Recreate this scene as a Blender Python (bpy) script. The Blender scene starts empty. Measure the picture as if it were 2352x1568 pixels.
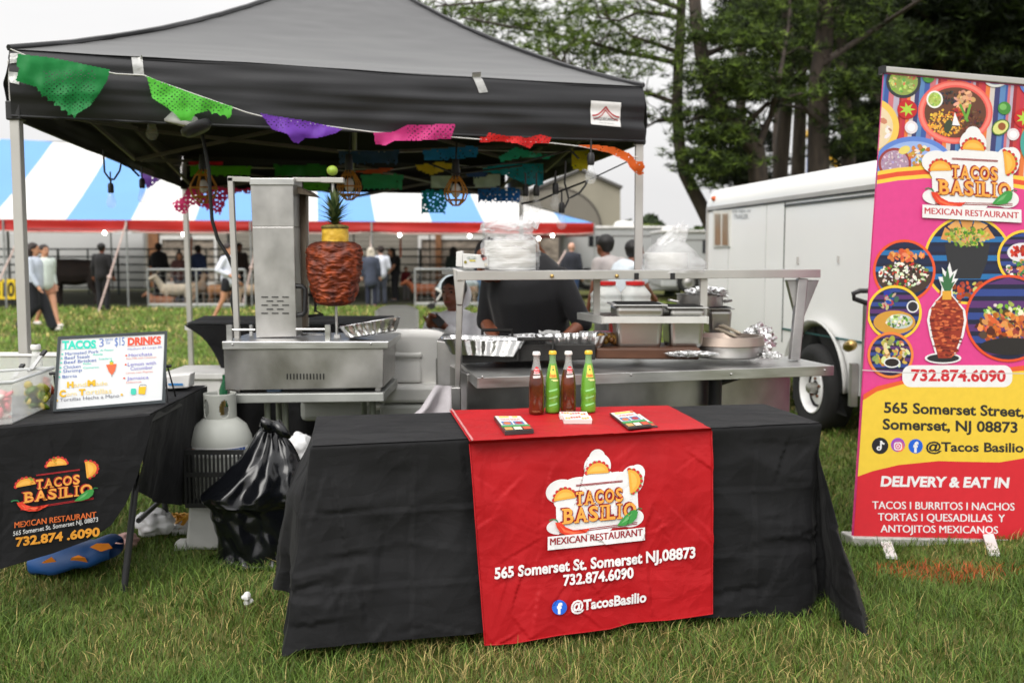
import bpy, bmesh, math, random
import numpy as np
from mathutils import Vector, Matrix, noise, geometry
random.seed(7); RNG = np.random.default_rng(7)
S = bpy.context.scene
COL = S.collection
R = math.radians
# ------------------------------------------------------------------ camera
CW, FX, CX, CY = 2352.0, 2287.0, 1176.0, 784.0      # photograph measured on a 2352 px wide grid, 35 mm lens
HOR, CZ = 585.0, 1.42                                # horizon row and eye height
TH = math.atan((CY - HOR) / FX)
cd = bpy.data.cameras.new('camera'); cam = bpy.data.objects.new('camera', cd); COL.objects.link(cam)
cd.lens = 35.0; cd.sensor_width = 36.0; cd.clip_start = 0.05; cd.clip_end = 2000
cam.location = (0, 0, CZ); cam.rotation_euler = (math.pi/2 - TH, 0, 0)
cd.dof.use_dof = True; cd.dof.focus_distance = 3.6; cd.dof.aperture_fstop = 2.8
S.camera = cam
# ------------------------------------------------------------------ light: bright overcast afternoon
SUN_EL, SUN_ROT = R(44), R(205)
w = bpy.data.worlds.new('World'); S.world = w; w.use_nodes = True
wn, wl = w.node_tree.nodes, w.node_tree.links
wn.clear()
sky = wn.new('ShaderNodeTexSky'); sky.sky_type = 'NISHITA'; sky.sun_disc = False
sky.sun_elevation = SUN_EL; sky.sun_rotation = SUN_ROT; sky.air_density = 1.2; sky.dust_density = 6.0; sky.ozone_density = 1.0
hs = wn.new('ShaderNodeHueSaturation'); hs.inputs['Saturation'].default_value = 0.10
tc = wn.new('ShaderNodeTexCoord'); mp = wn.new('ShaderNodeMapping'); mp.inputs['Scale'].default_value = (1, 1, 3.5)
nz = wn.new('ShaderNodeTexNoise'); nz.inputs['Scale'].default_value = 2.2; nz.inputs['Detail'].default_value = 5
rp = wn.new('ShaderNodeValToRGB'); rp.color_ramp.elements[0].position = .3; rp.color_ramp.elements[1].position = .7
rp.color_ramp.elements[0].color = (7.6, 7.55, 7.6, 1); rp.color_ramp.elements[1].color = (8.6, 8.5, 8.4, 1)
mxw = wn.new('ShaderNodeMix'); mxw.data_type = 'RGBA'; mxw.inputs[0].default_value = .78
bg = wn.new('ShaderNodeBackground'); bg.inputs['Strength'].default_value = 0.112
wo = wn.new('ShaderNodeOutputWorld')
wl.new(tc.outputs['Generated'], mp.inputs[0]); wl.new(mp.outputs[0], nz.inputs[0]); wl.new(nz.outputs[0], rp.inputs[0])
wl.new(sky.outputs[0], hs.inputs['Color']); wl.new(hs.outputs[0], mxw.inputs[6]); wl.new(rp.outputs[0], mxw.inputs[7])
sz = wn.new('ShaderNodeSeparateXYZ'); wl.new(tc.outputs['Generated'], sz.inputs[0])     # overcast sky: brightest overhead
pw = wn.new('ShaderNodeMath'); pw.operation = 'POWER'; pw.inputs[1].default_value = 1.8; pw.use_clamp = True; wl.new(sz.outputs[2], pw.inputs[0])
mr = wn.new('ShaderNodeMapRange'); mr.inputs[3].default_value = 1.04; mr.inputs[4].default_value = 2.5; wl.new(pw.outputs[0], mr.inputs[0])
mv = wn.new('ShaderNodeVectorMath'); mv.operation = 'SCALE'; wl.new(mxw.outputs[2], mv.inputs[0]); wl.new(mr.outputs[0], mv.inputs['Scale'])
wl.new(mv.outputs[0], bg.inputs[0]); wl.new(bg.outputs[0], wo.inputs[0])
sl = bpy.data.lights.new('sun', 'SUN'); sl.energy = 1.5; sl.angle = R(40); sl.color = (1, .96, .9)
so = bpy.data.objects.new('sun', sl); COL.objects.link(so)
so.rotation_euler = (R(46), 0, R(-25))       # high, from behind the camera on the left
S.view_settings.view_transform = 'Standard'; S.view_settings.look = 'None'
S.view_settings.exposure = 0.16; S.view_settings.gamma = 1.0
S.cycles.use_denoising = True
S.cycles.max_bounces = 8; S.cycles.transparent_max_bounces = 16; S.cycles.caustics_reflective = False; S.cycles.caustics_refractive = False
# ------------------------------------------------------------------ helpers
def ray(px, py):
    dx, dy = (px - CX) / FX, (CY - py) / FX
    return Vector((dx, math.cos(TH) + dy*math.sin(TH), -math.sin(TH) + dy*math.cos(TH)))
def at(px, py, Y):                       # point seen at that place of the photo, Y metres ahead
    d = ray(px, py); t = Y / d.y
    return Vector((d.x*t, Y, CZ + d.z*t))
def on(px, py, z=0.0):                   # point seen there at height z
    d = ray(px, py); t = (z - CZ) / d.z
    return Vector((d.x*t, d.y*t, z))
def hit(px, py, p0, n):                  # point seen there on a plane
    d = ray(px, py); o = Vector((0, 0, CZ)); t = (Vector(p0) - o).dot(n) / d.dot(n)
    return o + d*t
def lerp(a, b, t): return a + (b - a)*t
def srgb(r, g, b):
    f = lambda c: (c/255/12.92) if c/255 <= .04045 else ((c/255+.055)/1.055)**2.4
    return (f(r), f(g), f(b))
MATS = {}
def mat(name, col=(.5,.5,.5), rough=.6, metal=0.0, var=.12, scale=6.0, bump=0.0, bscale=40.0, spec=.5, coat=0.0, sheen=0.0,
        trans=0.0, emit=0.0, attr=False, stretch=(1,1,1), col2=None, rvar=.1, thin=0.0, ior=1.45, alpha=1.0, det=4.0, crumple=0.0, cstr=.5):
    if name in MATS: return MATS[name]
    m = bpy.data.materials.new(name); m.use_nodes = True; n, l = m.node_tree.nodes, m.node_tree.links
    b = n['Principled BSDF']; out = n['Material Output']
    t = n.new('ShaderNodeTexCoord'); mp = n.new('ShaderNodeMapping'); mp.inputs['Scale'].default_value = stretch
    l.new(t.outputs['Object'], mp.inputs[0])
    nz = n.new('ShaderNodeTexNoise'); nz.inputs['Scale'].default_value = scale; nz.inputs['Detail'].default_value = det
    l.new(mp.outputs[0], nz.inputs[0])
    rr = n.new('ShaderNodeMapRange'); rr.inputs[1].default_value = .3; rr.inputs[2].default_value = .7
    l.new(nz.outputs[0], rr.inputs[0])
    mx = n.new('ShaderNodeMix'); mx.data_type = 'RGBA'; l.new(rr.outputs[0], mx.inputs[0])
    if attr:
        a = n.new('ShaderNodeAttribute'); a.attribute_name = 'col'
        m1 = n.new('ShaderNodeMix'); m1.data_type = 'RGBA'; m1.blend_type = 'MULTIPLY'; m1.inputs[0].default_value = 1
        l.new(a.outputs['Color'], m1.inputs[6]); l.new(mx.outputs[2], m1.inputs[7])
        mx.inputs[6].default_value = (1-var,)*3 + (1,); mx.inputs[7].default_value = (1,)*3 + (1,)
        l.new(m1.outputs[2], b.inputs['Base Color']); csock = m1.outputs[2]
    else:
        c1 = tuple(c*(1-var) for c in col); c2 = col2 or tuple(min(1, c*(1+var)) for c in col)
        mx.inputs[6].default_value = c1 + (1,); mx.inputs[7].default_value = tuple(c2) + (1,)
        l.new(mx.outputs[2], b.inputs['Base Color']); csock = mx.outputs[2]
    rm = n.new('ShaderNodeMapRange'); rm.inputs[3].default_value = max(.02, rough-rvar*rough); rm.inputs[4].default_value = min(1, rough+rvar*rough)
    l.new(nz.outputs[0], rm.inputs[0]); l.new(rm.outputs[0], b.inputs['Roughness'])
    b.inputs['Metallic'].default_value = metal; b.inputs['Specular IOR Level'].default_value = spec
    b.inputs['Coat Weight'].default_value = coat; b.inputs['Coat Roughness'].default_value = .1
    b.inputs['Sheen Weight'].default_value = sheen; b.inputs['Sheen Roughness'].default_value = .4
    b.inputs['Transmission Weight'].default_value = trans; b.inputs['IOR'].default_value = ior
    b.inputs['Alpha'].default_value = alpha
    if emit:
        l.new(csock, b.inputs['Emission Color']); b.inputs['Emission Strength'].default_value = emit
    if bump:
        n2 = n.new('ShaderNodeTexNoise'); n2.inputs['Scale'].default_value = bscale; n2.inputs['Detail'].default_value = 4
        l.new(mp.outputs[0], n2.inputs[0])
        bp = n.new('ShaderNodeBump'); bp.inputs['Strength'].default_value = bump; bp.inputs['Distance'].default_value = .01
        l.new(n2.outputs[0], bp.inputs['Height']); l.new(bp.outputs[0], b.inputs['Normal'])
    if crumple:                            # packing creases: flat facets meeting in sharp lines
        prev = b.inputs['Normal'].links[0].from_socket if b.inputs['Normal'].links else None; hsum = None
        dn = n.new('ShaderNodeTexNoise'); dn.inputs['Scale'].default_value = crumple*.8; l.new(t.outputs['Object'], dn.inputs[0])
        va = n.new('ShaderNodeVectorMath'); va.operation = 'MULTIPLY_ADD'; va.inputs[1].default_value = (.25,.25,.25); l.new(dn.outputs['Color'], va.inputs[0]); l.new(t.outputs['Object'], va.inputs[2])
        for k, wt in ((1.0, 1.0), (2.4, .45), (5.5, .16)):
            vo = n.new('ShaderNodeTexVoronoi'); vo.feature = 'F1'; vo.distance = 'MANHATTAN'; vo.inputs['Scale'].default_value = crumple*k; l.new(va.outputs[0], vo.inputs[0])
            mm = n.new('ShaderNodeMath'); mm.operation = 'MULTIPLY_ADD'; mm.inputs[1].default_value = wt; l.new(vo.outputs['Distance'], mm.inputs[0])
            if hsum is not None: l.new(hsum, mm.inputs[2])
            else: mm.inputs[2].default_value = 0
            hsum = mm.outputs[0]
        b3 = n.new('ShaderNodeBump'); b3.inputs['Strength'].default_value = cstr; b3.inputs['Distance'].default_value = .05; l.new(hsum, b3.inputs['Height'])
        if prev is not None: l.new(prev, b3.inputs['Normal'])
        l.new(b3.outputs[0], b.inputs['Normal'])
    if thin:                               # light shining through cloth or paper
        tr = n.new('ShaderNodeBsdfTranslucent'); l.new(csock, tr.inputs[0])
        ms = n.new('ShaderNodeMixShader'); ms.inputs[0].default_value = thin
        l.new(b.outputs[0], ms.inputs[1]); l.new(tr.outputs[0], ms.inputs[2]); l.new(ms.outputs[0], out.inputs[0])
    MATS[name] = m
    return m
class MB:                                  # collects shapes, builds ONE mesh object
    def __init__(s): s.v, s.f, s.c, s.m = [], [], [], []
    def add(s, vs, fs, col=None, mi=0):
        o = len(s.v); s.v += [tuple(p) for p in vs]
        for f in fs: s.f.append([i+o for i in f]); s.c.append(col); s.m.append(mi)
    def box(s, c, d, M=None, col=None, mi=0, taper=1.0):
        x, y, z = d[0]/2, d[1]/2, d[2]/2; c = Vector(c); t = taper
        vs = [Vector(p) for p in ((-x,-y,-z),(x,-y,-z),(x,y,-z),(-x,y,-z),(-x*t,-y*t,z),(x*t,-y*t,z),(x*t,y*t,z),(-x*t,y*t,z))]
        if M is not None: vs = [M @ p for p in vs]
        s.add([p + c for p in vs], [(3,2,1,0),(4,5,6,7),(0,1,5,4),(1,2,6,5),(2,3,7,6),(3,0,4,7)], col, mi)
    def hexa(s, b, t, col=None, mi=0):     # bottom and top quads
        s.add(list(b)+list(t), [(3,2,1,0),(4,5,6,7),(0,1,5,4),(1,2,6,5),(2,3,7,6),(3,0,4,7)], col, mi)
    def front(s, x0, y0, x1, y1, Y, d, col=None, mi=0):   # axis-aligned box whose front face fills that rectangle at Y
        a, b = at(x0, y0, Y), at(x1, y1, Y)
        s.box(((a.x+b.x)/2, Y+d/2, (a.z+b.z)/2), (abs(b.x-a.x), d, abs(a.z-b.z)), None, col, mi)
    def tube(s, pts, r, n=8, col=None, mi=0, cap=True):
        pts = [Vector(p) for p in pts]; k = len(pts); rs = r if isinstance(r, (list, tuple)) else [r]*k
        vs = []; up = None
        for i, p in enumerate(pts):
            d = (pts[min(i+1,k-1)] - pts[max(i-1,0)])
            d = d.normalized() if d.length > 1e-9 else Vector((0,0,1))
            if up is None: up = d.orthogonal().normalized()
            up = (up - d*up.dot(d)); up = up.normalized() if up.length > 1e-6 else d.orthogonal().normalized()
            q = d.cross(up)
            for j in range(n):
                a = 2*math.pi*j/n; vs.append(p + (up*math.cos(a) + q*math.sin(a))*rs[i])
        fs = [(i*n+j, i*n+(j+1)%n, (i+1)*n+(j+1)%n, (i+1)*n+j) for i in range(k-1) for j in range(n)]
        if cap: fs += [tuple(reversed(range(n))), tuple((k-1)*n+j for j in range(n))]
        s.add(vs, fs, col, mi)
    def bar(s, a, b, w, h, col=None, mi=0):   # square bar from a to b
        a, b = Vector(a), Vector(b); d = (b-a); L = d.length; d.normalize()
        up = Vector((0,0,1)) if abs(d.z) < .95 else Vector((0,1,0))
        x = d.cross(up).normalized(); z = x.cross(d)
        s.box((a+b)/2, (w, L, h), Matrix((x, d, z)).transposed(), col, mi)
    def lathe(s, prof, c=(0,0,0), n=24, M=None, col=None, mi=0, sx=1.0, sy=1.0):
        c = Vector(c); vs = []; k = len(prof)
        for r, z in prof:
            for j in range(n):
                a = 2*math.pi*j/n; p = Vector((r*math.cos(a)*sx, r*math.sin(a)*sy, z))
                vs.append((M @ p if M is not None else p) + c)
        fs = [(i*n+j, i*n+(j+1)%n, (i+1)*n+(j+1)%n, (i+1)*n+j) for i in range(k-1) for j in range(n)]
        if prof[0][0] > 1e-6: fs.append(tuple(reversed(range(n))))
        if prof[-1][0] > 1e-6: fs.append(tuple((k-1)*n+j for j in range(n)))
        s.add(vs, fs, col, mi)
    def ball(s, c, r, n=12, k=8, col=None, mi=0, M=None):
        r = r if isinstance(r, (tuple, list)) else (r, r, r)
        vs, fs = [], []
        for i in range(k+1):
            t = math.pi*i/k
            for j in range(n):
                a = 2*math.pi*j/n; p = Vector((math.sin(t)*math.cos(a)*r[0], math.sin(t)*math.sin(a)*r[1], -math.cos(t)*r[2]))
                vs.append((M @ p if M is not None else p) + Vector(c))
        for i in range(k):
            for j in range(n): fs.append((i*n+j, i*n+(j+1)%n, (i+1)*n+(j+1)%n, (i+1)*n+j))
        s.add(vs, fs, col, mi)
    def grid(s, fn, nu, nv, col=None, mi=0, keep=None):   # fn(u,v) on 0..1
        vs = [fn(i/nu, j/nv) for j in range(nv+1) for i in range(nu+1)]
        fs = [(j*(nu+1)+i, j*(nu+1)+i+1, (j+1)*(nu+1)+i+1, (j+1)*(nu+1)+i) for j in range(nv) for i in range(nu)
              if keep is None or keep((i+.5)/nu, (j+.5)/nv)]
        s.add(vs, fs, col, mi)
    def prism(s, pts, d, col=None, mi=0):   # polygon in space pushed along d
        n = len(pts); d = Vector(d); a = [Vector(p) for p in pts]
        s.add(a + [p+d for p in a], [tuple(range(n)), tuple(reversed(range(n, 2*n)))] + [((i+1)%n, i, n+i, n+(i+1)%n) for i in range(n)], col, mi)
    def build(s, name, mats, parent=None, smooth=None, bevel=0, solid=0, sub=0, label=None, seg=2):
        me = bpy.data.meshes.new(name); v = s.v; base = Vector((0,0,0))
        if parent is None and v:
            a = np.array(v); base = Vector(((a[:,0].min()+a[:,0].max())/2, (a[:,1].min()+a[:,1].max())/2, a[:,2].min()))
            v = (a - np.array(base)).tolist()
        me.from_pydata(v, [], s.f)
        for m in (mats if isinstance(mats, (list, tuple)) else [mats]): me.materials.append(m)
        if any(s.m): me.polygons.foreach_set('material_index', s.m)
        if any(c is not None for c in s.c):
            at_ = me.color_attributes.new('col', 'FLOAT_COLOR', 'CORNER')
            cc = []
            for f, c in zip(s.f, s.c): cc += list((c or (.5,.5,.5))[:3] + (1.0,))*len(f)
            at_.data.foreach_set('color', cc)
        if smooth is not None:
            me.polygons.foreach_set('use_smooth', [True]*len(me.polygons))
            if smooth < 180: me.set_sharp_from_angle(angle=R(smooth))
        me.validate(); me.update()
        o = bpy.data.objects.new(name, me); COL.objects.link(o)
        if parent is not None:
            o.parent = parent; o.matrix_parent_inverse = Matrix.Translation(parent.location).inverted()
        else: o.location = base
        if solid:
            q = o.modifiers.new('solid', 'SOLIDIFY'); q.thickness = solid; q.offset = 0
        if bevel:
            q = o.modifiers.new('bevel', 'BEVEL'); q.width = bevel; q.segments = seg; q.limit_method = 'ANGLE'; q.angle_limit = R(40)
        if sub:
            q = o.modifiers.new('sub', 'SUBSURF'); q.levels = q.render_levels = sub
        if label: o['label'] = label
        return o
def tag(o, label=None, cat=None, group=None, kind=None):
    if label: o['label'] = label
    if cat: o['category'] = cat
    if group: o['group'] = group
    if kind: o['kind'] = kind
    return o
def thing(name, label, cat, loc=(0,0,0), group=None):
    o = bpy.data.objects.new(name, None); COL.objects.link(o); o.location = loc; o.empty_display_size = .1
    return tag(o, label, cat, group)
def dup(root, loc, rz=None, label=None, sc=None):
    r = root.copy(); COL.objects.link(r); r.location = loc
    if rz is not None: r.rotation_euler = (0, 0, rz)
    if sc: r.scale = (sc,)*3
    if label: r['label'] = label
    for ch in list(root.children):
        c = ch.copy(); COL.objects.link(c); c.parent = r
        for g in ch.children:
            d = g.copy(); COL.objects.link(d); d.parent = c
    return r
def nz3(p, s=1.0): return noise.noise(Vector(p)*s)
# --- flat printed artwork: polygons and letters laid on a surface
_tc = {}
def glyphs(s, bold=0.0, space=1.0):
    k = (s, bold, space)
    if k not in _tc:
        cu = bpy.data.curves.new('t', 'FONT'); cu.body = s; cu.offset = bold; cu.resolution_u = 3; cu.space_character = space
        o = bpy.data.objects.new('t', cu); COL.objects.link(o); dg = bpy.context.evaluated_depsgraph_get(); dg.update()
        me = o.evaluated_get(dg).to_mesh(); me.calc_loop_triangles()
        v = np.array([p.co[:2] for p in me.vertices]).reshape(-1, 2); t = [tuple(x.vertices) for x in me.loop_triangles]
        o.evaluated_get(dg).to_mesh_clear(); bpy.data.objects.remove(o); bpy.data.curves.remove(cu)
        _tc[k] = (v, t)
    return _tc[k]
class Art:
    def __init__(s, fn, step=.0004, cell=40.0): s.fn, s.mb, s.lay, s.step, s.cell = fn, MB(), 1.0, step, cell
    def tris(s, v, t, col):
        cell2 = s.cell**2; vs = [tuple(p) for p in v]; st = [tuple(x) for x in t]; out = []
        mid = {}
        while st:
            a, b, c = st.pop()
            L = [(sum((vs[p][i]-vs[q][i])**2 for i in (0,1)), p, q, r) for p, q, r in ((a,b,c),(b,c,a),(c,a,b))]
            m, p, q, r = max(L)
            if m <= cell2: out.append((a,b,c)); continue
            k = (min(p,q), max(p,q))
            if k not in mid: mid[k] = len(vs); vs.append(((vs[p][0]+vs[q][0])/2, (vs[p][1]+vs[q][1])/2))
            st += [(p, mid[k], r), (mid[k], q, r)]
        s.mb.add([s.fn(x, y, s.lay*s.step) for x, y in vs], out, tuple(col)[:3])
    clip = None
    def poly(s, pts, col, inc=.12):
        pts = [tuple(p) for p in pts]
        if s.clip:                          # keep the print on its sheet
            K = s.clip
            for i in range(len(K)):
                (ax, ay), (bx, by) = K[i], K[(i+1) % len(K)]; sd = lambda p: (bx-ax)*(p[1]-ay) - (by-ay)*(p[0]-ax); out = []
                for j in range(len(pts)):
                    p, q = pts[j], pts[(j+1) % len(pts)]; a, b = sd(p), sd(q)
                    if a >= 0: out.append(p)
                    if (a > 0) != (b > 0) and a != b: t = a/(a-b); out.append((p[0]+(q[0]-p[0])*t, p[1]+(q[1]-p[1])*t))
                pts = out
                if len(pts) < 3: return
        t = geometry.tessellate_polygon([[Vector((x, y, 0)) for x, y in pts]])
        s.tris(pts, t, col); s.lay += inc
    def disc(s, x, y, rx, ry=None, col=(1,1,1), n=28, rot=0, a0=0, a1=360, inc=.12):
        ry = ry or rx; c, q = math.cos(rot), math.sin(rot); pts = []
        for i in range(n + (1 if a1-a0 < 360 else 0)):
            a = R(a0 + (a1-a0)*i/n); u, v = rx*math.cos(a), ry*math.sin(a); pts.append((x+u*c-v*q, y+u*q+v*c))
        s.poly(pts, col, inc)
    def rect(s, x0, y0, x1, y1, col, inc=.12, r=0):
        if r:
            pts = []
            for cx, cy, a in ((x1-r,y1-r,0),(x0+r,y1-r,90),(x0+r,y0+r,180),(x1-r,y0+r,270)):
                pts += [(cx+r*math.cos(R(a+15*i)), cy+r*math.sin(R(a+15*i))) for i in range(7)]
            s.poly(pts, col, inc)
        else: s.poly([(x0,y0),(x1,y0),(x1,y1),(x0,y1)], col, inc)
    def line(s, pts, w, col, inc=.12):
        L, Rr = [], []
        for i, p in enumerate(pts):
            a, b = pts[max(i-1,0)], pts[min(i+1,len(pts)-1)]; dx, dy = b[0]-a[0], b[1]-a[1]; h = math.hypot(dx, dy) or 1
            L.append((p[0]-dy/h*w/2, p[1]+dx/h*w/2)); Rr.append((p[0]+dy/h*w/2, p[1]-dx/h*w/2))
        for i in range(len(pts)-1): s.tris([L[i], L[i+1], Rr[i+1], Rr[i]], [(0,1,2),(0,2,3)], col)
        s.lay += inc
    def text(s, t, x0, x1, ytop, ybase, col, bold=0.0, shear=0.0, slope=0.0, space=1.0, inc=.12):
        v, f = glyphs(t, bold, space)
        if not len(f): return
        a, b = v.min(0), v.max(0); cap = glyphs('H', bold)[0]; ch = cap[:,1].max() - 0.0
        sx = (x1-x0)/max(1e-6, b[0]-a[0]); sy = (ybase-ytop)/ch
        X = x0 + (v[:,0]-a[0])*sx + v[:,1]*sy*shear; Y = ybase - v[:,1]*sy + slope*(X-x0)
        s.tris(np.stack([X, Y], 1), f, col); s.lay += inc
    def build(s, name, m, parent, **k): return s.mb.build(name, m, parent, **k)
# --- soft bodies: tapered limbs fused into one continuous skin
def caps(mb, a, ra, b, rb, n=10):
    a, b = Vector(a), Vector(b); d = b - a
    if d.length < 1e-5: mb.ball(a, max(ra, rb), n, 6); return
    pts, rs = [], []; u = d.normalized()
    for t in (-1, -.8, -.45): pts.append(a + u*ra*t); rs.append(ra*math.sqrt(max(.0004, 1-t*t)))
    pts += [a, b]; rs += [ra, rb]
    for t in (.45, .8, 1): pts.append(b + u*rb*t); rs.append(rb*math.sqrt(max(.0004, 1-t*t)))
    mb.tube(pts, rs, n)
def fuse(mb, name, m, parent, vox=.018, sm=4, label=None):
    o = mb.build('tmp', m); loc = o.location.copy()
    q = o.modifiers.new('r', 'REMESH'); q.mode = 'VOXEL'; q.voxel_size = vox; q.use_smooth_shade = True
    q = o.modifiers.new('s', 'SMOOTH'); q.iterations = sm; q.factor = .5
    dg = bpy.context.evaluated_depsgraph_get(); dg.update()
    me = bpy.data.meshes.new_from_object(o.evaluated_get(dg)); me.name = name
    bpy.data.objects.remove(o)
    me.polygons.foreach_set('use_smooth', [True]*len(me.polygons))
    r = bpy.data.objects.new(name, me); COL.objects.link(r); me.materials.clear(); me.materials.append(m)
    if parent is None: r.location = loc
    else:
        me.transform(Matrix.Translation(loc)); r.parent = parent; r.matrix_parent_inverse = Matrix.Translation(parent.location).inverted()
    if label: r['label'] = label
    return r
# ------------------------------------------------------------------ shared materials
PRINT = mat('printed_colour', attr=True, rough=.55, var=.06, scale=30)
PRINTC = mat('printed_cloth', attr=True, rough=.8, var=.10, scale=60, spec=.25)
STEEL = mat('brushed_stainless', (.52,.52,.51), .38, 1.0, var=.18, scale=5, stretch=(1,1,6), bump=.04, bscale=120, rvar=.35)
STEELD = mat('worn_stainless', (.42,.41,.40), .40, 1.0, var=.36, scale=4, bump=.10, bscale=14, rvar=.55, stretch=(1,1,.7), det=7)
ALU = mat('aluminium_pole', (.50,.485,.46), .45, .55, var=.08, scale=3)
GALV = mat('galvanised_tube', (.36,.37,.37), .5, .7, var=.15, scale=9)
BLACKP = mat('black_plastic', (.015,.015,.016), .42, var=.2, scale=12)
BLACKM = mat('black_iron', (.022,.021,.020), .55, .3, var=.35, scale=9, bump=.1)
WHITEP = mat('white_plastic', (.74,.73,.70), .45, var=.06, scale=4)
FOIL = mat('crinkled_foil', (.80,.80,.80), .28, 1.0, var=.08, scale=12, bump=.5, bscale=28)
# ------------------------------------------------------------------ ground and grass
GROUND = mat('turf', (.095,.115,.03), .95, var=.3, scale=1.4, col2=(.15,.145,.05), bump=.5, bscale=9, spec=.1, det=8)
g = MB()
xs = [-700,-120,-40,-14,-6,0,6,14,40,120,700]; ys = [-60,0,4,8,14,24,40,80,200,900]
vs = [(x, y, 0) for y in ys for x in xs]; n = len(xs)
g.add(vs, [(j*n+i, j*n+i+1, (j+1)*n+i+1, (j+1)*n+i) for j in range(len(ys)-1) for i in range(n-1)])
tag(g.build('ground', GROUND), kind='structure')
def blades():
    V, C = [], []
    def patch(y0, y1, halfw, dens, hmin, hmax, wd):
        a0 = halfw[0]; N = int(dens*(y1-y0)*(halfw[0]+halfw[1]))
        y = RNG.uniform(y0, y1, N); hw = a0 + (halfw[1]-a0)*(y-y0)/(y1-y0); x = RNG.uniform(-1, 1, N)*hw
        # clump field
        cl = np.sin(x*5.1+np.sin(y*3.3)*1.7)+np.sin(y*6.3+np.sin(x*4.1)*2)+np.sin(x*13.+y*9.)*.7
        dry = np.sin(x*1.9+1.3)+np.sin(y*2.3+x*.7)+np.sin(x*4.7-y*3.1)*.8
        h = RNG.uniform(hmin, hmax, N)*(1+.22*cl); ang = RNG.uniform(0, 2*np.pi, N); lean = RNG.uniform(.3, 1.5, N)*h
        tall = RNG.random(N) < .006; h[tall] *= 1.8
        dx, dy = np.cos(ang)*lean, np.sin(ang)*lean; fa = ang + np.pi/2 + RNG.normal(0, .6, N)
        wx, wy = np.cos(fa)*wd*RNG.uniform(.6, 1.3, N), np.sin(fa)*wd*RNG.uniform(.6, 1.3, N)
        z0 = np.full(N, -.005)
        b0 = np.stack([x-wx, y-wy, z0], 1); b1 = np.stack([x+wx, y+wy, z0], 1)
        m0 = np.stack([x+dx*.35-wx*.8, y+dy*.35-wy*.8, h*.62], 1); m1 = np.stack([x+dx*.35+wx*.8, y+dy*.35+wy*.8, h*.62], 1)
        t = np.stack([x+dx, y+dy, h*.93], 1)
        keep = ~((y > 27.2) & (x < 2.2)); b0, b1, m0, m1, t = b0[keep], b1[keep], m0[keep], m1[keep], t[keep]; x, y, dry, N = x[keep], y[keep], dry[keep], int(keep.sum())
        V.append(np.stack([b0, b1, m1, m0, t], 1).reshape(-1, 3))
        k = RNG.random(N); p = np.clip(.13+.11*dry, .02, .42)
        c = np.where((k < p)[:, None], np.array([[.40,.30,.13]]), np.where((k < .62)[:, None], np.array([[.080,.138,.022]]), np.array([[.140,.195,.040]])))
        c = c*RNG.uniform(.45, 1.5, N)[:, None]
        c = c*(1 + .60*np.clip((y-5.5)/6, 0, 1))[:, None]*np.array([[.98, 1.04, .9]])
        o = on(2165, 1318); dd = ((x-o.x)/.34)**2 + ((y-o.y)/.16)**2
        red = (dd < 1) & (RNG.random(N) < .62*(1-dd*.7)); c[red] = np.array([.50,.105,.03])*RNG.uniform(.6, 1.2, red.sum())[:, None]
        C.append(np.repeat(c, 5, 0))
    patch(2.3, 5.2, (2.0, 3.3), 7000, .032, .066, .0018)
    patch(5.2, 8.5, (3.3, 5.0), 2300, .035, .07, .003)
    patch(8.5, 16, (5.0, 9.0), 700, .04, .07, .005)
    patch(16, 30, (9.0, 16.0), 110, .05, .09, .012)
    V = np.concatenate(V).astype(np.float32); C = np.concatenate(C).astype(np.float32); nb = len(V)//5
    me = bpy.data.meshes.new('grass'); me.vertices.add(len(V)); me.vertices.foreach_set('co', V.ravel())
    idx = (np.arange(nb)[:, None]*5 + np.array([[0,1,2,3, 3,2,4]])).ravel()
    ls = (np.arange(nb)[:, None]*7 + np.array([[0, 4]])).ravel(); lt = np.tile([4, 3], nb)
    me.loops.add(len(idx)); me.loops.foreach_set('vertex_index', idx.astype(np.int32))
    me.polygons.add(len(ls)); me.polygons.foreach_set('loop_start', ls.astype(np.int32)); me.polygons.foreach_set('loop_total', lt.astype(np.int32))
    me.update(calc_edges=True)
    a = me.color_attributes.new('col', 'FLOAT_COLOR', 'POINT'); a.data.foreach_set('color', np.concatenate([C, np.ones((len(C),1), np.float32)], 1).ravel())
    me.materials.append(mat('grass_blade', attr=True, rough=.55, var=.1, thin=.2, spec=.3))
    o = bpy.data.objects.new('grass', me); COL.objects.link(o)
    tag(o, 'green and straw coloured mown grass covering the field', 'grass', kind='stuff')
blades()
# ------------------------------------------------------------------ far background
# --- barn behind the big tent: tan siding, stone bays behind white frames, gable with an arch
SIDING = mat('tan_siding', (.25,.23,.195), .7, var=.08, scale=.6)
TAN = mat('tan_stucco', (.28,.258,.205), .8, var=.1, scale=.8)
STONE = mat('fieldstone', (.22,.185,.15), .9, var=.55, scale=3.2, bump=.5, bscale=6, stretch=(1,1,2.2))
WTRIM = mat('white_trim', (.58,.57,.55), .6, var=.05)
WOODP = mat('brown_timber', (.19,.085,.035), .7, var=.3, scale=3, stretch=(6,6,1))
barn = thing('barn', 'tan barn with lapped siding, stone bays and an arched gable end beyond the striped tent', 'barn', at(900, 660, 46))
b = MB(); b.front(300, 430, 1215, 690, 44, .3)
a0, a1 = at(300, 0, 44).x, at(1215, 0, 44).x; z = .1
while z < 4.2: b.box(((a0+a1)/2, 43.985, z), (a1-a0, .05, .17), Matrix.Rotation(R(7), 3, 'X')); z += .2
b.build('wall', SIDING, barn)
for x0, x1 in ((372, 492), (965, 1110), (1120, 1300)):
    b = MB(); b.front(x0, 548, x1, 655, 43.9, .06); b.build('stone_panel', STONE, barn)
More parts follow.
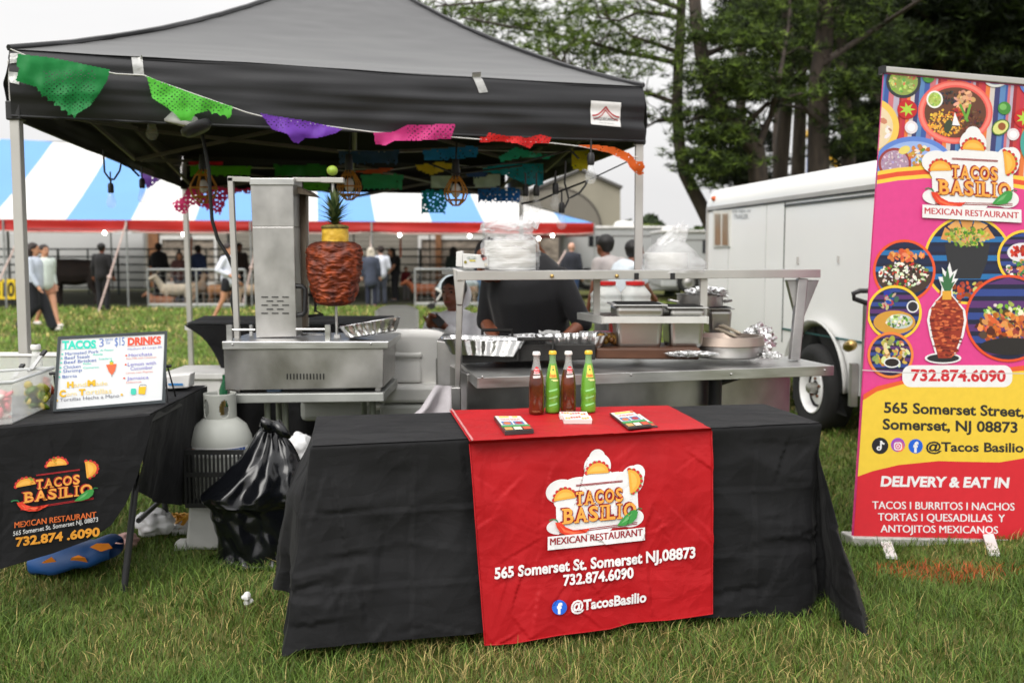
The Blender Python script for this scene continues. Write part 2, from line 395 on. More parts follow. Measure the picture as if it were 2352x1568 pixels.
for x0, x1 in ((366, 500), (960, 1116)):
    b = MB()
    for q in ((x0, 541, x1, 550), (x0, 550, x0+8, 652), (x1-9, 550, x1, 652), (x0, 648, x1, 656)): b.front(*q, 43.8, .12)
    b.build('window_frame', WTRIM, barn)
for x0, x1 in ((339, 366), (1000, 1014), (1228, 1240)):
    b = MB(); b.front(x0, 535, x1, 680, 43.7, .2); b.build('timber_post', WOODP, barn)
def gp(px, py): return at(px, py, 45)
b = MB(); out = [(1425,690),(1425,433),(1333,394),(1150,472),(1150,690)]
b.prism([gp(*p) for p in out], (0, 14, 0)); b.build('gable', TAN, barn)
b = MB(); b.bar(gp(1429,434)+Vector((0,7,.06)), gp(1333,392)+Vector((0,7,.06)), 14.4, .12); b.bar(gp(1333,392)+Vector((0,7,.06)), gp(1150,470)+Vector((0,7,.06)), 14.4, .12)
b.build('roof', mat('grey_roof', (.10,.095,.09), .7), barn)
b = MB(); arch = [(1276+104*math.cos(R(a)), 524-92*math.sin(R(a))) for a in range(0, 181, 6)]
ctr = gp(1276, 560)
b.prism([gp(x, y)-Vector((0,.06,0)) for x, y in arch] , (0, .05, 0))
for k in range(1, 16):
    yy = 524-6*k; hw = 104*math.sqrt(max(0, 1-((524-yy)/92)**2))
    if hw > 3: b.bar(gp(1276-hw, yy)-Vector((0,.07,0)), gp(1276+hw, yy)-Vector((0,.07,0)), .05, .03)
b.build('arch_panel', SIDING, barn)
b = MB(); b.tube([gp(x, y)-Vector((0,.08,0)) for x, y in arch], .045, 6); b.build('arch_trim', mat('dark_trim', (.09,.08,.07), .7), barn)
# --- white site wall at the left
b = MB(); b.front(-200, 535, 332, 668, 41, .25); sw = b.build('white_wall', mat('white_panel', (.48,.48,.475), .6, var=.05, scale=.5))
tag(sw, 'plain white panelled wall behind the corral at the far left', 'wall')
# --- far hedge and wooded rise
def clump(mb, c, r, n, size, cols, flat=.8):
    for _ in range(n):
        d = Vector(RNG.normal(0, 1, 3)).normalized()*(.45+.55*random.random()**.5)
        p = Vector(c) + Vector((d.x*r[0], d.y*r[1], d.z*r[2])); s = size*(.5+random.random())
        a = Vector(RNG.normal(0, 1, 3)).normalized(); q = a.orthogonal().normalized()*s*flat; a = a*s
        mb.add([p-a, p+q, p+a*1.1, p-q], [(0,1,2,3)], random.choice(cols))
LEAF = mat('leaves', attr=True, rough=.6, var=.25, scale=.8, thin=.25, spec=.3)
def bush(name, label, x0, x1, ytop, Y, cols, cat='bush', n=1500, size=.22, group=None):
    mb = MB(); xa, xb = at(x0, 0, Y).x, at(x1, 0, Y).x; k = max(2, int((xb-xa)/1.6)); zt = at(0, ytop, Y).z
    for i in range(k):
        h = zt*(.8+.25*random.random())*math.sin(math.pi*(.22+.56*(i+.5)/k))
        clump(mb, (xa+(xb-xa)*(i+.5)/k, Y+random.uniform(0,1.5), h*.5), ((xb-xa)/k*.75, 1.3, h*.5), n//k, size, cols)
    return tag(mb.build(name, LEAF), label, cat, group)
G1 = [(.07,.12,.025),(.10,.16,.03),(.05,.085,.02)]; G2 = [(.030,.05,.018),(.04,.065,.02),(.022,.036,.014)]; G3 = [(.13,.18,.03),(.10,.15,.025),(.16,.20,.05)]
bush('tree', 'dark rounded tree on the skyline right of the barn gable', 1418, 1530, 482, 78, G2, 'tree', 1600, .45)
bush('hedge', 'bright green hedge behind the grey horse trailer roof', 1455, 1625, 508, 60, G3, 'hedge', 2200, .28)
bush('bush', 'low green shrub seen between the white trailer and the grey camper', 1540, 1640, 500, 34, G1, 'bush', 1200, .16)
# --- grey living-quarters horse trailer
GREYT = mat('grey_trailer_paint', (.43,.44,.44), .45, var=.06, scale=.6)
DGLASS = mat('dark_glass', (.012,.014,.016), .08, var=.1, spec=.6)
RUB = mat('tyre_rubber', (.016,.016,.016), .85, var=.2, scale=20)
def camper(name, label, x0, x1, ytop, ybot, Y, wins, wheels, vents):
    t = thing(name, label, 'camper', at((x0+x1)/2, ybot, Y))
    b = MB(); b.front(x0, ytop+6, x1, ybot, Y, 2.3); b.build('body', GREYT, t, bevel=.06)
    b = MB(); b.front(x0-2, ytop, x1+2, ytop+7, Y-.06, 2.4); b.build('roof', mat('pale_roof', (.60,.59,.57), .5), t, bevel=.05)
    b = MB(); b.front(x0, ybot-22, x1, ybot-19, Y-.012, .02); b.front(x0, ytop+22, x1, ytop+24, Y-.012, .02); b.build('trim_strip', mat('dark_trim'), t)
    for wx0, wy0, wx1, wy1 in wins:
        b = MB(); b.front(wx0, wy0, wx1, wy1, Y-.03, .05); b.build('window', DGLASS, t, bevel=.04)
    for wx, wy, r in wheels:
        c = at(wx, wy, Y-.05); b = MB(); b.lathe([(.12,-.1),(r-.04,-.11),(r,-.06),(r,.06),(r-.04,.11),(.12,.1)], c, 22, Matrix.Rotation(R(90), 3, 'X')); wl_ = b.build('wheel', RUB, t, smooth=40)
        b = MB(); b.lathe([(.0,.13),(.1,.13),(r*.55,.08),(r*.58,.115)], c, 18, Matrix.Rotation(R(90), 3, 'X')); b.build('rim', STEELD, wl_, smooth=40)
    for vx0, vx1, vy in vents:
        b = MB(); c = at((vx0+vx1)/2, ytop+3, Y+1.0); w_ = at(vx1,0,Y).x-at(vx0,0,Y).x; h = at(0,vy,Y).z-at(0,ytop,Y).z
        b.box((c.x, c.y, c.z+h/2), (w_, .8, h+.1), taper=.8); b.build('roof_vent', WHITEP, t, bevel=.08)
    return t
camper('horse_trailer', 'long grey horse trailer with dark windows parked right of the striped tent', 1290, 1560, 519, 668, 33, ((1352,541,1384,566),(1458,586,1478,609),(1490,586,1506,609)), ((1350,640,.36),(1315,640,.36)), ((1408,1458,508),))
camper('camper_trailer', 'grey camper with one square window partly behind the bagged plates', 1520, 1660, 528, 660, 30, ((1614,552,1644,582),), ((1580,648,.33),), ((1520,1545,521),))
# --- striped marquee
ST_B = mat('blue_tent_vinyl', (.13,.32,.66), .5, var=.04, scale=.5, thin=.04, spec=.3); ST_W = mat('white_tent_vinyl', (.66,.655,.64), .5, var=.03, scale=.5, thin=.05, spec=.3)
ST_R = mat('red_tent_vinyl', (.50,.022,.018), .45, var=.12, scale=.7, thin=.2)
PR = at(1365, 513, 29.5); PL = at(290, 506, 27.0); PL.z = PR.z
ev = (PR - PL).normalized(); nv = Vector((-ev.y, ev.x, 0)); SL, LL = .40, 7.0
def tp(a, b_, dz=0): return PR - ev*a + nv*b_ + Vector((0, 0, b_*SL*(1-.012*math.sin(a*1.3)) - .10*math.sin(math.pi*min(1, b_/LL)) + dz))
mq = thing('striped_marquee', 'big blue and white striped party tent with red valance over the animal pens', 'party tent', (PL.x, PL.y+4, 0))
def pxa(px):                                # distance along the eave from the right corner
    d = ray(px, 512); o = Vector((0, 0, CZ)); nn = nv; t = (PR-o).dot(nn)/d.dot(nn); return (PR - (o + d*t)).dot(ev)
edges = [-520,-350,-180,-27,150,300,447,590,730,862,992,1112,1290,1365]
bb, bw = MB(), MB()
for i in range(len(edges)-1):
    a1, a0 = pxa(edges[i]), pxa(edges[i+1]); mb = bb if i % 2 == 0 else bw
    if i == 12: mb = bb
    mb.grid(lambda u, v: tp(lerp(a0, a1, u), v*min(LL, lerp(a0, a1, u)), .018*nz3((lerp(a0,a1,u)*1.5, v*9, 3))), 6, 10)
A1 = pxa(-520)
bw.add([PR, PR+nv*2*LL, PR+nv*LL-ev*LL+Vector((0,0,LL*SL))], [(0,1,2)])
bw.add([PR+nv*2*LL, PR-ev*A1+nv*2*LL, PR-ev*A1+nv*LL+Vector((0,0,LL*SL)), PR+nv*LL-ev*LL+Vector((0,0,LL*SL))], [(0,1,2,3)])
bb.build('blue_panel', ST_B, mq, smooth=180); bw.build('white_panel', ST_W, mq, smooth=180)
mb = MB(); mb.add([V_ + Vector((0,0,.004-V_.z)) for V_ in (PR-ev*A1-nv*.2, PR-nv*.2, PR+nv*13.5, PR-ev*A1+nv*13.5)], [(0,1,2,3)]); tag(mb.build('tent_shade_ground', mat('tent_shade_ground', (.045,.040,.025), .95, var=.4, scale=1.2, col2=(.06,.065,.028), bump=.4, bscale=8)), kind='structure')  # dark sheet added so the marquee's shade is painted on the ground
va = MB(); bays = [pxa(x) for x in (-300, 8, 290, 575, 853, 1110, 1365)]
def vfn(u, v):
    a = A1*(1-u); k = min(abs(a-q) for q in bays)
    zz = -.335*v*(1 - .12*math.exp(-(k/.35)**2)); y = -.02 - .035*math.sin(v*5+a*.6)*v + .03*nz3((a*1.1, v*2, 0))*math.exp(-(k/1.2)**2)
    return PR - ev*a + nv*y + Vector((0, 0, .01+zz))
va.grid(vfn, 160, 6); va.grid(lambda u, v: PR + nv*(2*LL*u) + ev*.02 + Vector((0,0,-.335*v)), 20, 2)
va.build('valance', ST_R, mq, smooth=180)
va = MB(); va.tube([vfn(i/80, 1.0)+Vector((0,-.01,0)) for i in range(81)], .02, 5); va.build('valance_hem', mat('pale_webbing', (.55,.42,.38), .8), mq)
for a in bays[1:]:
    p = PR - ev*a - nv*.05
    mb = MB(); mb.tube([(p.x, p.y, 0), (p.x, p.y, PR.z)], .028, 8); mb.build('side_pole', GALV, mq)
    p = p + nv*2*LL; mb = MB(); mb.tube([(p.x, p.y, 0), (p.x, p.y, PR.z)], .028, 8); mb.build('side_pole', mat('dark_trim'), mq)
for a in (4, 11, 18): 
    p = PR - ev*(a+LL) + nv*LL; mb = MB(); mb.tube([(p.x, p.y, 0), (p.x, p.y, PR.z+LL*SL)], .05, 8); mb.build('centre_pole', GALV, mq)
ROPE = mat('pale_webbing')
for top, foot in (((290,512),(226,716)), ((610,470),(556,706)), ((853,508),(847,704)), ((1300,575),(1216,720)), ((60,512),(-40,725))):
    f = on(*foot); t = at(top[0], top[1], min(f.y+1.2, 28.5)); mb = MB(); mb.tube([f, t], .022, 6)
    mb.ball(lerp(f, t, .38), .06, 8, 6); mb.build('guy_rope', ROPE, mq)
ORA = mat('orange_strap', (.62,.11,.03), .6)
for q in (((1235,560),(1292,640)), ((700,560),(700,640)), ((440,545),(436,600)), ((920,548),(920,590)), ((1150,545),(1150,585))):
    mb = MB(); mb.tube([at(*q[0], 31), at(*q[1], 30.4)], .03, 6); mb.build('ratchet_strap', ORA, mq)
BULB = mat('lit_bulb', (1,.95,.85), .3, emit=14)
ls = thing('festoon_lights', 'string of lit white globe bulbs under the red tent valance', 'string lights', at(700, 545, 28.6))
bp = [at(x, y, 26.6 + (x-240)*.0022) for x, y in ((240,535),(421,538),(918,540),(1079,542),(1237,548),(1269,541))]
mb = MB(); mb.tube([p + Vector((0,0,.09)) for p in [at(-100,532,26.4)]+bp], .012, 5); mb.build('cable', BLACKP, ls)
for p in bp: mb = MB(); mb.ball(p, .05, 12, 8); mb.build('bulb', BULB, ls, smooth=180)
# --- corral of dark rail panels, one thing per panel
CORR = mat('dark_green_rail', (.022,.035,.036), .5, .2, var=.2)
def corral_panel(x0, x1, Y, zt, n):
    mb = MB(); a, c = at(x0, 0, Y).x, at(x1, 0, Y).x
    for i in range(n): z = .25 + (zt-.25)*i/(n-1); mb.tube([(a, Y, z), (c, Y, z)], .028, 6)
    for q in (a, (a+c)/2, c): mb.tube([(q, Y, 0), (q, Y, zt+.03)], .03, 6)
    return mb
cx = [-60, 110, 250, 395, 520, 690, 812, 960, 1130]
for i in range(len(cx)-1):
    mb = corral_panel(cx[i]+1, cx[i+1]-1, 35.5 + .3*(i % 2), 1.62, 6)
    pos = ['before the white wall by the walking women', 'behind the black cow', 'between the cow and the brown timber', 'in front of the left stone bay', 'behind the woman in the white shirt', 'behind the pork spit', 'behind the white haired woman', 'under the right stone bay, beside the stroller'][i]
    tag(mb.build('corral_panel', CORR), 'dark green tubular livestock panel ' + pos, 'fence panel', 'corral panels under the marquee')
WIRE = mat('galvanised_wire', (.30,.30,.29), .5, .5)
def pen(label, x0, x1, Y, ztop):
    t = thing('animal_pen', label, 'animal pen', (at((x0+x1)/2, 0, Y).x, Y, 0), 'low wire animal pens under the marquee')
    a, c = at(x0, 0, Y).x, at(x1, 0, Y).x; mb = MB()
    for z in (.06, ztop): mb.tube([(a, Y, z), (c, Y, z)], .032, 6)
    for q in (a, (a+c)/2, c): mb.tube([(q, Y, 0), (q, Y, ztop)], .03, 6)
    mb.tube([(a, Y, ztop), (a, Y+2.5, ztop)], .03, 6); mb.build('frame', GALV, t)
    mb = MB(); k = int((c-a)/.16)
    for i in range(k): q = a+(c-a)*i/k; mb.tube([(q, Y, .06), (q, Y, ztop)], .005, 4)
    for i in range(6): z = .06+(ztop-.06)*i/6; mb.tube([(a, Y, z), (c, Y, z)], .005, 4)
    mb.build('mesh', WIRE, t)
    mb = MB(); mb.box(((a+c)/2, Y, .06), (c-a, .03, .13)); mb.build('kick_board', mat('pale_board', (.45,.44,.42), .7), t)
pen('low wire pen holding the pale goat, left of the broiler tower', 319, 548, 26.8, 1.02)
pen('low wire pen holding a tan goat behind the grey stroller', 948, 1180, 27.4, 1.02)
# --- yellow price sign
sg = thing('price_sign', 'yellow board with large black price figures at the far left', 'sign', on(10, 706))
Ys = sg.location.y; mb = MB(); mb.front(-60, 641, 36, 687, Ys, .03); mb.build('board', mat('yellow_board', (.80,.56,.02), .5), sg)
for lx in (-50, 24): mb = MB(); mb.front(lx, 687, lx+4, 706, Ys, .03); mb.build('leg', BLACKP, sg)
ar = Art(lambda x, y, l: at(x, y, Ys-.004-l)); ar.text('$10', -16, 33, 648, 680, (.01,.01,.01), .03); ar.build('lettering', PRINT, sg)
# ------------------------------------------------------------------ black canopy tent
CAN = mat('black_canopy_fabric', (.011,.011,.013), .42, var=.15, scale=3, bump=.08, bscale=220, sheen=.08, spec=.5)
FL, FR = at(20, 113, 4.8), at(1478, 198, 5.85); BL = at(422, 429, 9.8); FR.z = BL.z = FL.z; BR = FR + BL - FL
ZT = FL.z; ZB = at(26, 267, 4.8).z; PK = (FL+BR)/2; HP = 1.26
CN = [FL, FR, BR, BL]
tent = thing('canopy_tent', 'black pop-up canopy tent on grey legs sheltering the taco grill', 'canopy tent', (PK.x, PK.y, 0))
def roof(i):
    a, c = CN[i], CN[(i+1) % 4]
    def fn(u, v):
        p = lerp(lerp(a, c, u), PK, v); dz = HP*(.62*v+.38*v*v) - .07*math.sin(math.pi*u)*math.sin(math.pi*v)*(1-v)
        n = nz3((u*3+i*7, v*14, 1.3))*.012*math.sin(math.pi*u)*(1-v) + nz3((u*9+i*3, v*34, 5))*.004
        return Vector((p.x, p.y, ZT+dz+n))
    return fn
mb = MB()
for i in range(4): mb.grid(roof(i), 60, 60)
mb.build('roof', mat('sunlit_canopy_top', (.020,.020,.022), .5, var=.12, scale=2, bump=.05, bscale=200, sheen=.36, spec=.7), tent, smooth=180)  # same fabric as the valance, with skylight put into a lighter colour and sheen
USHADE = mat('underside_shade_black', (.010,.010,.011), .8, var=.1, spec=.2); mb = MB()  # added black sheet, its colour stands in for shade under the canopy roof
for i in range(4): mb.grid(lambda u, v: roof(i)(u, v) - Vector((0,0,.014)), 24, 24)
mb.build('underside_shade', USHADE, tent, smooth=180)
mb = MB()
for i in range(4):
    f = roof(i); mb.tube([f(0, k/24)+Vector((0,0,.006)) for k in range(25)], .016, 6)
mb.build('ridge_binding', CAN, tent, smooth=60)
def val(i):
    a, c = CN[i], CN[(i+1) % 4]; d = (c-a).normalized(); o = Vector((d.y, -d.x, 0))
    def fn(u, v):
        p = lerp(a, c, u); bul = .018*math.sin(math.pi*v)*(.6+nz3((u*5+i*9, v*2.5, 0))) + .012*nz3((u*4+i, v*7, 4)) + .02*(1-v)**6*-1
        bul += .010*nz3((u*16+i, v*3, 7))*v
        return p + o*(.012+bul) + Vector((0, 0, (ZB-ZT)*v - .008*math.sin(u*3.1)*v))
    return fn
mb = MB()
for i in range(4): mb.grid(val(i), 110, 22)
mb.build('valance', CAN, tent, smooth=180)
mb = MB()
for i in range(4): f = val(i); mb.tube([f(k/60, 1) for k in range(61)], .007, 6)
mb.build('valance_hem', CAN, tent, smooth=60)
VF = val(0)
def onval(px, py, e=0.0):                  # a point on the front valance as the photo shows it
    n = (FR-FL).normalized(); o = Vector((n.y, -n.x, 0)); p = hit(px, py, FL+o*.02, o)
    u = (p-FL).dot(n)/(FR-FL).length; v = (p.z-ZT)/(ZB-ZT)
    if 0 <= u <= 1 and -.02 <= v <= 1.02: p = VF(max(0, u), min(1, max(0, v)))
    return p + o*(.004+e)
TAPE = mat('silver_tape', (.42,.42,.41), .35, .35, var=.15, scale=30, bump=.3, bscale=60)
for q in (((301,128),(326,126),(331,172),(307,173)), ((1084,167),(1104,166),(1121,211),(1101,213)), ((22,122),(52,122),(52,142),(22,146)), ((20,165),(48,168),(45,196),(20,190))):
    mb = MB(); mb.grid(lambda u, v: onval(lerp(lerp(q[0][0],q[1][0],u), lerp(q[3][0],q[2][0],u), v), lerp(lerp(q[0][1],q[1][1],u), lerp(q[3][1],q[2][1],u), v), .002), 4, 6)
    mb.build('tape_strip', TAPE, tent, smooth=180)
ar = Art(lambda x, y, l: onval(x, y, l), step=.0012, cell=5)
qd = ((1357,231),(1425,236),(1424,292),(1356,285)); sl_ = .075
ar.poly(qd, (.72,.71,.70)); ar.lay += 1
for k, w_ in ((0, 3.2), (7, 2.2)):
    for s in (-1, 1):
        pts = [(1391+s*(31-k*.4)*t, 244+k+ (22)*(1-(1-t)**2.2) + sl_*s*31*t + 1) for t in [i/8 for i in range(9)]]
        ar.line(pts, w_, srgb(176,52,58))
ar.text('UNIQUECANOPY', 1363, 1419, 268, 274.5, (.05,.05,.06), .005, slope=.075); ar.line([(1375,281),(1409,284)], 1, (.4,.4,.4))
ar.build('label_patch', PRINTC, tent)
for c, (tx, ty, fx, fy) in zip(CN, ((38,290,58,820), (1468,345,1464,905), (1197,470,1200,760), (426,470,441,870))):
    top, low = at(tx, ty, c.y+.03), at(fx, fy, c.y+.03); d = (low-top)/(top.z-low.z); foot = top + d*top.z; top = top - d*(ZT-.05-top.z)
    lg = MB(); lg.bar(foot, top, .046, .046); lg.box(foot+Vector((0,0,.006)), (.1,.1,.012)); lo = lg.build('leg', ALU, tent, bevel=.004)
    sl2 = MB(); m_ = lerp(foot, top, .9); sl2.box(m_, (.07,.07,.09)); sl2.build('slider', BLACKP, lo, bevel=.006)
TRUS = mat('truss_bar', (.16,.145,.125), .5, .5, var=.1)
tr = [c + (PK-c).normalized()*0 for c in CN]
for i in range(4):
    a, c = CN[i].copy(), CN[(i+1) % 4].copy(); inn = (PK-(a+c)/2); inn.z = 0; inn = inn.normalized()*.06
    zu, zl = ZT-.06, ZB-.06 if i == 2 else ZB+.035
    mb = MB()
    for k in range(2):
        p, q = lerp(a, c, k*.5+.01)+inn, lerp(a, c, k*.5+.49)+inn
        mb.bar((p.x,p.y,zl), (q.x,q.y,zu), .013, .028); p, q = p+inn*.4, q+inn*.4; mb.bar((p.x,p.y,zu), (q.x,q.y,zl), .013, .028)
    mb.build('scissor_truss', TRUS, tent)
    m_ = (a+c)/2 + inn; mb = MB(); q = Vector((PK.x, PK.y, 0))
    m_.z = zl; q.z = ZT+.12; mb.bar(m_, q, .013, .026); m_.z = zu; q.z = ZT-.18; mb.bar(m_, q, .013, .026); mb.build('roof_strut', TRUS, tent)
mb = MB(); mb.tube([(PK.x,PK.y,ZT-.25),(PK.x,PK.y,ZT+HP-.04)], .018, 8); mb.build('peak_pole', GALV, tent)
# --- paper bunting
TISSUE = mat('tissue_paper', attr=True, rough=.5, var=.12, scale=14, thin=.48, spec=.35)
def inpoly(x, y, P):
    c = False; j = len(P)-1
    for i in range(len(P)):
        if (P[i][1] > y) != (P[j][1] > y) and x < (P[j][0]-P[i][0])*(y-P[i][1])/(P[j][1]-P[i][1]) + P[i][0]: c = not c
        j = i
    return c
def flag(P, Yf, col, parent, label, cell=3.0, holes=.0, rip=.035, lace=None, seed=0):
    xs = [p[0] for p in P]; ys = [p[1] for p in P]; x0, x1, y0, y1 = min(xs), max(xs), min(ys), max(ys)
    nu, nv_ = max(6, int((x1-x0)/cell)), max(4, int((y1-y0)/cell))
    def keep(u, v):
        x, y = lerp(x0, x1, u), lerp(y0, y1, v)
        if not inpoly(x, y, P): return False
        if holes:
            q = math.cos((x+seed*7)*.52+nz3((x*.03,y*.03,seed))*3)*math.cos((y-seed*3)*.62+nz3((y*.04,x*.02,seed+3))*3)
            if q > 1-holes and (lace is None or lace(u, v)): return False
        return True
    def fn(u, v):
        x, y = lerp(x0, x1, u), lerp(y0, y1, v); Y = Yf(x, y) if callable(Yf) else Yf
        f = Y/4.2
        d = rip*f*(nz3((x*.022/1, y*.028+seed, seed)) + .38*nz3((x*.045, y*.03, seed+9)) + .05*abs(nz3((x*.15, y*.11, seed+5))))*(.25+.75*v)
        return at(x, y, Y - .02 + d - rip*.4)
    mb = MB(); mb.grid(fn, nu, nv_, col, keep=keep)
    return mb.build('flag', TISSUE, parent, smooth=180, label=label)
def Yfront(x, y=0): return lerp(FL, FR, min(1.05, max(-.05, (x-20)/1458))).y*.0 + (lambda n, o: hit(x, 250, FL+o*.10, o).y)((FR-FL).normalized(), Vector(((FR-FL).normalized().y, -(FR-FL).normalized().x, 0)))
fb = thing('paper_bunting', 'string of bright cut-paper flags sagging across the front valance', 'bunting', at(700, 250, 5.2))
sp = [(24,113),(60,128),(150,147),(268,170),(330,173),(360,186),(568,259),(620,272),(790,295),(860,304),(1050,316),(1100,320),(1270,329),(1330,336),(1400,350),(1466,362)]
mb = MB(); mb.tube([at(x, y, Yfront(x)-.005) for x, y in sp], .0035, 5); mb.build('string', mat('white_cord', (.55,.54,.52), .8), fb)
def scal(a, b_, n, depth):                 # scalloped edge from a to b
    out = []; dx, dy = b_[0]-a[0], b_[1]-a[1]; L = math.hypot(dx, dy); nx, ny = -dy/L, dx/L
    for i in range(n):
        for t, h in ((0,0),(.3,.8),(.5,1),(.7,.8)): out.append((a[0]+dx*(i+t)/n + nx*h*depth, a[1]+dy*(i+t)/n + ny*h*depth))
    return out
c = srgb
flag([(40,124),(120,133),(252,160),(246,185),(228,215),(206,244),(176,262)] + scal((170,276),(80,212),6,8) + [(84,200),(36,186),(44,158),(38,150)], Yfront, c(45,150,80), fb, 'dark green cut-paper flag', 2.2, .30, lace=lambda u, v: .3 < u < .85 and .25 < v < .85, seed=2)
flag([(337,175),(380,192),(460,222),(534,245),(530,268)] + scal((522,272),(470,258),3,6) + [(448,262),(440,276),(415,277),(402,262),(382,246),(350,226)], Yfront, c(110,228,80), fb, 'lime green cut-paper flag', 2.1, .34, lace=lambda u, v: .15 < v < .8, seed=5)
flag([(598,260),(640,268),(700,277),(786,297),(770,306),(735,316),(700,318),(685,330),(672,326),(660,308),(625,297),(612,280)], Yfront, c(135,75,205), fb, 'purple cut-paper flag', 2.1, .26, lace=lambda u, v: v < .5, seed=8)
flag([(858,304),(905,303),(935,288),(1000,286),(1047,285),(1036,318),(980,322),(905,324),(886,334),(862,331)], Yfront, c(235,70,150), fb, 'pink cut-paper flag', 2.1, .34, seed=11, lace=lambda u, v: u > .4)
flag([(1102,315),(1117,315),(1122,305),(1160,312),(1195,313),(1206,318),(1240,309),(1266,316),(1262,328),(1228,330),(1216,341),(1190,330),(1150,325),(1103,327)], Yfront, c(235,45,45), fb, 'red cut-paper flag', 2.0, .22, seed=14)
flag([(1325,333),(1370,333),(1410,338),(1445,352),(1462,370),(1478,372),(1481,384),(1476,392),(1480,400),(1466,402),(1448,386),(1440,372),(1400,352)], Yfront, c(245,110,40), fb, 'orange cut-paper flag', 2.2, .08, seed=17)
# --- two more strings hang inside the canopy
def string_of(label, pts, flags, Yf):
    t = thing('paper_bunting', label, 'bunting', at(pts[0][0], pts[0][1], Yf(pts[0][0])))
    mb = MB(); mb.tube([at(x, y, Yf(x)) for x, y in pts], .004, 5); mb.build('string', mat('white_cord'), t)
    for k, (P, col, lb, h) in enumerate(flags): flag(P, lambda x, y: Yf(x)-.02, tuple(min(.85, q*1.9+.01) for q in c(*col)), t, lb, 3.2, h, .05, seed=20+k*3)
    return t
def q4(x0, y0, x1, y1, j=6, n=5):
    return [(x0, y0+random.uniform(-j,j)*.4)] + [(lerp(x0,x1,i/n), y0+random.uniform(-j,j)*.5) for i in range(1, n)] + [(x1, y0+random.uniform(-j,j)*.4), (x1-random.uniform(0,j), y1)] + scal((x1-j, y1), (x0+j, y1), 7, 5) + [(x0+random.uniform(0,j), y1)]
string_of('string of blue, teal and yellow paper flags under the right half of the canopy', [(775,345),(910,350),(1100,345),(1270,350),(1350,345)],
    [(q4(778,344,917,378,8), (38,60,92), 'navy paper flag', .1), ([(971,345),(1030,340),(1085,335),(1098,340),(1096,360),(1040,366),(975,368)], (30,110,170), 'blue paper flag', .12),
     ([(1146,360),(1185,338),(1230,352),(1272,356),(1262,364),(1200,362),(1150,372)], (40,150,125), 'teal paper flag', .14), (q4(1313,345,1354,392,5,3), (235,165,30), 'yellow paper flag', .1)], lambda x: 6.9+.0004*(x-775))
string_of('string of orange, green and teal paper flags deep under the canopy', [(800,388),(900,390),(1010,375),(1110,385),(1250,375)],
    [([(804,396),(860,388),(906,386),(870,402),(850,398)], (215,75,40), 'red orange paper flag', .05), ([(954,378),(990,376),(1008,372),(1040,376),(1060,388),(1030,390),(990,402),(960,390)], (225,150,40), 'orange paper flag', .05),
     (q4(828,400,927,436,7), (45,125,85), 'green paper flag', .04), ([(1106,388),(1150,376),(1248,376),(1247,425),(1236,428),(1200,420),(1160,402),(1110,394)], (25,120,140), 'teal blue paper flag', .14),
     (q4(1070,394,1120,410,4), (35,60,105), 'dark blue paper flag', .05)], lambda x: 8.0+.0004*(x-800))
string_of('string of crimson, purple and teal paper flags along the rear of the canopy', [(310,376),(440,380),(570,385),(760,390),(900,400),(1040,430),(1200,432)],
    [([(313,376),(387,374),(384,396),(368,412),(340,434),(325,410)], (75,45,110), 'purple paper flag', .22), 
     ([(430,432),(470,425),(560,435),(578,430),(575,446),(545,440),(520,458),(508,492)] + scal((505,494),(455,476),5,5) + [(440,470),(425,494),(400,482),(396,466),(420,452)], (205,35,90), 'crimson cut-paper flag', .30),
     (q4(437,380,578,405,6), (75,140,35), 'grass green paper flag', .03), (q4(628,379,750,407,6), (35,100,45), 'deep green paper flag', .03), (q4(697,414,757,440,5), (70,135,40), 'small green paper flag', .05),
     ([(434,371),(511,372),(512,378),(434,379)], (190,25,45), 'red paper strip', 0),
     (q4(968,438,1026,492,6), (20,125,150), 'turquoise cut-paper flag', .32), (q4(1098,432,1194,466,6), (20,80,150), 'royal blue cut-paper flag', .30),
     ([(990,404),(1038,405),(1038,432),(990,432)], (165,175,190), 'pale grey paper sheet', 0), ([(1088,402),(1149,400),(1149,428),(1090,430)], (165,175,190), 'grey paper sheet', 0)], lambda x: 9.2+.0005*(x-310))
# --- lamps hanging in the tent
def tubepx(mb, pts, Y, r, n=6):
    P = []
    for i in range(len(pts)-1):
        for k in range(4): P.append(at(lerp(pts[i][0],pts[i+1][0],k/4), lerp(pts[i][1],pts[i+1][1],k/4), Y))
    P.append(at(*pts[-1], Y)); mb.tube(P, r, n)
CAGE = mat('orange_cage_plastic', (.52,.22,.02), .5, var=.15); GLB = mat('clear_glass', (.85,.86,.86), .03, var=.0, alpha=.16, spec=.9)
GLASSB = GLB
def cage_lamp(x, y, w_, h, Y, label):
    p = at(x, y, Y); f = Y/FX; t = thing('cage_lamp', label, 'work lamp', p, 'orange caged work lamps under the canopy'); mb = MB()
    W, H = w_*f/2, h*f
    prof = [(.25,.5),(.55,.35),(.95,.05),(1,-.1),(.8,-.32),(.3,-.5)]
    for k in range(8):
        a = math.pi*k/4; mb.tube([p+Vector((math.cos(a)*W*r_, math.sin(a)*W*r_, H*z_)) for r_, z_ in prof], .0045, 5)
    for r_, z_ in ((.55,.35),(1,-.05),(.8,-.32),(.3,-.5)):
        mb.tube([p+Vector((math.cos(R(i*15))*W*r_, math.sin(R(i*15))*W*r_, H*z_)) for i in range(25)], .0045, 5)
    mb.build('cage', CAGE, t)
    mb = MB(); mb.lathe([(.001,.1),(.02,.1),(.028,.02),(.02,-.01)], p+Vector((0,0,H*.5)), 12); mb.tube([p+Vector((0,0,H*.5+.08)), p+Vector((.01,.02,H*.5+.3))], .006, 6); mb.build('socket', BLACKP, t, smooth=60)
    mb = MB(); mb.ball(p+Vector((0,0,0)), (.03,.03,.045), 12, 8); mb.build('bulb', WHITEP, t, smooth=180)
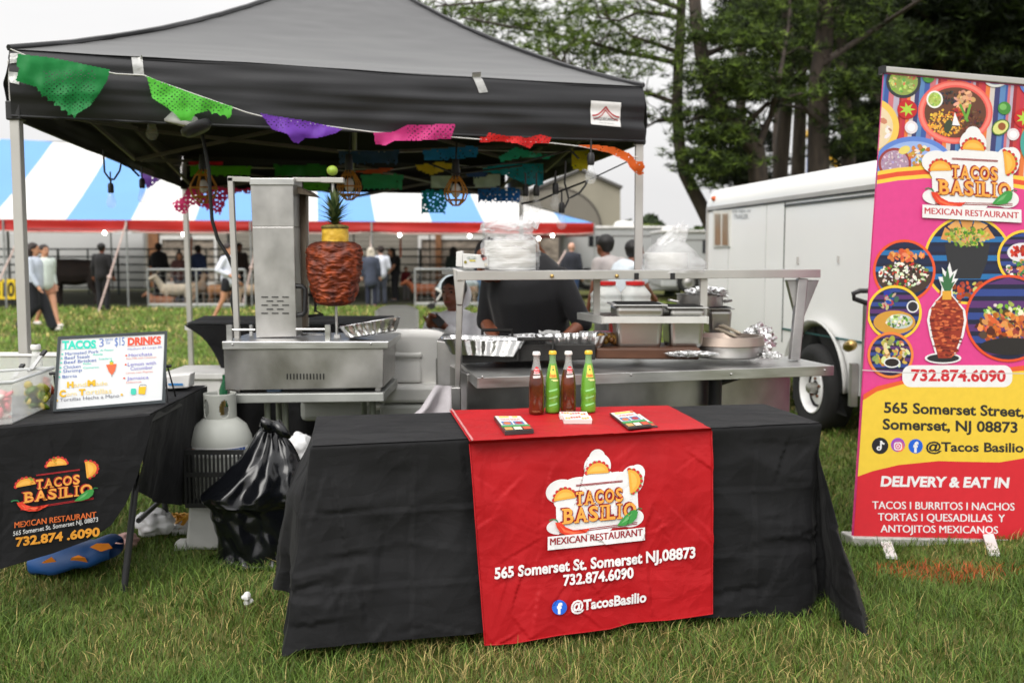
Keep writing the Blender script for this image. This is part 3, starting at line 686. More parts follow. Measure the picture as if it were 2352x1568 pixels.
cage_lamp(467, 428, 62, 74, 6.6, 'orange caged lamp hanging above the rear left tent leg')
cage_lamp(802, 425, 54, 66, 6.3, 'orange caged lamp hanging behind the pineapple and lime')
cage_lamp(1047, 438, 52, 66, 6.2, 'orange caged lamp hanging right of centre under the canopy')
FILM = mat('filament', (.9,.45,.2), .5, emit=.5)
def bulb(t, x, y, Y, s=1.0, up=True):
    p = at(x, y, Y); mb = MB(); mb.lathe([(.001,.085),(.014,.085),(.019,.07),(.019,.03),(.016,.022)], p, 12); mb.tube([p+Vector((0,0,.08)), p+Vector((0,0,.16))], .005, 6)
    so_ = mb.build('socket', BLACKP, t, smooth=50)
    mb = MB(); mb.lathe([(.014,.025),(.02,.0),(.031,-.035),(.030,-.055),(.018,-.072),(.001,-.078)], p, 16); g_ = mb.build('bulb', GLB, so_, smooth=180)
sl1 = thing('bulb_string', 'black cable with clear bulbs along the left side of the canopy', 'string lights', at(280, 420, 6.0))
mb = MB(); tubepx(mb, [(237,345),(240,395),(252,412),(262,412),(275,392),(278,375),(300,385),(320,405)], 5.9, .006); tubepx(mb, [(254,412),(254,440)], 5.9, .006); mb.build('cable', BLACKP, sl1)
for x, y in ((255,447),(327,436)): bulb(sl1, x, y+4, 6.6)
bulb(sl1, 348, 288, 5.3)
sl2_ = thing('bulb_string', 'black cable with clear bulbs looping between the right legs', 'string lights', at(1290, 450, 6.2))
mb = MB(); tubepx(mb, [(1060,385),(1200,372),(1310,345),(1330,365)], 6.0, .006); tubepx(mb, [(985,375),(1047,400),(1200,380)], 6.1, .006)
tubepx(mb, [(1197,468),(1240,460),(1290,438),(1352,414)], 6.0, .006); tubepx(mb, [(1299,370),(1297,420),(1306,456),(1330,444),(1343,428),(1350,414)], 6.0, .006)
tubepx(mb, [(1306,458),(1298,475),(1290,485)], 6.0, .006); tubepx(mb, [(1275,400),(1275,440)], 6.0, .006); tubepx(mb, [(1234,430),(1232,445)], 6.0, .006); tubepx(mb, [(1355,412),(1440,372)], 6.0, .004)
mb.build('cable', BLACKP, sl2_)
for x, y, Y in ((1232,455,6.0),(1276,450,6.0),(1290,494,6.0),(1357,385,5.3),(1207,455,6.1)): bulb(sl2_, x, y+4, Y)
fl = thing('flood_light', 'round flood lamp clipped under the front edge of the canopy', 'flood lamp', at(435, 290, 5.0))
mb = MB(); p = at(420, 284, 5.0); mb.lathe([(.02,.05),(.06,.045),(.09,.0),(.085,-.01)], p, 20, Matrix.Rotation(R(12), 3, 'Y')); mb.build('shade', mat('grey_enamel', (.35,.35,.33), .4), fl, smooth=60)
mb = MB(); p2 = at(452, 296, 5.0); mb.lathe([(.02,.03),(.075,.02),(.08,0),(.06,-.02)], p2, 18, Matrix.Rotation(R(-25), 3, 'Y')); mb.build('lens_ring', BLACKP, fl, smooth=60)
pc = thing('power_cable', 'thick black power cable hanging from the canopy beside the broiler', 'cable', at(480, 420, 5.4))
mb = MB(); tubepx(mb, [(462,300),(472,345),(480,390),(483,450),(487,505),(500,550),(525,590),(537,620),(538,660),(532,690),(538,720),(548,745)], 5.4, .010, 8)
mb.build('cord', BLACKP, pc, smooth=60)
# ------------------------------------------------------------------ front table with its cloths
BCLOTH = mat('black_polyester', (.0105,.0105,.0115), .72, var=.15, scale=5, bump=.12, bscale=420, sheen=.03, spec=.22, crumple=2.1, cstr=.38)
RCLOTH = mat('red_satin', (.40,.007,.011), .55, var=.08, scale=6, bump=.08, bscale=300, sheen=.0, spec=.25, crumple=3.6, cstr=.20)
RUNT = mat('red_cloth_print', attr=True, rough=.6, var=.06, scale=40, crumple=3.6, cstr=.10)
ZTAB = .76
def crease(x, z, segs):
    s_ = 0
    for ax, az, bx, bz, a, w_ in segs:
        dx, dz = bx-ax, bz-az; L2 = dx*dx+dz*dz; t = max(0, min(1, ((x-ax)*dx+(z-az)*dz)/L2)); d = (x-ax-dx*t)*dz - (z-az-dz*t)*dx; d /= math.sqrt(L2)
        r_ = math.hypot(x-ax-dx*t, z-az-dz*t); s_ += a*(1 if d > 0 else -.4)*math.exp(-(r_/w_)**1.2)*(1-.6*abs(2*t-1)**2)
    return s_
rs = random.Random(3)
SEG1 = []
for _ in range(70):
    x, z = rs.uniform(-.9, 1.3), rs.uniform(0, .76); a = rs.choice((rs.uniform(-.5,.3), rs.uniform(.8,1.9), rs.uniform(-.2,.2))); L = rs.uniform(.08, .32)
    SEG1.append((x, z, x+L*math.cos(a), z+L*math.sin(a), rs.choice((-1,1))*rs.uniform(.0015,.0045), rs.uniform(.012,.045)))
for z in (.52, .27): SEG1.append((-.9, z, 1.3, z-.01, .0035, .012))
for x in (-.35, .3, .95): SEG1.append((x, 0, x, .76, .003, .02))
def wr1(x, z): return 2.3*crease(x, z, SEG1) - .026*abs(nz3((x*2.6+z*1.1, z*2.9, 11))) - .014*abs(nz3((x*5.7, z*5.2+x*2, 17))) + .006*nz3((x*2.3, z*1.4, 2)) + .003*nz3((x*6, z*5, 8))
cfl, cfr, cbr, cbl = on(712,1024,ZTAB), on(1888,970,ZTAB), on(1759,927,ZTAB), on(725,955,ZTAB)
V3 = Vector
fr_n = V3(((cfr-cfl).y, -(cfr-cfl).x, 0)).normalized()
lf_n = V3((-1, .05, 0)).normalized(); rt_n = V3((1, .15, 0)).normalized(); bk_n = -fr_n
KEY = [(cbl, at(640,1270,4.05), bk_n+lf_n*.6), (lerp(cbl,cfl,.3), at(628,1318,3.86), lf_n), (lerp(cbl,cfl,.55), at(618,1330,3.70), lf_n), (lerp(cbl,cfl,.75), at(622,1352,3.56), lf_n), (lerp(cbl,cfl,.9), at(655,1362,3.56), lf_n+fr_n*.2),
       (lerp(cbl,cfl,.97), at(652,1420,3.48), lf_n+fr_n*.6), (cfl, at(645,1508,3.30), fr_n+lf_n*.6), (lerp(cfl,cfr,.05), at(700,1492,3.30), fr_n), (lerp(cfl,cfr,.15), at(880,1474,3.36), fr_n), (lerp(cfl,cfr,.3), at(1060,1459,3.43), fr_n), (lerp(cfl,cfr,.5), at(1300,1440,3.56), fr_n),
       (lerp(cfl,cfr,.7), at(1520,1420,3.66), fr_n), (lerp(cfl,cfr,.85), at(1710,1419,3.74), fr_n), (lerp(cfl,cfr,.95), at(1820,1419,3.79), fr_n), (lerp(cfl,cfr,.985), at(1868,1411,3.83), fr_n), (lerp(cfl,cfr,.998), at(1884,1400,3.97), fr_n+rt_n*.5),
       (cfr, at(1900,1400,3.96), fr_n*.6+rt_n), (lerp(cfr,cbr,.05), at(1955,1470,3.66), rt_n+fr_n*.3), (lerp(cfr,cbr,.1), at(2008,1502,3.52), rt_n), (lerp(cfr,cbr,.25), at(2000,1440,3.72), rt_n), (lerp(cfr,cbr,.5), at(1975,1360,4.02), rt_n), (lerp(cfr,cbr,.8), at(1945,1320,4.3), rt_n), (cbr, at(1880,1290,4.55), rt_n+bk_n*.6)]
KS = [0.0]
for i in range(1, len(KEY)): KS.append(KS[-1] + .5*((KEY[i][0]-KEY[i-1][0]).length + (KEY[i][1]-KEY[i-1][1]).length) + .01)
def cat(P, i, t):
    a, b, c_, d = P[max(i-1,0)], P[i], P[min(i+1,len(P)-1)], P[min(i+2,len(P)-1)]
    return .5*((2*b) + (c_-a)*t + (2*a-5*b+4*c_-d)*t*t + (3*b-a-3*c_+d)*t**3)
def skirt(u, v):
    s_ = u*KS[-1]; i = 0
    while i < len(KS)-2 and KS[i+1] < s_: i += 1
    t = (s_-KS[i])/(KS[i+1]-KS[i]); T_ = lerp(KEY[i][0], KEY[i+1][0], t); B_ = lerp(KEY[i][1], KEY[i+1][1], t)*.5 + cat([k[1] for k in KEY], i, t)*.5
    n = lerp(KEY[i][2], KEY[i+1][2], t).normalized(); r_ = .016
    if v < .06:
        a = v/.06*math.pi/2; return T_ - n*r_ + V3((0,0,-r_)) + n*r_*math.sin(a) + V3((0,0,r_*math.cos(a)))
    q = (v-.06)/.94; p = lerp(T_ + V3((0,0,-r_)), B_, q)
    return p + n*(wr1(p.x+ .8*(p.y-3.6)*(abs(n.x) > .7), p.z)*min(1, q*7) + (-.012 + .06*max(0, -n.x-.3))*math.sin(math.pi*min(1, q*1.25)))
t1 = thing('folding_table', 'long folding table hidden under the black cloth at the front', 'table', ((cfl+cbr)/2).xy.to_3d())
mb = MB(); ins = lambda p, k=.97: lerp((cfl+cbr)/2, p, k)
mb.hexa([ins(p)-V3((0,0,.05)) for p in (cfl,cfr,cbr,cbl)], [ins(p)-V3((0,0,.018)) for p in (cfl,cfr,cbr,cbl)]); mb.build('tabletop', WHITEP, t1)
for p in (cfl,cfr,cbr,cbl):
    q = ins(p, .84); mb = MB(); mb.tube([(q.x,q.y,0),(q.x,q.y,.72)], .014, 8); mb.build('leg', GALV, t1)
mb = MB(); mb.grid(skirt, 420, 70)
ctop = lambda u, v: lerp(lerp(cfl,cfr,u), lerp(cbl,cbr,u), v)
def top1(u, v):
    p = ins(ctop(u, v), .992); return p + V3((0,0,.0015*nz3((p.x*5, p.y*5, 3)) + .35*crease(p.x+.3, p.y-3.5, SEG1[:50])))
mb.grid(top1, 120, 40)
mb.grid(lambda u, v: at(lerp(lerp(650,662,v), lerp(768,772,v), u), lerp(lerp(1493,1506,v), lerp(1478,1524,v), u), 3.40+.05*u), 12, 6)
c1 = tag(mb.build('tablecloth', BCLOTH, smooth=180), 'creased plain black tablecloth reaching the grass on the front table', 'tablecloth')
# red runner: one plane for the drop, so print and cloth share it
run_p = lerp(cfl, cfr, .5) + fr_n*.014; run_dn = (at(1300,1440,3.56) - lerp(cfl,cfr,.5) + fr_n*.012).normalized(); run_n = (cfr-cfl).cross(run_dn).normalized()
if run_n.y > 0: run_n = -run_n
SEG2 = []
for _ in range(80):
    x, z = rs.uniform(-.3, 1.0), rs.uniform(0, .78); a = rs.choice((rs.uniform(1.2,1.9), rs.uniform(.4,1.0), rs.uniform(2.1,2.7))); L = rs.uniform(.05, .22)
    SEG2.append((x, z, x+L*math.cos(a), z+L*math.sin(a), rs.choice((-1,1))*rs.uniform(.001,.0035), rs.uniform(.008,.03)))
def wr2(p): return 1.4*crease(p.x, p.z, SEG2) - .008*abs(nz3((p.x*4+p.z*2, p.z*4.5, 21))) + .7*(.006*nz3((p.x*2.3, p.z*1.4, 2))) + .004*nz3((p.x*7, p.z*1.6, 5)) + .012
def runG(px, py, l=0.0): p = hit(px, py, run_p, run_n); return p + run_n*(wr2(p)*min(1, max(.35, (ZTAB-p.z)*9)) + l)
def hem2(u):
    H = [(0,1478),(.13,1474),(.32,1456),(.55,1441),(.64,1427),(.8,1421),(1,1407)]
    for i in range(len(H)-1):
        if u <= H[i+1][0]: return lerp(H[i][1], H[i+1][1], (u-H[i][0])/(H[i+1][0]-H[i][0]))
    return H[-1][1]
def edge2(u): return lerp(1014, 984, u)
def run_front(u, v):
    y = lerp(edge2(u)+5, hem2(u), v); x = lerp(lerp(1078,1112,v), lerp(1633,1634,v), u); return runG(x, y)
def run_top(u, v):
    p = on(lerp(lerp(1078,1633,u), lerp(1032,1535,u), v), lerp(edge2(u), lerp(943,932,u), v), ZTAB+.004); return p + V3((0,0,.002+.003*abs(nz3((p.x*9, p.y*7, 1))) + .35*crease(p.x+.3, p.y-3.5, SEG1[:50])))
mb = MB(); mb.grid(run_front, 150, 120)
def run_bend(u, v):
    a, b_ = run_top(u, 0), run_front(u, 0); m_ = (a+b_)/2 + V3((0,-.006,.006)); return lerp(lerp(a, m_, v), lerp(m_, b_, v), v)
mb.grid(run_bend, 150, 4); mb.grid(run_top, 110, 40)
runner = tag(mb.build('table_runner', RCLOTH, smooth=180), 'red printed cloth with the restaurant logo draped over the black tablecloth', 'table runner')
mb = MB()
for P in ([run_front(0, k/40) for k in range(41)], [run_front(1, k/40) for k in range(41)], [run_front(k/60, 1) for k in range(61)]): mb.tube([p - V3((0,.002,0)) for p in P], .0028, 5)
mb.build('stitched_hem', RCLOTH, runner, smooth=60)
mb = MB(); mb.tube([run_top(.012, k/20)+V3((0,0,.004)) for k in range(21)], .004, 5); mb.build('satin_edge', mat('pale_satin', (.62,.25,.25), .35), runner, smooth=60)
# --- restaurant logo in its own units (0..700 across, 0..680 down); chubby food only, letters and peppers
DRED, ORNG, LORN = srgb(150,22,34), srgb(240,165,70), srgb(250,200,120)
def serif(ar, M, t, x0, x1, yt, yb, col, bold):
    wts = [{'I':.42,'L':.8,'T':.95,'A':1.08,'C':1.0,'O':1.15,'S':.85,'B':.9}.get(ch, 1) for ch in t]; tot = sum(wts)+.16*(len(t)-1); x = x0
    for ch, w_ in zip(t, wts):
        a, b_ = x, x+w_/tot*(x1-x0); h = yb-yt; k = h*.10+bold*20; sw = h*.16
        v, f = glyphs(ch, .012+bold*.3); mn, mx = v.min(0), v.max(0); ii = (a*.3+b_*.7-(a*.7+b_*.3)) if ch == 'I' else 0
        aa, bb_ = (a+(b_-a)*.3, a+(b_-a)*.7) if ch == 'I' else (a, b_)
        P = np.stack([aa+(v[:,0]-mn[0])/(mx[0]-mn[0])*(bb_-aa), yb-(v[:,1]-mn[1])/(mx[1]-mn[1])*h], 1)
        Q = [M(*p) for p in P]; ar.tris(np.array(Q), f, col)
        m_ = (a+b_)/2; bars = {'T': [(m_-sw, m_+sw, yb)], 'A': [(a-k*.6, a+sw*1.4, yb), (b_-sw*1.4, b_+k*.6, yb)], 'B': [(a-k, a+sw, yb), (a-k, a+sw, yt+k)], 'I': [(a-k*.2, b_+k*.2, yb), (a-k*.2, b_+k*.2, yt+k)], 'L': [(a-k, a+sw*1.5, yb), (a-k, a+sw*1.5, yt+k)]}.get(ch, [])
        for p, q, y in bars: ar.poly([M(p,y-k), M(q,y-k), M(q,y), M(p,y)], col, .02)
        x = b_ + .16*(x1-x0)/tot
    ar.lay += .9
def taco(ar, M, cx, cy, s_, rot):
    def m2(x, y): c_, q = math.cos(rot), math.sin(rot); return M(cx+(x*c_-y*q)*s_, cy+(x*q+y*c_)*s_)
    fr_ = [m2((1.10+.06*math.sin(a*.35))*math.cos(R(a)), .05-(1.12+.06*math.sin(a*.35))*math.sin(R(a))) for a in range(0, 181, 6)]
    ar.poly(fr_, srgb(120,175,60))
    for a in range(12, 175, 23): q = m2(1.02*math.cos(R(a)), .05-1.02*math.sin(R(a))); ar.disc(q[0], q[1], abs(M(14,0)[0]-M(0,0)[0]), col=srgb(200,50,45), n=8, inc=.03)
    ar.poly([m2(math.cos(R(a)), .1-math.sin(R(a))) for a in range(0, 181, 8)], srgb(238,168,62))
    ar.poly([m2(.8*math.cos(R(a)), .1-.72*math.sin(R(a))) for a in range(20, 161, 10)], srgb(246,186,84))
def blobs(ar, M, lst, col):
    for x, y, rx, ry in lst: ar.poly([M(x+rx*math.cos(R(a)), y+ry*math.sin(R(a))) for a in range(0, 360, 12)], col, .04)
def logo(ar, M, white=True, dark=False):
    W = (.80,.79,.80)
    if white:
        ar.poly([M(*p) for p in ((95,225),(640,225),(650,470),(640,545),(95,545),(90,380))], W, .04)
        blobs(ar, M, [(372,118,92,92),(372,190,105,60),(125,262,105,82),(150,330,75,60),(606,232,82,98),(640,190,55,60),(120,500,95,55),(600,490,85,62),(320,545,150,40),(240,245,120,70),(500,225,110,60),(372,60,55,60)], W)
        ar.lay += 2.5
    red = DRED if not dark else srgb(165,28,35)
    for y in (228, 236): ar.line([M(225,y), M(540,y)], abs(M(5,0)[0]-M(0,0)[0]), red, .05)
    for y in (530, 541): ar.line([M(110,y+10), M(640,y-8)], abs(M(5,0)[0]-M(0,0)[0]), red, .05)
    taco(ar, M, 372, 160, 74, 0); taco(ar, M, 148, 315, 72, -.1); taco(ar, M, 588, 240, 80, 1.45)
    for dx, dy, col, bo in ((-7,-7,red,.20), (4,3,red,.16), (0,0,ORNG,.06)):
        serif(ar, M, 'TACOS', 222+dx, 538+dx, 275+dy, 370+dy, col, bo); serif(ar, M, 'BASILIO', 138+dx, 628+dx, 380+dy, 485+dy, col, bo)
    ch = [(80,468),(120,470),(150,505),(200,530),(260,535),(318,528),(290,555),(235,578),(170,570),(115,540),(90,500)]
    ar.poly([M(*p) for p in ch], srgb(222,62,36)); ar.poly([M(*p) for p in ((110,490),(150,525),(210,545),(265,548),(200,558),(140,538))], srgb(238,110,70)); ar.line([M(98,468), M(88,450), M(60,444), M(40,452)], abs(M(9,0)[0]-M(0,0)[0]), srgb(40,120,70))
    ch = [(620,432),(640,450),(632,490),(600,522),(545,535),(498,530),(520,500),(550,470),(585,440)]
    ar.poly([M(*p) for p in ch], srgb(62,150,70)); ar.poly([M(*p) for p in ((560,480),(600,455),(575,495),(525,520))], srgb(110,180,110)); ar.line([M(628,440), M(645,425), M(668,432)], abs(M(8,0)[0]-M(0,0)[0]), srgb(40,110,60))
def runM(u, v): X = 485+u; Y = 270+v - .10*(X-835); return (1081.9+X*.336, 940.8+Y*.336)
ar = Art(runG, step=.00075, cell=4.5); ar.lay = 2
logo(ar, runM)
ar.poly([runM(*p) for p in ((30,560),(688,560),(692,648),(30,652))], (.80,.79,.80)); ar.lay += 2
def rt(t, x0, x1, yt, yb, col, bold, sl=-.108, **k): ar.text(t, x0, x1, yt, yb, col, bold, slope=sl, **k)
rt('MEXICAN RESTAURANT', 1260, 1470, 1234, 1249.5, DRED, 0); rt('MEXICAN RESTAURANT', 1261, 1471, 1234, 1249.5, DRED, 0)
WHT = (.78,.77,.78)
rt('565 Somerset St. Somerset NJ,08873', 1133, 1591, 1301, 1326, WHT, .034); rt('732.874.6090', 1290, 1450, 1317, 1341, WHT, .034, -.115)
rt('@TacosBasilio', 1307, 1479, 1377, 1400, WHT, .034, -.13)
def fb_icon(ar, x, y, r_):
    ar.disc(x, y, r_, col=srgb(28,95,205)); ar.text('f', x-r_*.32, x+r_*.38, y-r_*.62, y+r_*.80, WHT, .05)
fb_icon(ar, 1281, 1391, 17)
ar.build('printed_design', RUNT, runner)
# ------------------------------------------------------------------ things on the front table
zt = ZTAB + .008
def bottle(px, py, kind, label, rz):
    p = on(px, py, zt); t = thing('soda_bottle', label, 'bottle', p, 'glass soda bottles on the red cloth'); H = .258; r_ = .0318
    pr = [(.0,.0),(.026,.0),(.031,.004),(r_,.012),(r_,.10),(.031,.125),(.0283,.15),(.022,.18),(.0155,.205),(.0128,.225),(.0125,.24),(.0142,.243),(.0142,.249),(.012,.251)]
    if kind: pr = [(r+.0012*math.sin(z*95) if .02 < z < .13 else r, z) for r, z in [(.0,.0),(.026,.0),(.031,.004)]+[(r_,.012+i*.008) for i in range(13)]+[(.030,.135),(.027,.155),(.021,.183),(.015,.208),(.0128,.228),(.0142,.243),(.0142,.249),(.012,.251)]]
    gl = mat('green_glass', (.30,.55,.25), .05, var=.03, alpha=.55, spec=.8) if kind else mat('flint_glass', (.75,.76,.75), .04, var=.03, alpha=.30, spec=.8)
    lv = .205 if kind else .182; up = [q for q in pr if q[1] > lv]; rl = [(ra, za, rb, zb) for (ra, za), (rb, zb) in zip(pr, pr[1:]) if za <= lv < zb][0]; r1 = lerp(rl[0], rl[2], (lv-rl[1])/(rl[3]-rl[1]))
    mb = MB(); mb.lathe([(r1, lv)]+up, p, 28); mb.build('glass_neck', gl, t, smooth=50)
    lq = mat('lime_drink', (.125,.34,.028), .12, var=.10, scale=9, spec=.7, coat=.6) if kind else mat('amber_drink', (.070,.012,.005), .08, trans=.30, var=.3, scale=14, spec=.7, coat=.7, ior=1.33, col2=(.19,.035,.010))
    mb = MB(); mb.lathe([q for q in pr if q[1] <= lv] + [(r1, lv), (0, lv)], p, 28); mb.build('filled_body', lq, t, smooth=50)
    mb = MB(); mb.lathe([(.0165,.243),(.0168,.247),(.0155,.2545),(.013,.2575),(0,.258)], p, 21); mb.build('cap', mat('yellow_cap', (.78,.50,.03), .35, coat=.3) if kind else mat('white_cap', (.75,.74,.72), .35, coat=.3), t, smooth=40)
    def rad(z):
        for (ra, za), (rb, zb) in zip(pr[1:], pr[2:]):
            if za <= z <= zb and zb > za: return lerp(ra, rb, (z-za)/(zb-za))
        return r_
    def fn(x, y, l):                          # x across in mm, y up in mm
        z = y/1000; r = rad(z) + .0006 + l*.5; a = -math.pi/2 + rz + x/1000/ .026; return p + V3((r*math.cos(a), r*math.sin(a), z))
    a_ = Art(fn, step=.0003, cell=4)
    if kind:
        a_.poly([(-12,198),(8,198),(14,148),(-16,148)], srgb(240,215,90)); a_.text('Squirt', -15, 13, 167, 154, srgb(205,80,30), .04, slope=-.15)
        a_.disc(-1, 181, 5, 5, srgb(90,150,60), 10); a_.rect(-8,190,5,192.5, srgb(210,120,50))
        for z in (92, 62, 32): a3 = Art(fn, step=.0003, cell=4); a3.line([(-16,z),(14,z+10)], 6, srgb(150,215,140)); a3.build('white_stripe', PRINT, t)
        a3 = Art(fn, step=.0003, cell=4); a3.rect(-8,138,16,142, srgb(225,230,150)); a3.rect(-2,134,18,138.5, srgb(225,230,150)); a3.build('small_print', PRINT, t)
    else:
        a_.disc(2, 182, 14, 15, srgb(215,50,58), 24); a_.rect(-12,166,16,170, (.75,.73,.7)); a_.text('Sidral', -9, 12, 190, 184, WHT, .02); a_.text('Mundet', -10, 13, 179, 173, WHT, .02)
        a_.poly([(-14,160),(18,162),(16,152),(-12,150)], (.70,.68,.66)); a3 = Art(fn, step=.0003, cell=4); a3.rect(-13,14,13,15, srgb(225,170,120)); a3.build('base_line', PRINT, t)
    a_.build('printed_design', PRINT, t)
bottle(1232, 950, 0, 'amber apple soda bottle with white cap, leftmost on the red cloth', -.05)
bottle(1269, 947, 1, 'green grapefruit soda bottle standing between the two amber bottles', .1)
bottle(1305, 948, 0, 'amber apple soda bottle with white cap between the two green bottles', .15)
bottle(1351, 946, 1, 'green grapefruit soda bottle with yellow cap, rightmost on the red cloth', .2)
def leaflet(q, z, label, n, group):
    P = [on(x, y, z) for x, y in q]; th = .0035*n; t = thing('leaflet', label, 'leaflet', P[0], group)
    mb = MB(); mb.hexa(P, [p+V3((0,0,th)) for p in P]); mb.build('paper', mat('glossy_dark_paper', (.05,.05,.05), .3, var=.3, scale=3), t)
    def fn(u, v, l): return lerp(lerp(P[3], P[2], u), lerp(P[0], P[1], u), v) + V3((0,0,th+.0006+l))
    a = Art(fn, step=.0004, cell=.2)
    a.rect(.03,.02,.97,.64, (.62,.61,.58)); a.rect(.04,.03,.96,.16, srgb(235,190,110))
    for k in range(6): a.disc(.1+.16*k, .09, .07, .06, srgb(*random.choice(((240,235,225),(215,70,40),(235,200,110)))), 8, inc=.03)
    a.rect(.06,.17,.94,.36, (.72,.70,.68)); a.text('TACOS BASILIO', .14, .86, .22, .32, srgb(200,40,45), .04)
    for k in range(2): a.rect(.1+.42*k,.40,.46+.42*k,.62, srgb(70,110,160)); a.disc(.28+.42*k, .52, .14, .08, srgb(*((205,110,50),(170,40,40))[k]), 12)
    a.rect(0,.66,1,.76, srgb(60,150,80))
    for k in range(3): a.rect(.05+.32*k,.78,.32+.32*k,.95, srgb(*((200,150,90),(225,215,190),(200,80,50))[k]))
    a.build('printed_design', PRINT, t)
leaflet(((1160,999),(1226,995),(1196,963),(1134,963)), zt, 'neat pile of menu leaflets on the left of the red cloth', 4, None)
leaflet(((1446,984),(1511,981),(1470,952),(1408,958)), zt, 'menu leaflet sticking out from under another on the right', 1, 'fanned leaflets right of the bottles')
leaflet(((1443,986),(1497,980),(1452,946),(1400,952)), zt+.005, 'menu leaflet lying on top at the right of the red cloth', 2, 'fanned leaflets right of the bottles')
def cards(x0, y0, x1, y1, label):
    a, b_ = on(x0, y1, zt), on(x1, y0, zt); P = [a, V3((b_.x, a.y, a.z)), b_, V3((a.x, b_.y, a.z))]; h = .016; t = thing('card_stack', label, 'card stack', a)
    mb = MB(); mb.hexa(P, [p+V3((.003,0,h)) for p in P]); mb.build('cards', mat('cream_card', (.72,.66,.62), .6, var=.1, scale=3), t)
    r_ = Art(lambda u, v, l: V3((lerp(a.x+.004, b_.x+.002, u), lerp(b_.y, a.y, v), a.z+h+.0005+l)), step=.0004, cell=.3)
    for k in range(9): r_.disc(.08+.1*k, random.uniform(.3,.7), .045, .2, srgb(*random.choice(((225,90,70),(235,170,90),(230,120,120)))), 8, inc=.03)
    r_.build('printed_design', PRINT, t)
cards(1286, 954, 1346, 963, 'low stack of cream business cards just in front of the bottles')
cards(1295, 963, 1354, 973, 'stack of cream business cards nearest the front edge')
# ------------------------------------------------------------------ left table
lfr, lbr, lfl, lbl = on(345,952,ZTAB), on(476,886,ZTAB), on(-140,994,ZTAB), on(-40,915,ZTAB)
le = (lfr-lfl).normalized(); ln = V3((le.y, -le.x, 0)); ldn = V3((0,0,-1))*.985 + ln*.10
lpn = le.cross(ldn).normalized(); lpn = lpn if lpn.y < 0 else -lpn
SEG3 = [(rs.uniform(-2.2,-1.6), rs.uniform(.1,.76), 0, 0, 0, 0) for _ in range(0)]
for _ in range(26):
    x, z = rs.uniform(-2.3,-1.5), rs.uniform(.0,.75); a = rs.uniform(.9,2.0); L = rs.uniform(.1,.4)
    SEG3.append((x, z, x+L*math.cos(a), z+L*math.sin(a), rs.choice((-1,1))*rs.uniform(.001,.004), rs.uniform(.015,.05)))
def lG(px, py, l=0.0):
    p = hit(px, py, lfr+ln*.012, lpn); return p + lpn*((crease(p.x, p.z, SEG3) + .008*nz3((p.x*2.5, p.z*1.2, 4)) + .02*math.sin((p.x+p.z*.35)*9)*(ZTAB-p.z))*min(1,(ZTAB-p.z)*8) + l)
def hem3(x):
    H = [(-140,1335),(0,1305),(124,1270),(206,1240),(256,1206),(289,1157),(313,1099),(330,1046),(345,990)]
    for i in range(len(H)-1):
        if x <= H[i+1][0]: return lerp(H[i][1], H[i+1][1], (x-H[i][0])/(H[i+1][0]-H[i][0]))
    return H[-1][1]
def lfront(u, v): x = lerp(-140, 344, u); return lG(x, lerp(994-(x+140)*.0868+2, hem3(x), v))
LK = [(lfr, at(328,1060,4.06)), (lerp(lfr,lbr,.06), at(318,1122,4.10)), (lerp(lfr,lbr,.2), at(336,1142,4.30)), (lerp(lfr,lbr,.4), at(359,1153,4.42)), (lerp(lfr,lbr,.7), at(412,1160,4.7)), (lerp(lfr,lbr,.9), at(428,1158,4.88)), (lbr, at(440,1120,5.05))]
def lside(u, v):
    k = u*(len(LK)-1); i = min(int(k), len(LK)-2); t = k-i; T_, B_ = lerp(LK[i][0], LK[i+1][0], t), lerp(LK[i][1], LK[i+1][1], t)
    p = lerp(T_, B_, v); return p + V3((1,-.2,0))*(.014*math.sin(u*22)*v + .05*math.sin(math.pi*min(1,v*1.3))*(u > .5)*(u-.5) + .006*nz3((p.y*7, p.z*4, 6)))
mb = MB(); mb.grid(lfront, 130, 70); mb.grid(lside, 60, 40)
mb.grid(lambda u, v: lerp(lerp(lfl,lfr,u), lerp(lbl,lbr,u), v) + V3((0,0,.004+.002*nz3((u*9,v*5,2)))), 60, 20)
def lbend(u, v): a = lerp(lfl, lfr, u)+V3((0,0,.004)); b_ = lfront(u, 0); return lerp(a, b_, v)
mb.grid(lbend, 130, 2)
c2 = tag(mb.build('tablecloth', BCLOTH, smooth=180), 'black printed tablecloth with orange lettering hanging off the left table', 'tablecloth')
ar = Art(lG, step=.00075, cell=9); ar.lay = 2
# printed emblem measured on the cloth, rising to the right
def lM(u, v): x = 12+u*.318; return (x, 1032+v*.236 - .13*(x-120))
logo(ar, lM, white=False, dark=True)
def lt(t, x0, x1, yt, yb, col, b_, sl): ar.text(t, x0, x1, yt, yb, col, b_, slope=sl)
lt('MEXICAN RESTAURANT', 32, 220, 1198, 1211, srgb(215,105,45), 0, -.125); lt('MEXICAN RESTAURANT', 32.8, 220.8, 1198, 1211, srgb(215,105,45), 0, -.125); lt('565 Somerset St. Somerset NJ, 08873', 29, 225, 1219, 1229, srgb(205,205,205), .012, -.165); lt('732.874 .6090', 35, 229, 1233, 1253, srgb(222,150,45), .04, -.12)
ar.build('printed_design', RUNT, c2)
t2 = thing('folding_table', 'black legged folding table under the printed cloth at left', 'table', ((lfr+lbr)/2).xy.to_3d()); TUB = mat('dark_grey_tube', (.045,.045,.048), .45, .3)
mb = MB(); cn = (lfl+lbr)/2; kk = lambda p, z: lerp(cn, p, .985)+V3((0,0,z)); mb.hexa([kk(p,-.035) for p in (lfl,lfr,lbr,lbl)], [kk(p,-.003) for p in (lfl,lfr,lbr,lbl)]); mb.build('tabletop', BLACKP, t2)
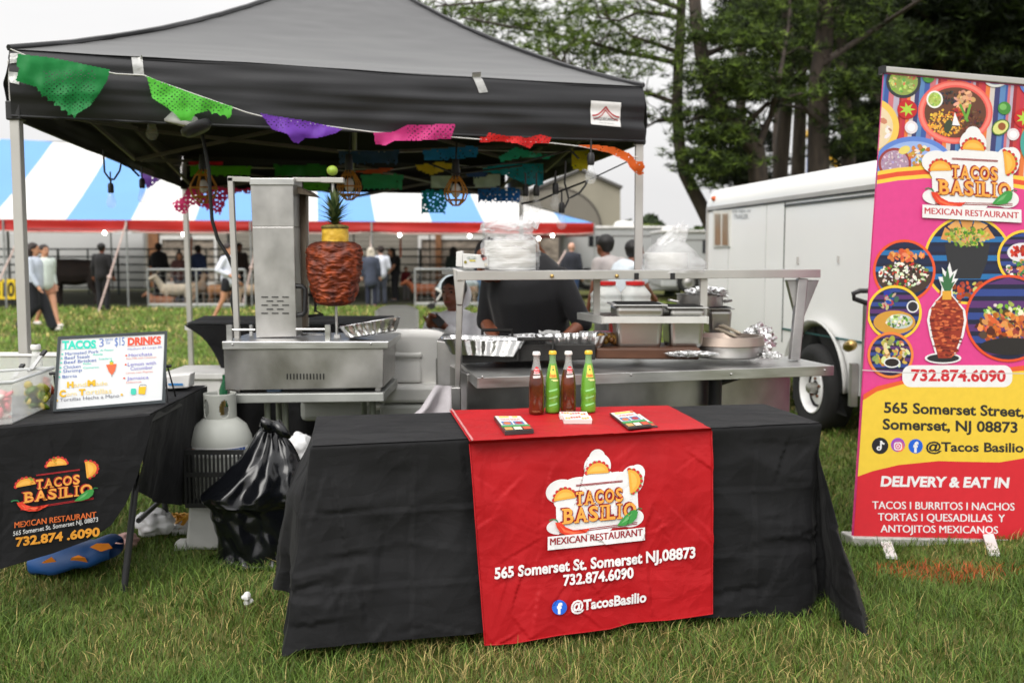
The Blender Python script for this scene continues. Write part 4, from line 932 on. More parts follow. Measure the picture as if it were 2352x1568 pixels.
for tp_, ft in (((322,1010,4.28),(284,1359)), ((352,1100,4.9),(388,1234))):
    mb = MB(); f = on(*ft); a = at(*tp_); a.z = .725; k_ = at(tp_[0]-12, 1125, f.y+.04) if tp_[2] < 4.5 else lerp(a, f, .4); mb.tube([a, lerp(a,k_,.8), k_, f], .0145, 10); mb.build('leg', TUB, t2, smooth=60)
mb = MB(); mb.tube([at(366,1152,4.8), at(318,1195,4.3)], .012, 8); mb.build('brace', TUB, t2, smooth=60)
# whiteboard menu on a small easel
bq = [on(121,946,ZTAB+.01), on(378,926,ZTAB+.01)]; bt = [at(133,774,bq[0].y+.10), at(383,761,bq[1].y+.10)]
bn = (bq[1]-bq[0]).cross(bt[0]-bq[0]).normalized(); bn = bn if bn.y < 0 else -bn
wb = thing('menu_board', 'white marker board with a hand written taco and drinks menu', 'menu board', bq[0])
def bG(px, py, l=0.0): return hit(px, py, bq[0], bn) + bn*(.006+l)
oq = ((133,774),(383,761),(378,926),(121,946)); iq = ((139,780),(377,767),(371,919),(128,940))
mb = MB(); mb.hexa([bG(*p, -.012) for p in iq], [bG(*p, .001) for p in iq]); mb.build('board', mat('whiteboard_gloss', (.74,.76,.77), .2, var=.02, coat=.3), wb)
mb = MB()
for i in range(4): j = (i+1) % 4; mb.hexa([bG(*p, -.014) for p in (oq[i],oq[j],iq[j],iq[i])], [bG(*p, .006) for p in (oq[i],oq[j],iq[j],iq[i])])
mb.build('frame', mat('charcoal_frame', (.045,.055,.06), .5), wb)
ar = Art(bG, step=.0003, cell=12); ar.lay = 8
def z6(x, y): return (x*.2081, 733.8+y*.2081)
def bt_(t, x0, x1, yt, yb, col, bold=.0, sl=-.07): a, b_ = z6(x0, yt), z6(x1, yb); ar.text(t, a[0], b_[0], a[1], b_[1], col, bold, slope=sl)
TEAL, NAVY, VIO, REDM, YEL, GRYM = srgb(60,215,190), srgb(82,110,185), srgb(140,130,205), srgb(235,90,65), srgb(235,185,40), srgb(120,120,130)
bt_('TACOS', 682, 1055, 240, 325, TEAL, .05, -.03); ar.line([z6(675,335), z6(1065,318)], .8, TEAL)
bt_('3', 1090, 1140, 215, 305, srgb(120,140,200)); bt_('tacos', 1155, 1240, 205, 240, srgb(120,150,210)); bt_('for', 1165, 1215, 245, 275, srgb(120,150,210)); bt_('$15', 1262, 1370, 205, 295, srgb(100,130,200))
bt_('DRINKS', 1405, 1772, 205, 285, REDM, .05, -.05); ar.line([z6(1400,300), z6(1770,272)], .8, REDM); bt_('Medium $4 Large $6', 1405, 1780, 318, 342, srgb(160,160,205))
for i, (t, y, x1, ex) in enumerate((('Marinated Pork', 400, 1085, ('Al Pastor', 1100, 1250)), ('Beef Steak', 446, 990, ('Asada', 1020, 1130)), ('Beef Brisket', 494, 1060, ('Suadero', 1085, 1230)), ('Chicken', 548, 885, ('Pollo', 915, 1000)), ('Shrimp', 592, 900, ('Camaron', 915, 1085)), ('Birria', 652, 845, None))):
    x0 = 715-i*6; bt_(t, x0, x1, y-34, y, NAVY, 0, -.08); d = z6(x0-32, y-14); ar.disc(d[0], d[1], 2.2, 1.8, TEAL, 8)
    if ex: bt_(ex[0], ex[1], ex[2], y-50-18, y-50+4, TEAL, 0, -.05)
for t, x0, x1, yt, y, col in (('Horchata', 1415, 1675, 378, 415, VIO), ('Rice Milk with Cinnamon', 1390, 1720, 425, 445, srgb(235,150,140)), ('Lemon with', 1405, 1715, 478, 518, VIO), ('Cucumber', 1435, 1680, 525, 562, VIO), ('Limon con Pepino', 1385, 1680, 582, 602, srgb(235,150,140)), ('Jamaica', 1395, 1635, 635, 670, VIO), ('Hibiscus', 1390, 1555, 688, 706, srgb(235,140,130))): bt_(t, x0, x1, yt, y, col, 0, -.06)
for x, y in ((1388,400),(1382,500),(1365,650)): d = z6(x, y); ar.disc(d[0], d[1], 2.4, 2, REDM, 8)
for t, x0, x1, yt, y, b_ in (('H', 735, 808, 690, 752, .06), ('and', 810, 945, 700, 748, 0), ('M', 960, 1048, 672, 735, .06), ('ade', 1050, 1180, 690, 732, 0), ('C', 650, 722, 782, 855, .06), ('orn', 725, 840, 800, 848, 0), ('T', 865, 938, 770, 836, .06), ('ortillas', 940, 1225, 775, 830, 0)): bt_(t, x0, x1, yt, y, YEL if b_ else srgb(245,215,140), b_, -.05)
bt_('Tortillas Hecha a Mano', 655, 1310, 872, 908, GRYM, 0, -.075)
for x, y in ((625,897),(1338,832)): d = z6(x, y); ar.disc(d[0], d[1], 3, 3, YEL, 5)
d = z6(1225, 555); ar.poly([(d[0]-12.5,d[1]-11),(d[0]+12,d[1]-13),(d[0]+8,d[1]+3),(d[0]+1,d[1]+13),(d[0]-6,d[1]+5)], srgb(235,110,70)); ar.rect(d[0]-4, d[1]-17, d[0]+4, d[1]-11, YEL); ar.poly([(d[0]-5,d[1]-17),(d[0],d[1]-22),(d[0]+5,d[1]-17)], srgb(60,200,140)); ar.line([(d[0]+1,d[1]+12),(d[0]+1,d[1]+17)], 1, (.1,.1,.1))
d = z6(1467, 802); ar.rect(d[0]-6, d[1]-8, d[0]+6, d[1]+6, srgb(70,205,180), r=3); d = z6(1565, 785); ar.poly([(d[0]-8,d[1]-8),(d[0]+9,d[1]-9),(d[0]+6,d[1]+9),(d[0]-9,d[1]+8)], srgb(240,190,40)); ar.line([(d[0]-8,d[1]-8),(d[0]-4,d[1]-13),(d[0]+8,d[1]-13),(d[0]+9,d[1]-9)], 1, (.12,.12,.12))
ar.build('writing', PRINT, wb)
es = thing('easel', 'small black wire easel holding up the menu board', 'easel', on(392,920,ZTAB))
for pts, r_ in (([(114,858),(122,857),(130,857)], .007), ([(376,841),(384,841),(393,840)], .007)): mb = MB(); mb.tube([at(x, y, bq[0].y+.09 if x < 200 else bq[1].y+.06) for x, y in pts], r_, 8); mb.build('arm', BLACKP, es, smooth=60)
for a, b_ in (((386,846,bq[1].y+.07),(403,909)), ((379,846,bq[1].y+.06),(386,925)), ((124,862,bq[0].y+.08),(132,930))): mb = MB(); mb.tube([at(*a), on(b_[0], b_[1], ZTAB+.008)], .004, 6); mb.build('leg', BLACKP, es)
# clear tub of garnish
CLR = mat('clear_plastic', (.82,.83,.82), .12, var=.03, alpha=.42, spec=.6); RIM = mat('clear_rim', (.70,.72,.72), .2, alpha=.75)
z0 = ZTAB+.008; N0, N1, N2 = on(29,974,z0), on(119,932,z0), on(-175,992,z0); N3 = N2 + (N1-N0)
tub = thing('plastic_tub', 'clear plastic tub of limes and radishes on the left table', 'tub', (N0+N3)/2)
hT = at(27, 877, N0.y).z - z0; ctr = (N0+N3)/2
def tubp(p, z, k): q = lerp(ctr, p, k); return V3((q.x, q.y, z0+z))
mb = MB(); Q = [N2,N0,N1,N3]
for i in range(4):
    a, b_ = Q[i], Q[(i+1) % 4]; mb.grid(lambda u, v: tubp(lerp(a,b_,u), hT*v, lerp(.96,1.05,v)), 8, 6)
mb.add([tubp(p,.004,.96) for p in Q], [(0,1,2,3)]); mb.build('wall', CLR, tub)
mb = MB(); mb.tube([tubp(p,hT,1.06) for p in Q+[Q[0]]], .007, 8); mb.build('rim', RIM, tub, smooth=60)
tb2 = thing('plastic_tub', 'second clear tub with white rim behind the garnish tub', 'tub', on(60,870,z0)); mb = MB()
Qb = [at(x, 816 if i < 2 else 812, Y) for i, (x, Y) in enumerate(((-120,4.55),(128,4.65),(150,5.0),(-100,4.9)))]
for i in range(4):
    a, b_ = Qb[i], Qb[(i+1) % 4]; mb.grid(lambda u, v: V3((lerp(a,b_,u).x, lerp(a,b_,u).y, lerp(z0, a.z, v))), 4, 4)
mb.build('wall', CLR, tb2); mb = MB(); mb.tube(Qb+[Qb[0]], .008, 8); mb.build('rim', WHITEP, tb2, smooth=60)
def pile(name, label, cat_, px, py, Y, n, spread, size, cols, m=None, half=False):
    mb = MB(); rr = random.Random(hash(label) % 999 if False else len(label)*7+n)
    for i in range(n):
        p = at(px+rr.uniform(-1,1)*spread[0], py+rr.uniform(-1,1)*spread[1], Y+rr.uniform(-.04,.04)); M_ = Matrix.Rotation(rr.uniform(0,6), 3, V3((rr.uniform(-1,1), rr.uniform(-1,1), .3)).normalized())
        s_ = size*rr.uniform(.7,1.2); mb.ball(p, (s_, s_, s_*(.45 if half else .9)), 9, 6, srgb(*rr.choice(cols)), M=M_)
    return tag(mb.build(name, m or mat('wet_produce', attr=True, rough=.3, var=.25, scale=30), smooth=180), label, cat_)
pile('lime_wedges', 'heap of cut lime wedges inside the clear tub', 'limes', 84, 914, N0.y+.42, 30, (20,30), .024, ((120,150,40),(90,120,30),(170,170,60),(200,180,80)), half=True)
pile('radish_slices', 'pink and white radish slices at the left of the clear tub', 'radishes', 6, 930, N0.y+.13, 22, (16,28), .026, ((225,90,110),(235,160,160),(240,225,215)), half=True)
pile('carrot_slices', 'orange pickled carrots at the right end of the clear tub', 'carrots', 112, 890, N0.y+.62, 12, (6,22), .022, ((190,80,50),(205,110,70)), half=True)
for x0, y0, x1, y1, lb in ((72,848,103,804,'longer steel tongs leaning out of the clear tub'), (34,866,52,836,'short steel tongs lying in the clear tub')):
    tg = thing('tongs', lb, 'tongs', at(x0, y0, N0.y+.2)); 
    for d in (0, 4): mb = MB(); mb.bar(at(x0-d*1.5, y0+d, N0.y+.42), at(x1-d*.3, y1+d, N0.y+.52), .016, .004); mb.build('arm', STEEL, tg)
    mb = MB(); mb.bar(at(lerp(x0,x1,.75), lerp(y0,y1,.75)+1, N0.y+.49), at(x1+1, y1+1, N0.y+.522), .02, .012); mb.build('grip', BLACKP, tg, bevel=.003)
sh = thing('glass_bottle', 'clear glass bottle with white and red cap behind the tub', 'bottle', on(82,880,z0)); pb = at(82, 800, 4.5); hB = pb.z-z0
mb = MB(); mb.lathe([(.03,-hB),(.032,-hB+.01),(.032,-.1),(.018,-.03),(.017,0)], pb, 20); mb.build('glass', CLR, sh, smooth=50); mb = MB(); mb.lathe([(.021,-.005),(.023,.008),(.02,.018),(0,.02)], pb, 20); cp = mb.build('cap', mat('white_cap'), sh, smooth=40)
mb = MB(); mb.lathe([(0,.0206),(.012,.0206)], pb, 16); mb.build('cap_print', mat('red_cap_print', (.6,.05,.05), .4), cp)
pk = thing('paper_carton', 'white paper carton with blue print behind the menu board', 'carton', on(412,895,z0)); a = on(378,895,z0); mb = MB(); p0, p1 = at(380,866,4.9), at(436,892,4.9)
mb.hexa([at(374,894,4.75), at(433,890,4.75), at(446,884,5.0), at(384,888,5.0)], [at(376,864,4.75), at(437,858,4.75), at(448,853,5.0), at(386,858,5.0)]); mb.build('box', mat('white_card', (.70,.69,.67), .6), pk, bevel=.006)
ar = Art(lambda x, y, l: at(x, y, 4.745-l), step=.0004); ar.rect(386,880,420,885, srgb(60,130,190)); ar.build('printed_design', PRINT, pk)
# under the left table
bag = thing('tote_bag', 'bright blue bag with orange patches lying under the left table', 'bag', on(180,1300)); mb = MB()
def bfn(u, v):
    x = lerp(82, 268, u); a = v*2*math.pi; w_ = math.sin(math.pi*min(1,max(0,u*.98+.01)))**.15; c_ = at(x, 1279-28*(u-.3), 4.35); return c_ + V3((0, math.cos(a)*.14*w_, math.copysign(abs(math.sin(a))**.6, math.sin(a))*.055*w_ + .03*nz3((u*4, a*.8, 1))))
mb.grid(bfn, 40, 24); mb.build('body', mat('blue_nylon', (.006,.055,.19), .6, var=.2, scale=5, bump=.2, bscale=12), bag, smooth=180)
for sh_ in (((158,1294),(164,1280),(180,1274),(196,1280),(202,1293)), ((95,1292),(118,1278),(130,1290),(122,1300)), ((206,1256),(222,1247),(250,1247),(258,1258),(232,1266))):
    ar = Art(lambda x, y, l: at(x, y, 4.35-.140-l+.04*abs((y-1280)/40)), step=.001); ar.poly(sh_, srgb(208,122,32)); ar.build('orange_patch', PRINTC, bag)
def soft(name, label, cat_, px, py, Y, r_, m, seed=0):
    mb = MB(); c_ = at(px, py, Y)
    def f(u, v):
        a, t = u*2*math.pi, v*math.pi; d = V3((math.sin(t)*math.cos(a), math.sin(t)*math.sin(a), -math.cos(t))); k = 1+.35*nz3((d.x*2+seed, d.y*2, d.z*2))+.15*abs(nz3((d.x*6, d.y*6+seed, d.z*6)))
        return c_ + V3((d.x*r_[0], d.y*r_[1], d.z*r_[2]))*k
    mb.grid(f, 40, 24); return tag(mb.build(name, m, smooth=180), label, cat_)
WBAG = mat('white_film', (.72,.72,.72), .35, var=.1, scale=9, bump=.4, bscale=18)
soft('plastic_bag', 'white plastic bag on the grass between the table legs', 'bag', 355, 1200, 4.85, (.09,.08,.06), WBAG, 1)
soft('plastic_bag', 'crumpled white and blue bag beside the yellow cord', 'bag', 408, 1213, 5.0, (.07,.06,.045), WBAG, 6)
soft('cloth_bundle', 'pale pink cloth bundle beside the black table leg', 'cloth', 286, 1242, 4.7, (.06,.06,.035), mat('pink_cloth', (.55,.33,.30), .8), 3)
mb = MB(); P = [at(412+26*math.cos(i*.9)*(.6+.4*math.sin(i*.37)), 1196+18*math.sin(i*.83), 5.0+.05*math.sin(i*.5)) for i in range(60)]; mb.tube(P, .005, 5); tag(mb.build('extension_cord', mat('yellow_cord', (.62,.30,.02), .5), smooth=60), 'coiled yellow extension cord on the grass behind the black table leg', 'cord')
# propane, crate, white base
pt = thing('propane_tank', 'white propane tank standing in the black crate', 'gas tank', at(511,1150,4.85)); c_ = at(511,1150,4.85); z = lambda y: at(511, y, 4.85).z - c_.z
TANK = mat('tank_paint', (.40,.41,.375), .45, var=.12, scale=4); mb = MB(); mb.lathe([(.10,0),(.145,.03),(.152,.08),(.152,z(1012)),(.148,z(1000)),(.125,z(975)),(.08,z(958)),(.03,z(952)),(0,z(952))], c_, 32); mb.build('body', TANK, pt, smooth=60)
mb = MB(); zc0, zc1 = z(962), z(902)
def col_(u, v): a = R(-90)+(u-.5)*R(310); return c_ + V3((.075*math.cos(a), .075*math.sin(a), lerp(zc0, zc1, v)))
mb.grid(col_, 90, 24, keep=lambda u, v: not any(((u-q)/.055)**2+((v-.45)/.33)**2 < 1 for q in (.36,.60))); mb.build('collar', TANK, pt, smooth=180, solid=.006)
mb = MB(); mb.lathe([(.02,z(958)),(.02,z(935)),(.028,z(933)),(.028,z(920)),(0,z(918))], c_, 12); mb.build('valve', mat('brass', (.45,.32,.12), .35, 1.0), pt, smooth=40)
ar = Art(lambda x, y, l: c_ + V3(((.1535+l)*math.sin((x-511)/72), -(.1535+l)*math.cos((x-511)/72), z(y))), step=.0006, cell=8); ar.rect(440,1016,600,1038,(.68,.68,.66)); ar.rect(505,1019,590,1030,srgb(45,80,150)); ar.rect(452,1020,490,1027,srgb(200,120,80)); ar.text('PROPANE', 512, 575, 1021.5, 1027, (.7,.7,.7), .01); ar.build('printed_design', PRINT, pt)
kr = thing('milk_crate', 'black slatted plastic crate around the propane tank', 'crate', at(500,1160,4.8)); mb = MB(); A, B_ = at(428,1160,4.66), at(585,1038,4.66); zb, zt2 = A.z, B_.z; D_ = .33
for z_ in (zb, (zb+zt2)/2+.02, zt2):
    for q in (((A.x,4.66),(B_.x,4.66)), ((A.x,4.66+D_),(B_.x,4.66+D_)), ((A.x,4.66),(A.x,4.66+D_)), ((B_.x,4.66),(B_.x,4.66+D_))): mb.bar((*q[0], z_), (*q[1], z_), .014, .022)
n = 17
for i in range(n+1):
    x = lerp(A.x, B_.x, i/n); mb.box((x, 4.66, (zb+zt2)/2), (.008,.012,zt2-zb)); mb.box((x, 4.66+D_, (zb+zt2)/2), (.008,.012,zt2-zb)); y = 4.66+D_*i/n; mb.box((A.x, y, (zb+zt2)/2), (.012,.008,zt2-zb)); mb.box((B_.x, y, (zb+zt2)/2), (.012,.008,zt2-zb))
mb.box(((A.x+B_.x)/2, 4.66+D_/2, zb+.004), (B_.x-A.x, D_, .012)); mb.build('crate_frame', BLACKP, kr)
st = thing('step_stool', 'grey white plastic stool under the black crate', 'stool', on(485,1258)); f = on(478,1262); hz = zb-.012
mb = MB(); mb.box((f.x+.02, f.y+.14, hz/2), (.26,.30,hz), taper=.86); mb.build('body', mat('grey_white_plastic', (.50,.50,.47), .5, var=.1), st, bevel=.015)
for sx in (-.13, .16): mb = MB(); mb.box((f.x+sx, f.y+.02, .022), (.07,.09,.045), taper=.7); mb.build('foot', mat('grey_white_plastic'), st, bevel=.01)
# rubbish bag tied to the broiler stand
RUBB = mat('black_bin_liner', (.004,.0045,.006), .20, var=.2, scale=6, bump=.25, bscale=9, spec=.7)
ROWS = [(976,608,638),(986,594,650),(1000,582,662),(1025,566,678),(1050,548,690),(1080,524,702),(1110,492,712),(1132,464,716),(1145,466,716),(1156,484,715),(1180,490,714),(1215,498,713),(1250,504,711),(1275,500,708),(1292,474,706),(1306,482,700),(1320,520,680),(1326,560,650)]
def bagf(u, v):
    k = v*(len(ROWS)-1); i = min(int(k), len(ROWS)-2); t = k-i; y = lerp(ROWS[i][0], ROWS[i+1][0], t); xl = lerp(ROWS[i][1], ROWS[i+1][1], t); xr = lerp(ROWS[i][2], ROWS[i+1][2], t)
    a = u*2*math.pi; ca = math.cos(a); c0 = at((xl+xr)/2, y, 4.58); hw = (xr-xl)/2/FX*4.58; g_ = 1-min(1, v*1.1)
    fold = 1 + .16*math.sin(a*9+math.sin(v*5)*1.5)*(.35+.65*g_)*abs(math.sin(a)) + .10*(abs(nz3((math.cos(a)*2.2, math.sin(a)*2.2, v*7)))-.3) + .05*nz3((a*5, v*22, 3)) + (.22*abs(nz3((math.cos(a)*1.8+3, math.sin(a)*1.8, v*9+2)))*min(1, max(0, (v-.45)*5)))
    p = c0 + V3((ca*hw*(1+.04*nz3((v*20,0,1))), math.sin(a)*min(.20, hw*.72)*fold - .02*math.sin(v*9+a), .02*nz3((a*2, v*8, 9))*min(1, v*4))); p.y -= .12*max(0, v-.5); p.z = max(p.z, .004); return p
mb = MB(); mb.grid(bagf, 150, 110)
for dx, dz, L in ((.06,-.02,.10),(-.03,.03,.05)):
    k0 = at(624, 982, 4.5); mb.tube([k0, k0+V3((dx*.5,-.02,.015)), k0+V3((dx,-.03,dz)), k0+V3((dx*1.5,-.02,dz-.02))], [.022,.03,.026,.008], 9)
mb.ball(at(622,980,4.52), (.045,.04,.03), 14, 8); tag(mb.build('rubbish_bag', RUBB, smooth=180), 'shiny black bin bag knotted to the stand beside the propane', 'rubbish bag')
soft('plastic_bag', 'white sack peeking out between bin bag and front table', 'bag', 690, 1032, 4.9, (.07,.06,.08), WBAG, 9)
mb = MB(); p = on(570, 1378, .06)
for i in range(7): mb.ball(p+V3((rs.uniform(-.02,.02), rs.uniform(-.015,.015), rs.uniform(-.01,.02))), rs.uniform(.009,.018), 6, 5)
tag(mb.build('paper_scrap', mat('white_card', (.72,.71,.69))), 'small crumpled white scrap of paper on the front grass', 'litter')
# ------------------------------------------------------------------ roll-up banner
pTL, pBL, pBR = at(2029,160,4.86), at(1956,1230,4.74), at(2349,1238,4.92)
bnn = (pBR-pBL).cross(pTL-pBL).normalized(); bnn = bnn if bnn.y < 0 else -bnn
def RG(px, py, l=0.0): return hit(px, py, pBL, bnn) + bnn*l
rb = thing('rollup_banner', 'tall pink, yellow and red roll-up banner with food photos beside the trailer', 'banner', on(2150,1262))
BQ = [(2029,160),(2424,194),(2349,1238),(1956,1230)]
mb = MB(); mb.hexa([RG(*p, -.002) for p in BQ], [RG(*p, .0) for p in BQ]); mb.build('sheet', mat('banner_vinyl', (.62,.06,.24), .45, var=.03), rb)
mb = MB(); mb.hexa([RG(*p, -.02) for p in ((2026,153),(2430,188),(2430,203),(2026,167))], [RG(*p, .014) for p in ((2026,153),(2430,188),(2430,203),(2026,167))]); mb.build('top_rail', ALU, rb, bevel=.004)
for x, y in ((2027,160),): mb = MB(); mb.hexa([RG(*p, -.024) for p in ((2024,152),(2031,152),(2031,170),(2024,170))], [RG(*p, .018) for p in ((2024,152),(2031,152),(2031,170),(2024,170))]); mb.build('end_cap', BLACKP, rb)
q = ((1951,1228),(2356,1237),(2356,1256),(1951,1252)); mb = MB(); mb.hexa([RG(*p, -.09) for p in q], [RG(*p, .03) for p in q]); mb.build('base_bar', ALU, rb, bevel=.01)
for x, y in ((2042,1272),(2278,1266)):
    mb = MB(); p = RG(x-10, 1250, .0); f = on(x+6, y+8, .012); b_ = p + V3((-.03,.32,0)); b_.z = .012; mb.bar(f, V3((p.x,p.y,.03)), .05, .012); mb.bar(V3((p.x,p.y,.03)), b_, .05, .012); mb.build('foot', mat('white_foot', (.66,.66,.65), .4), rb)
mb = MB(); p = RG(2150, 1240, -.05); mb.tube([p, RG(2225, 180, -.05)], .012, 8); mb.build('rear_pole', ALU, rb)
K = [(2030,170),(2423,205),(2349,1237),(1956.5,1229)]
ar = Art(RG, step=.00035, cell=60); ar.clip = K; ar.lay = 2; s2 = srgb
PINK = s2(218,66,138)
ar.poly(K, PINK)
# photo collage at the top: striped blanket, plates, produce
cols = [(190,60,60),(205,195,190),(60,90,160),(150,40,50),(225,120,60),(90,130,180),(180,170,190),(190,50,70),(60,60,110),(200,110,120)]
x = 1990
for i in range(46):
    w_ = 5+ (i*37 % 9); ar.poly([(x,160),(x+w_,160),(x+w_-22,430),(x-22,430)], s2(*cols[(i*7) % len(cols)]), .01); x += w_
ar.lay += .3
rr = random.Random(5)
def food(cx, cy, rx, ry, pal, n, s0, s1, a0=0, a1=360):
    for _ in range(n):
        a = R(rr.uniform(a0, a1)); k = math.sqrt(rr.random()); s_ = rr.uniform(s0, s1); c0 = rr.choice(pal)
        ar.disc(cx+rx*k*math.cos(a), cy+ry*k*math.sin(a), s_, s_*rr.uniform(.4,.9), s2(*[max(0,min(255,v+rr.randint(-18,18))) for v in c0]), 7, rr.uniform(0,3), inc=.012)
    ar.lay += .1
def ring(cx, cy, rx, ry, w_, col, fill): ar.disc(cx, cy, rx, ry, s2(*col), 44); ar.disc(cx, cy, rx-w_, ry-w_, s2(*fill), 44)
ring(1997,292,68,68,14,(235,195,90),(225,205,170)); food(1996,292,50,50,[(235,225,215),(215,90,70),(200,150,110),(240,235,230)],60,4,10)
ring(2075,188,40,38,7,(52,54,58),(140,160,80)); food(2075,186,32,28,[(165,190,95),(190,205,120),(120,160,60),(205,110,70)],70,2,6)
ring(2194,258,86,73,13,(232,98,88),(95,60,45)); ar.disc(2194,258,82,69,s2(240,130,118),40); ar.disc(2194,258,75,62,s2(225,90,82),40); ar.disc(2194,259,71,58,s2(100,62,46),40)
food(2172,282,42,30,[(232,170,60),(240,185,80),(222,155,50)],150,2,4); food(2178,225,26,16,[(40,38,44),(60,58,60)],60,2,4); food(2214,232,20,22,[(205,150,105),(220,175,130)],40,4,8); food(2228,275,28,28,[(95,60,48),(120,75,55),(70,45,40)],80,2,5); food(2196,262,14,18,[(170,50,35),(190,80,40)],30,2,5)
ar.line([(2204,240),(2214,262),(2222,280)], 6, s2(95,150,55)); ar.line([(2228,240),(2222,262),(2216,276)], 6, s2(110,165,60)); ar.disc(2177,290,9,16,s2(60,70,50),14,.3); ring(2146,229,19,20,4,(235,235,230),(170,190,90)); food(2146,229,13,14,[(185,205,110),(140,175,70)],24,2,4); ar.poly([(2192,258),(2186,288),(2204,289)], s2(235,232,238))
for x, y, r_ in ((2083,252,23),(2352,272,24)): ar.disc(x, y, r_, r_*.95, s2(190,35,40)); ar.poly([(x+(r_*.85 if k % 2 == 0 else r_*.35)*math.cos(k*math.pi/7), y+(r_*.75 if k % 2 == 0 else r_*.3)*math.sin(k*math.pi/7)) for k in range(14)], s2(170,205,70))
for x, y, r_ in ((2306,249,15),(2132,177,14),(2390,230,16)): ar.disc(x, y, r_, r_, s2(70,135,55)); ar.disc(x-3, y-3, r_*.55, r_*.5, s2(120,180,95), 14)
for x, y, r_ in ((2092,293,15),(2326,309,14)): ar.disc(x, y, r_, r_, s2(225,215,220)); ar.disc(x, y, r_*.6, r_*.6, s2(240,238,240), 14)
ar.disc(2297,293,22,17,s2(75,110,45),24,-.6); ar.disc(2297,293,19,14,s2(215,215,130),24,-.6); ar.disc(2300,291,9,9,s2(150,85,45),18); ring(2286,185,26,16,6,(215,215,215),(90,110,140)); ring(2400,330,58,60,12,(70,160,150),(150,120,80)); ring(2380,190,40,34,7,(90,120,190),(180,150,110))
ring(2097,378,90,64,11,(95,130,205),(150,175,225)); ring(2054,376,38,36,6,(150,60,60),(170,140,165)); food(2054,376,30,28,[(190,165,190),(150,120,150),(215,200,215)],60,2,4); food(2112,360,24,26,[(205,110,50),(190,140,70),(120,150,60),(235,220,200)],50,3,7); ar.disc(2076,345,14,9,s2(225,205,110),20,-.4); food(2290,385,45,22,[(225,205,165),(205,175,130)],40,5,10)
wv = lambda o: [(1990,398+o),(2060,386+o),(2121,381+o),(2200,383+o),(2270,392+o),(2330,403+o),(2440,420+o)]
ar.poly(wv(0)+[(2440,1300),(1940,1300)], s2(240,200,70)); ar.poly(wv(9)+wv(20)[::-1], s2(222,80,50)); ar.poly(wv(29)+[(2440,1300),(1940,1300)], PINK)
# photo roundels
SER = [(50,70,140),(150,40,60),(40,110,170),(90,50,110),(200,90,60),(30,40,70)]
def roundel(cx, cy, r_, edge, n=7):
    ar.disc(cx, cy, r_+6, r_+6, s2(*edge), 48); ar.disc(cx, cy, r_, r_, s2(30,34,60), 48)
    for k in range(n):
        y0, y1 = cy-r_+2*r_*k/n, cy-r_+2*r_*(k+.6)/n; h0, h1 = math.sqrt(max(0, r_*r_-(y0-cy)**2)), math.sqrt(max(0, r_*r_-(y1-cy)**2)); ar.poly([(cx-h0,y0),(cx+h0,y0),(cx+h1,y1),(cx-h1,y1)], s2(*SER[(k*3+int(cx)) % 6]), .02)
    ar.lay += .1
roundel(2222,597,96,(242,200,60),9)
for k in range(5): a = R(205+k*32); ar.poly([(2220,560),(2220+62*math.cos(a-.25),560+58*math.sin(a-.25)),(2220+66*math.cos(a+.25),560+60*math.sin(a+.25))], s2(*((215,150,80),(225,165,95))[k % 2]))
ar.poly([(2168,560),(2272,560),(2266,600),(2250,640),(2190,640),(2174,600)], s2(48,48,52)); food(2220,545,50,24,[(150,170,60),(175,190,85),(110,140,45),(205,190,110),(70,120,50)],130,2,6); food(2225,668,70,18,[(190,80,45),(150,60,40),(200,205,110)],60,4,9)
roundel(2075,622,66,(228,86,44)); ar.disc(2075,638,62,38,s2(70,52,45)); food(2075,630,56,28,[(235,228,215),(245,240,232),(215,205,190),(200,60,45),(110,140,60),(60,45,40)],170,2,6); food(2078,588,42,10,[(225,120,60),(235,150,90),(205,95,45)],34,5,9)
roundel(2352,592,58,(242,200,60)); ar.disc(2345,580,34,22,s2(225,220,225)); food(2345,576,28,16,[(175,35,30),(200,60,40)],40,3,6); food(2350,620,44,22,[(225,190,190),(80,140,60),(205,120,70),(235,225,230)],60,3,7)
roundel(2052,718,57,(242,200,60)); ar.disc(2052,740,48,27,s2(205,150,60)); ar.disc(2064,738,30,17,s2(190,200,195)); food(2062,738,28,14,[(235,232,220),(110,150,60),(190,205,120),(60,90,50)],60,2,5); ring(2094,704,14,14,3,(225,225,228),(45,45,50)); food(2040,690,26,20,[(200,170,140),(50,110,70),(190,50,60),(40,60,150)],24,4,10)
roundel(2043,815,47,(235,130,60)); food(2043,812,40,34,[(210,160,80),(60,45,35),(150,165,70),(190,130,60),(220,210,160)],70,4,9); ring(2046,832,19,12,3,(225,225,225),(40,32,30))
roundel(2313,731,94,(226,80,40)); food(2305,720,52,24,[(175,190,90),(225,220,190),(120,150,60)],60,4,9); food(2315,752,76,36,[(205,110,55),(225,140,75),(175,80,40),(90,50,35)],130,5,11); ar.disc(2318,795,70,20,s2(40,36,36))
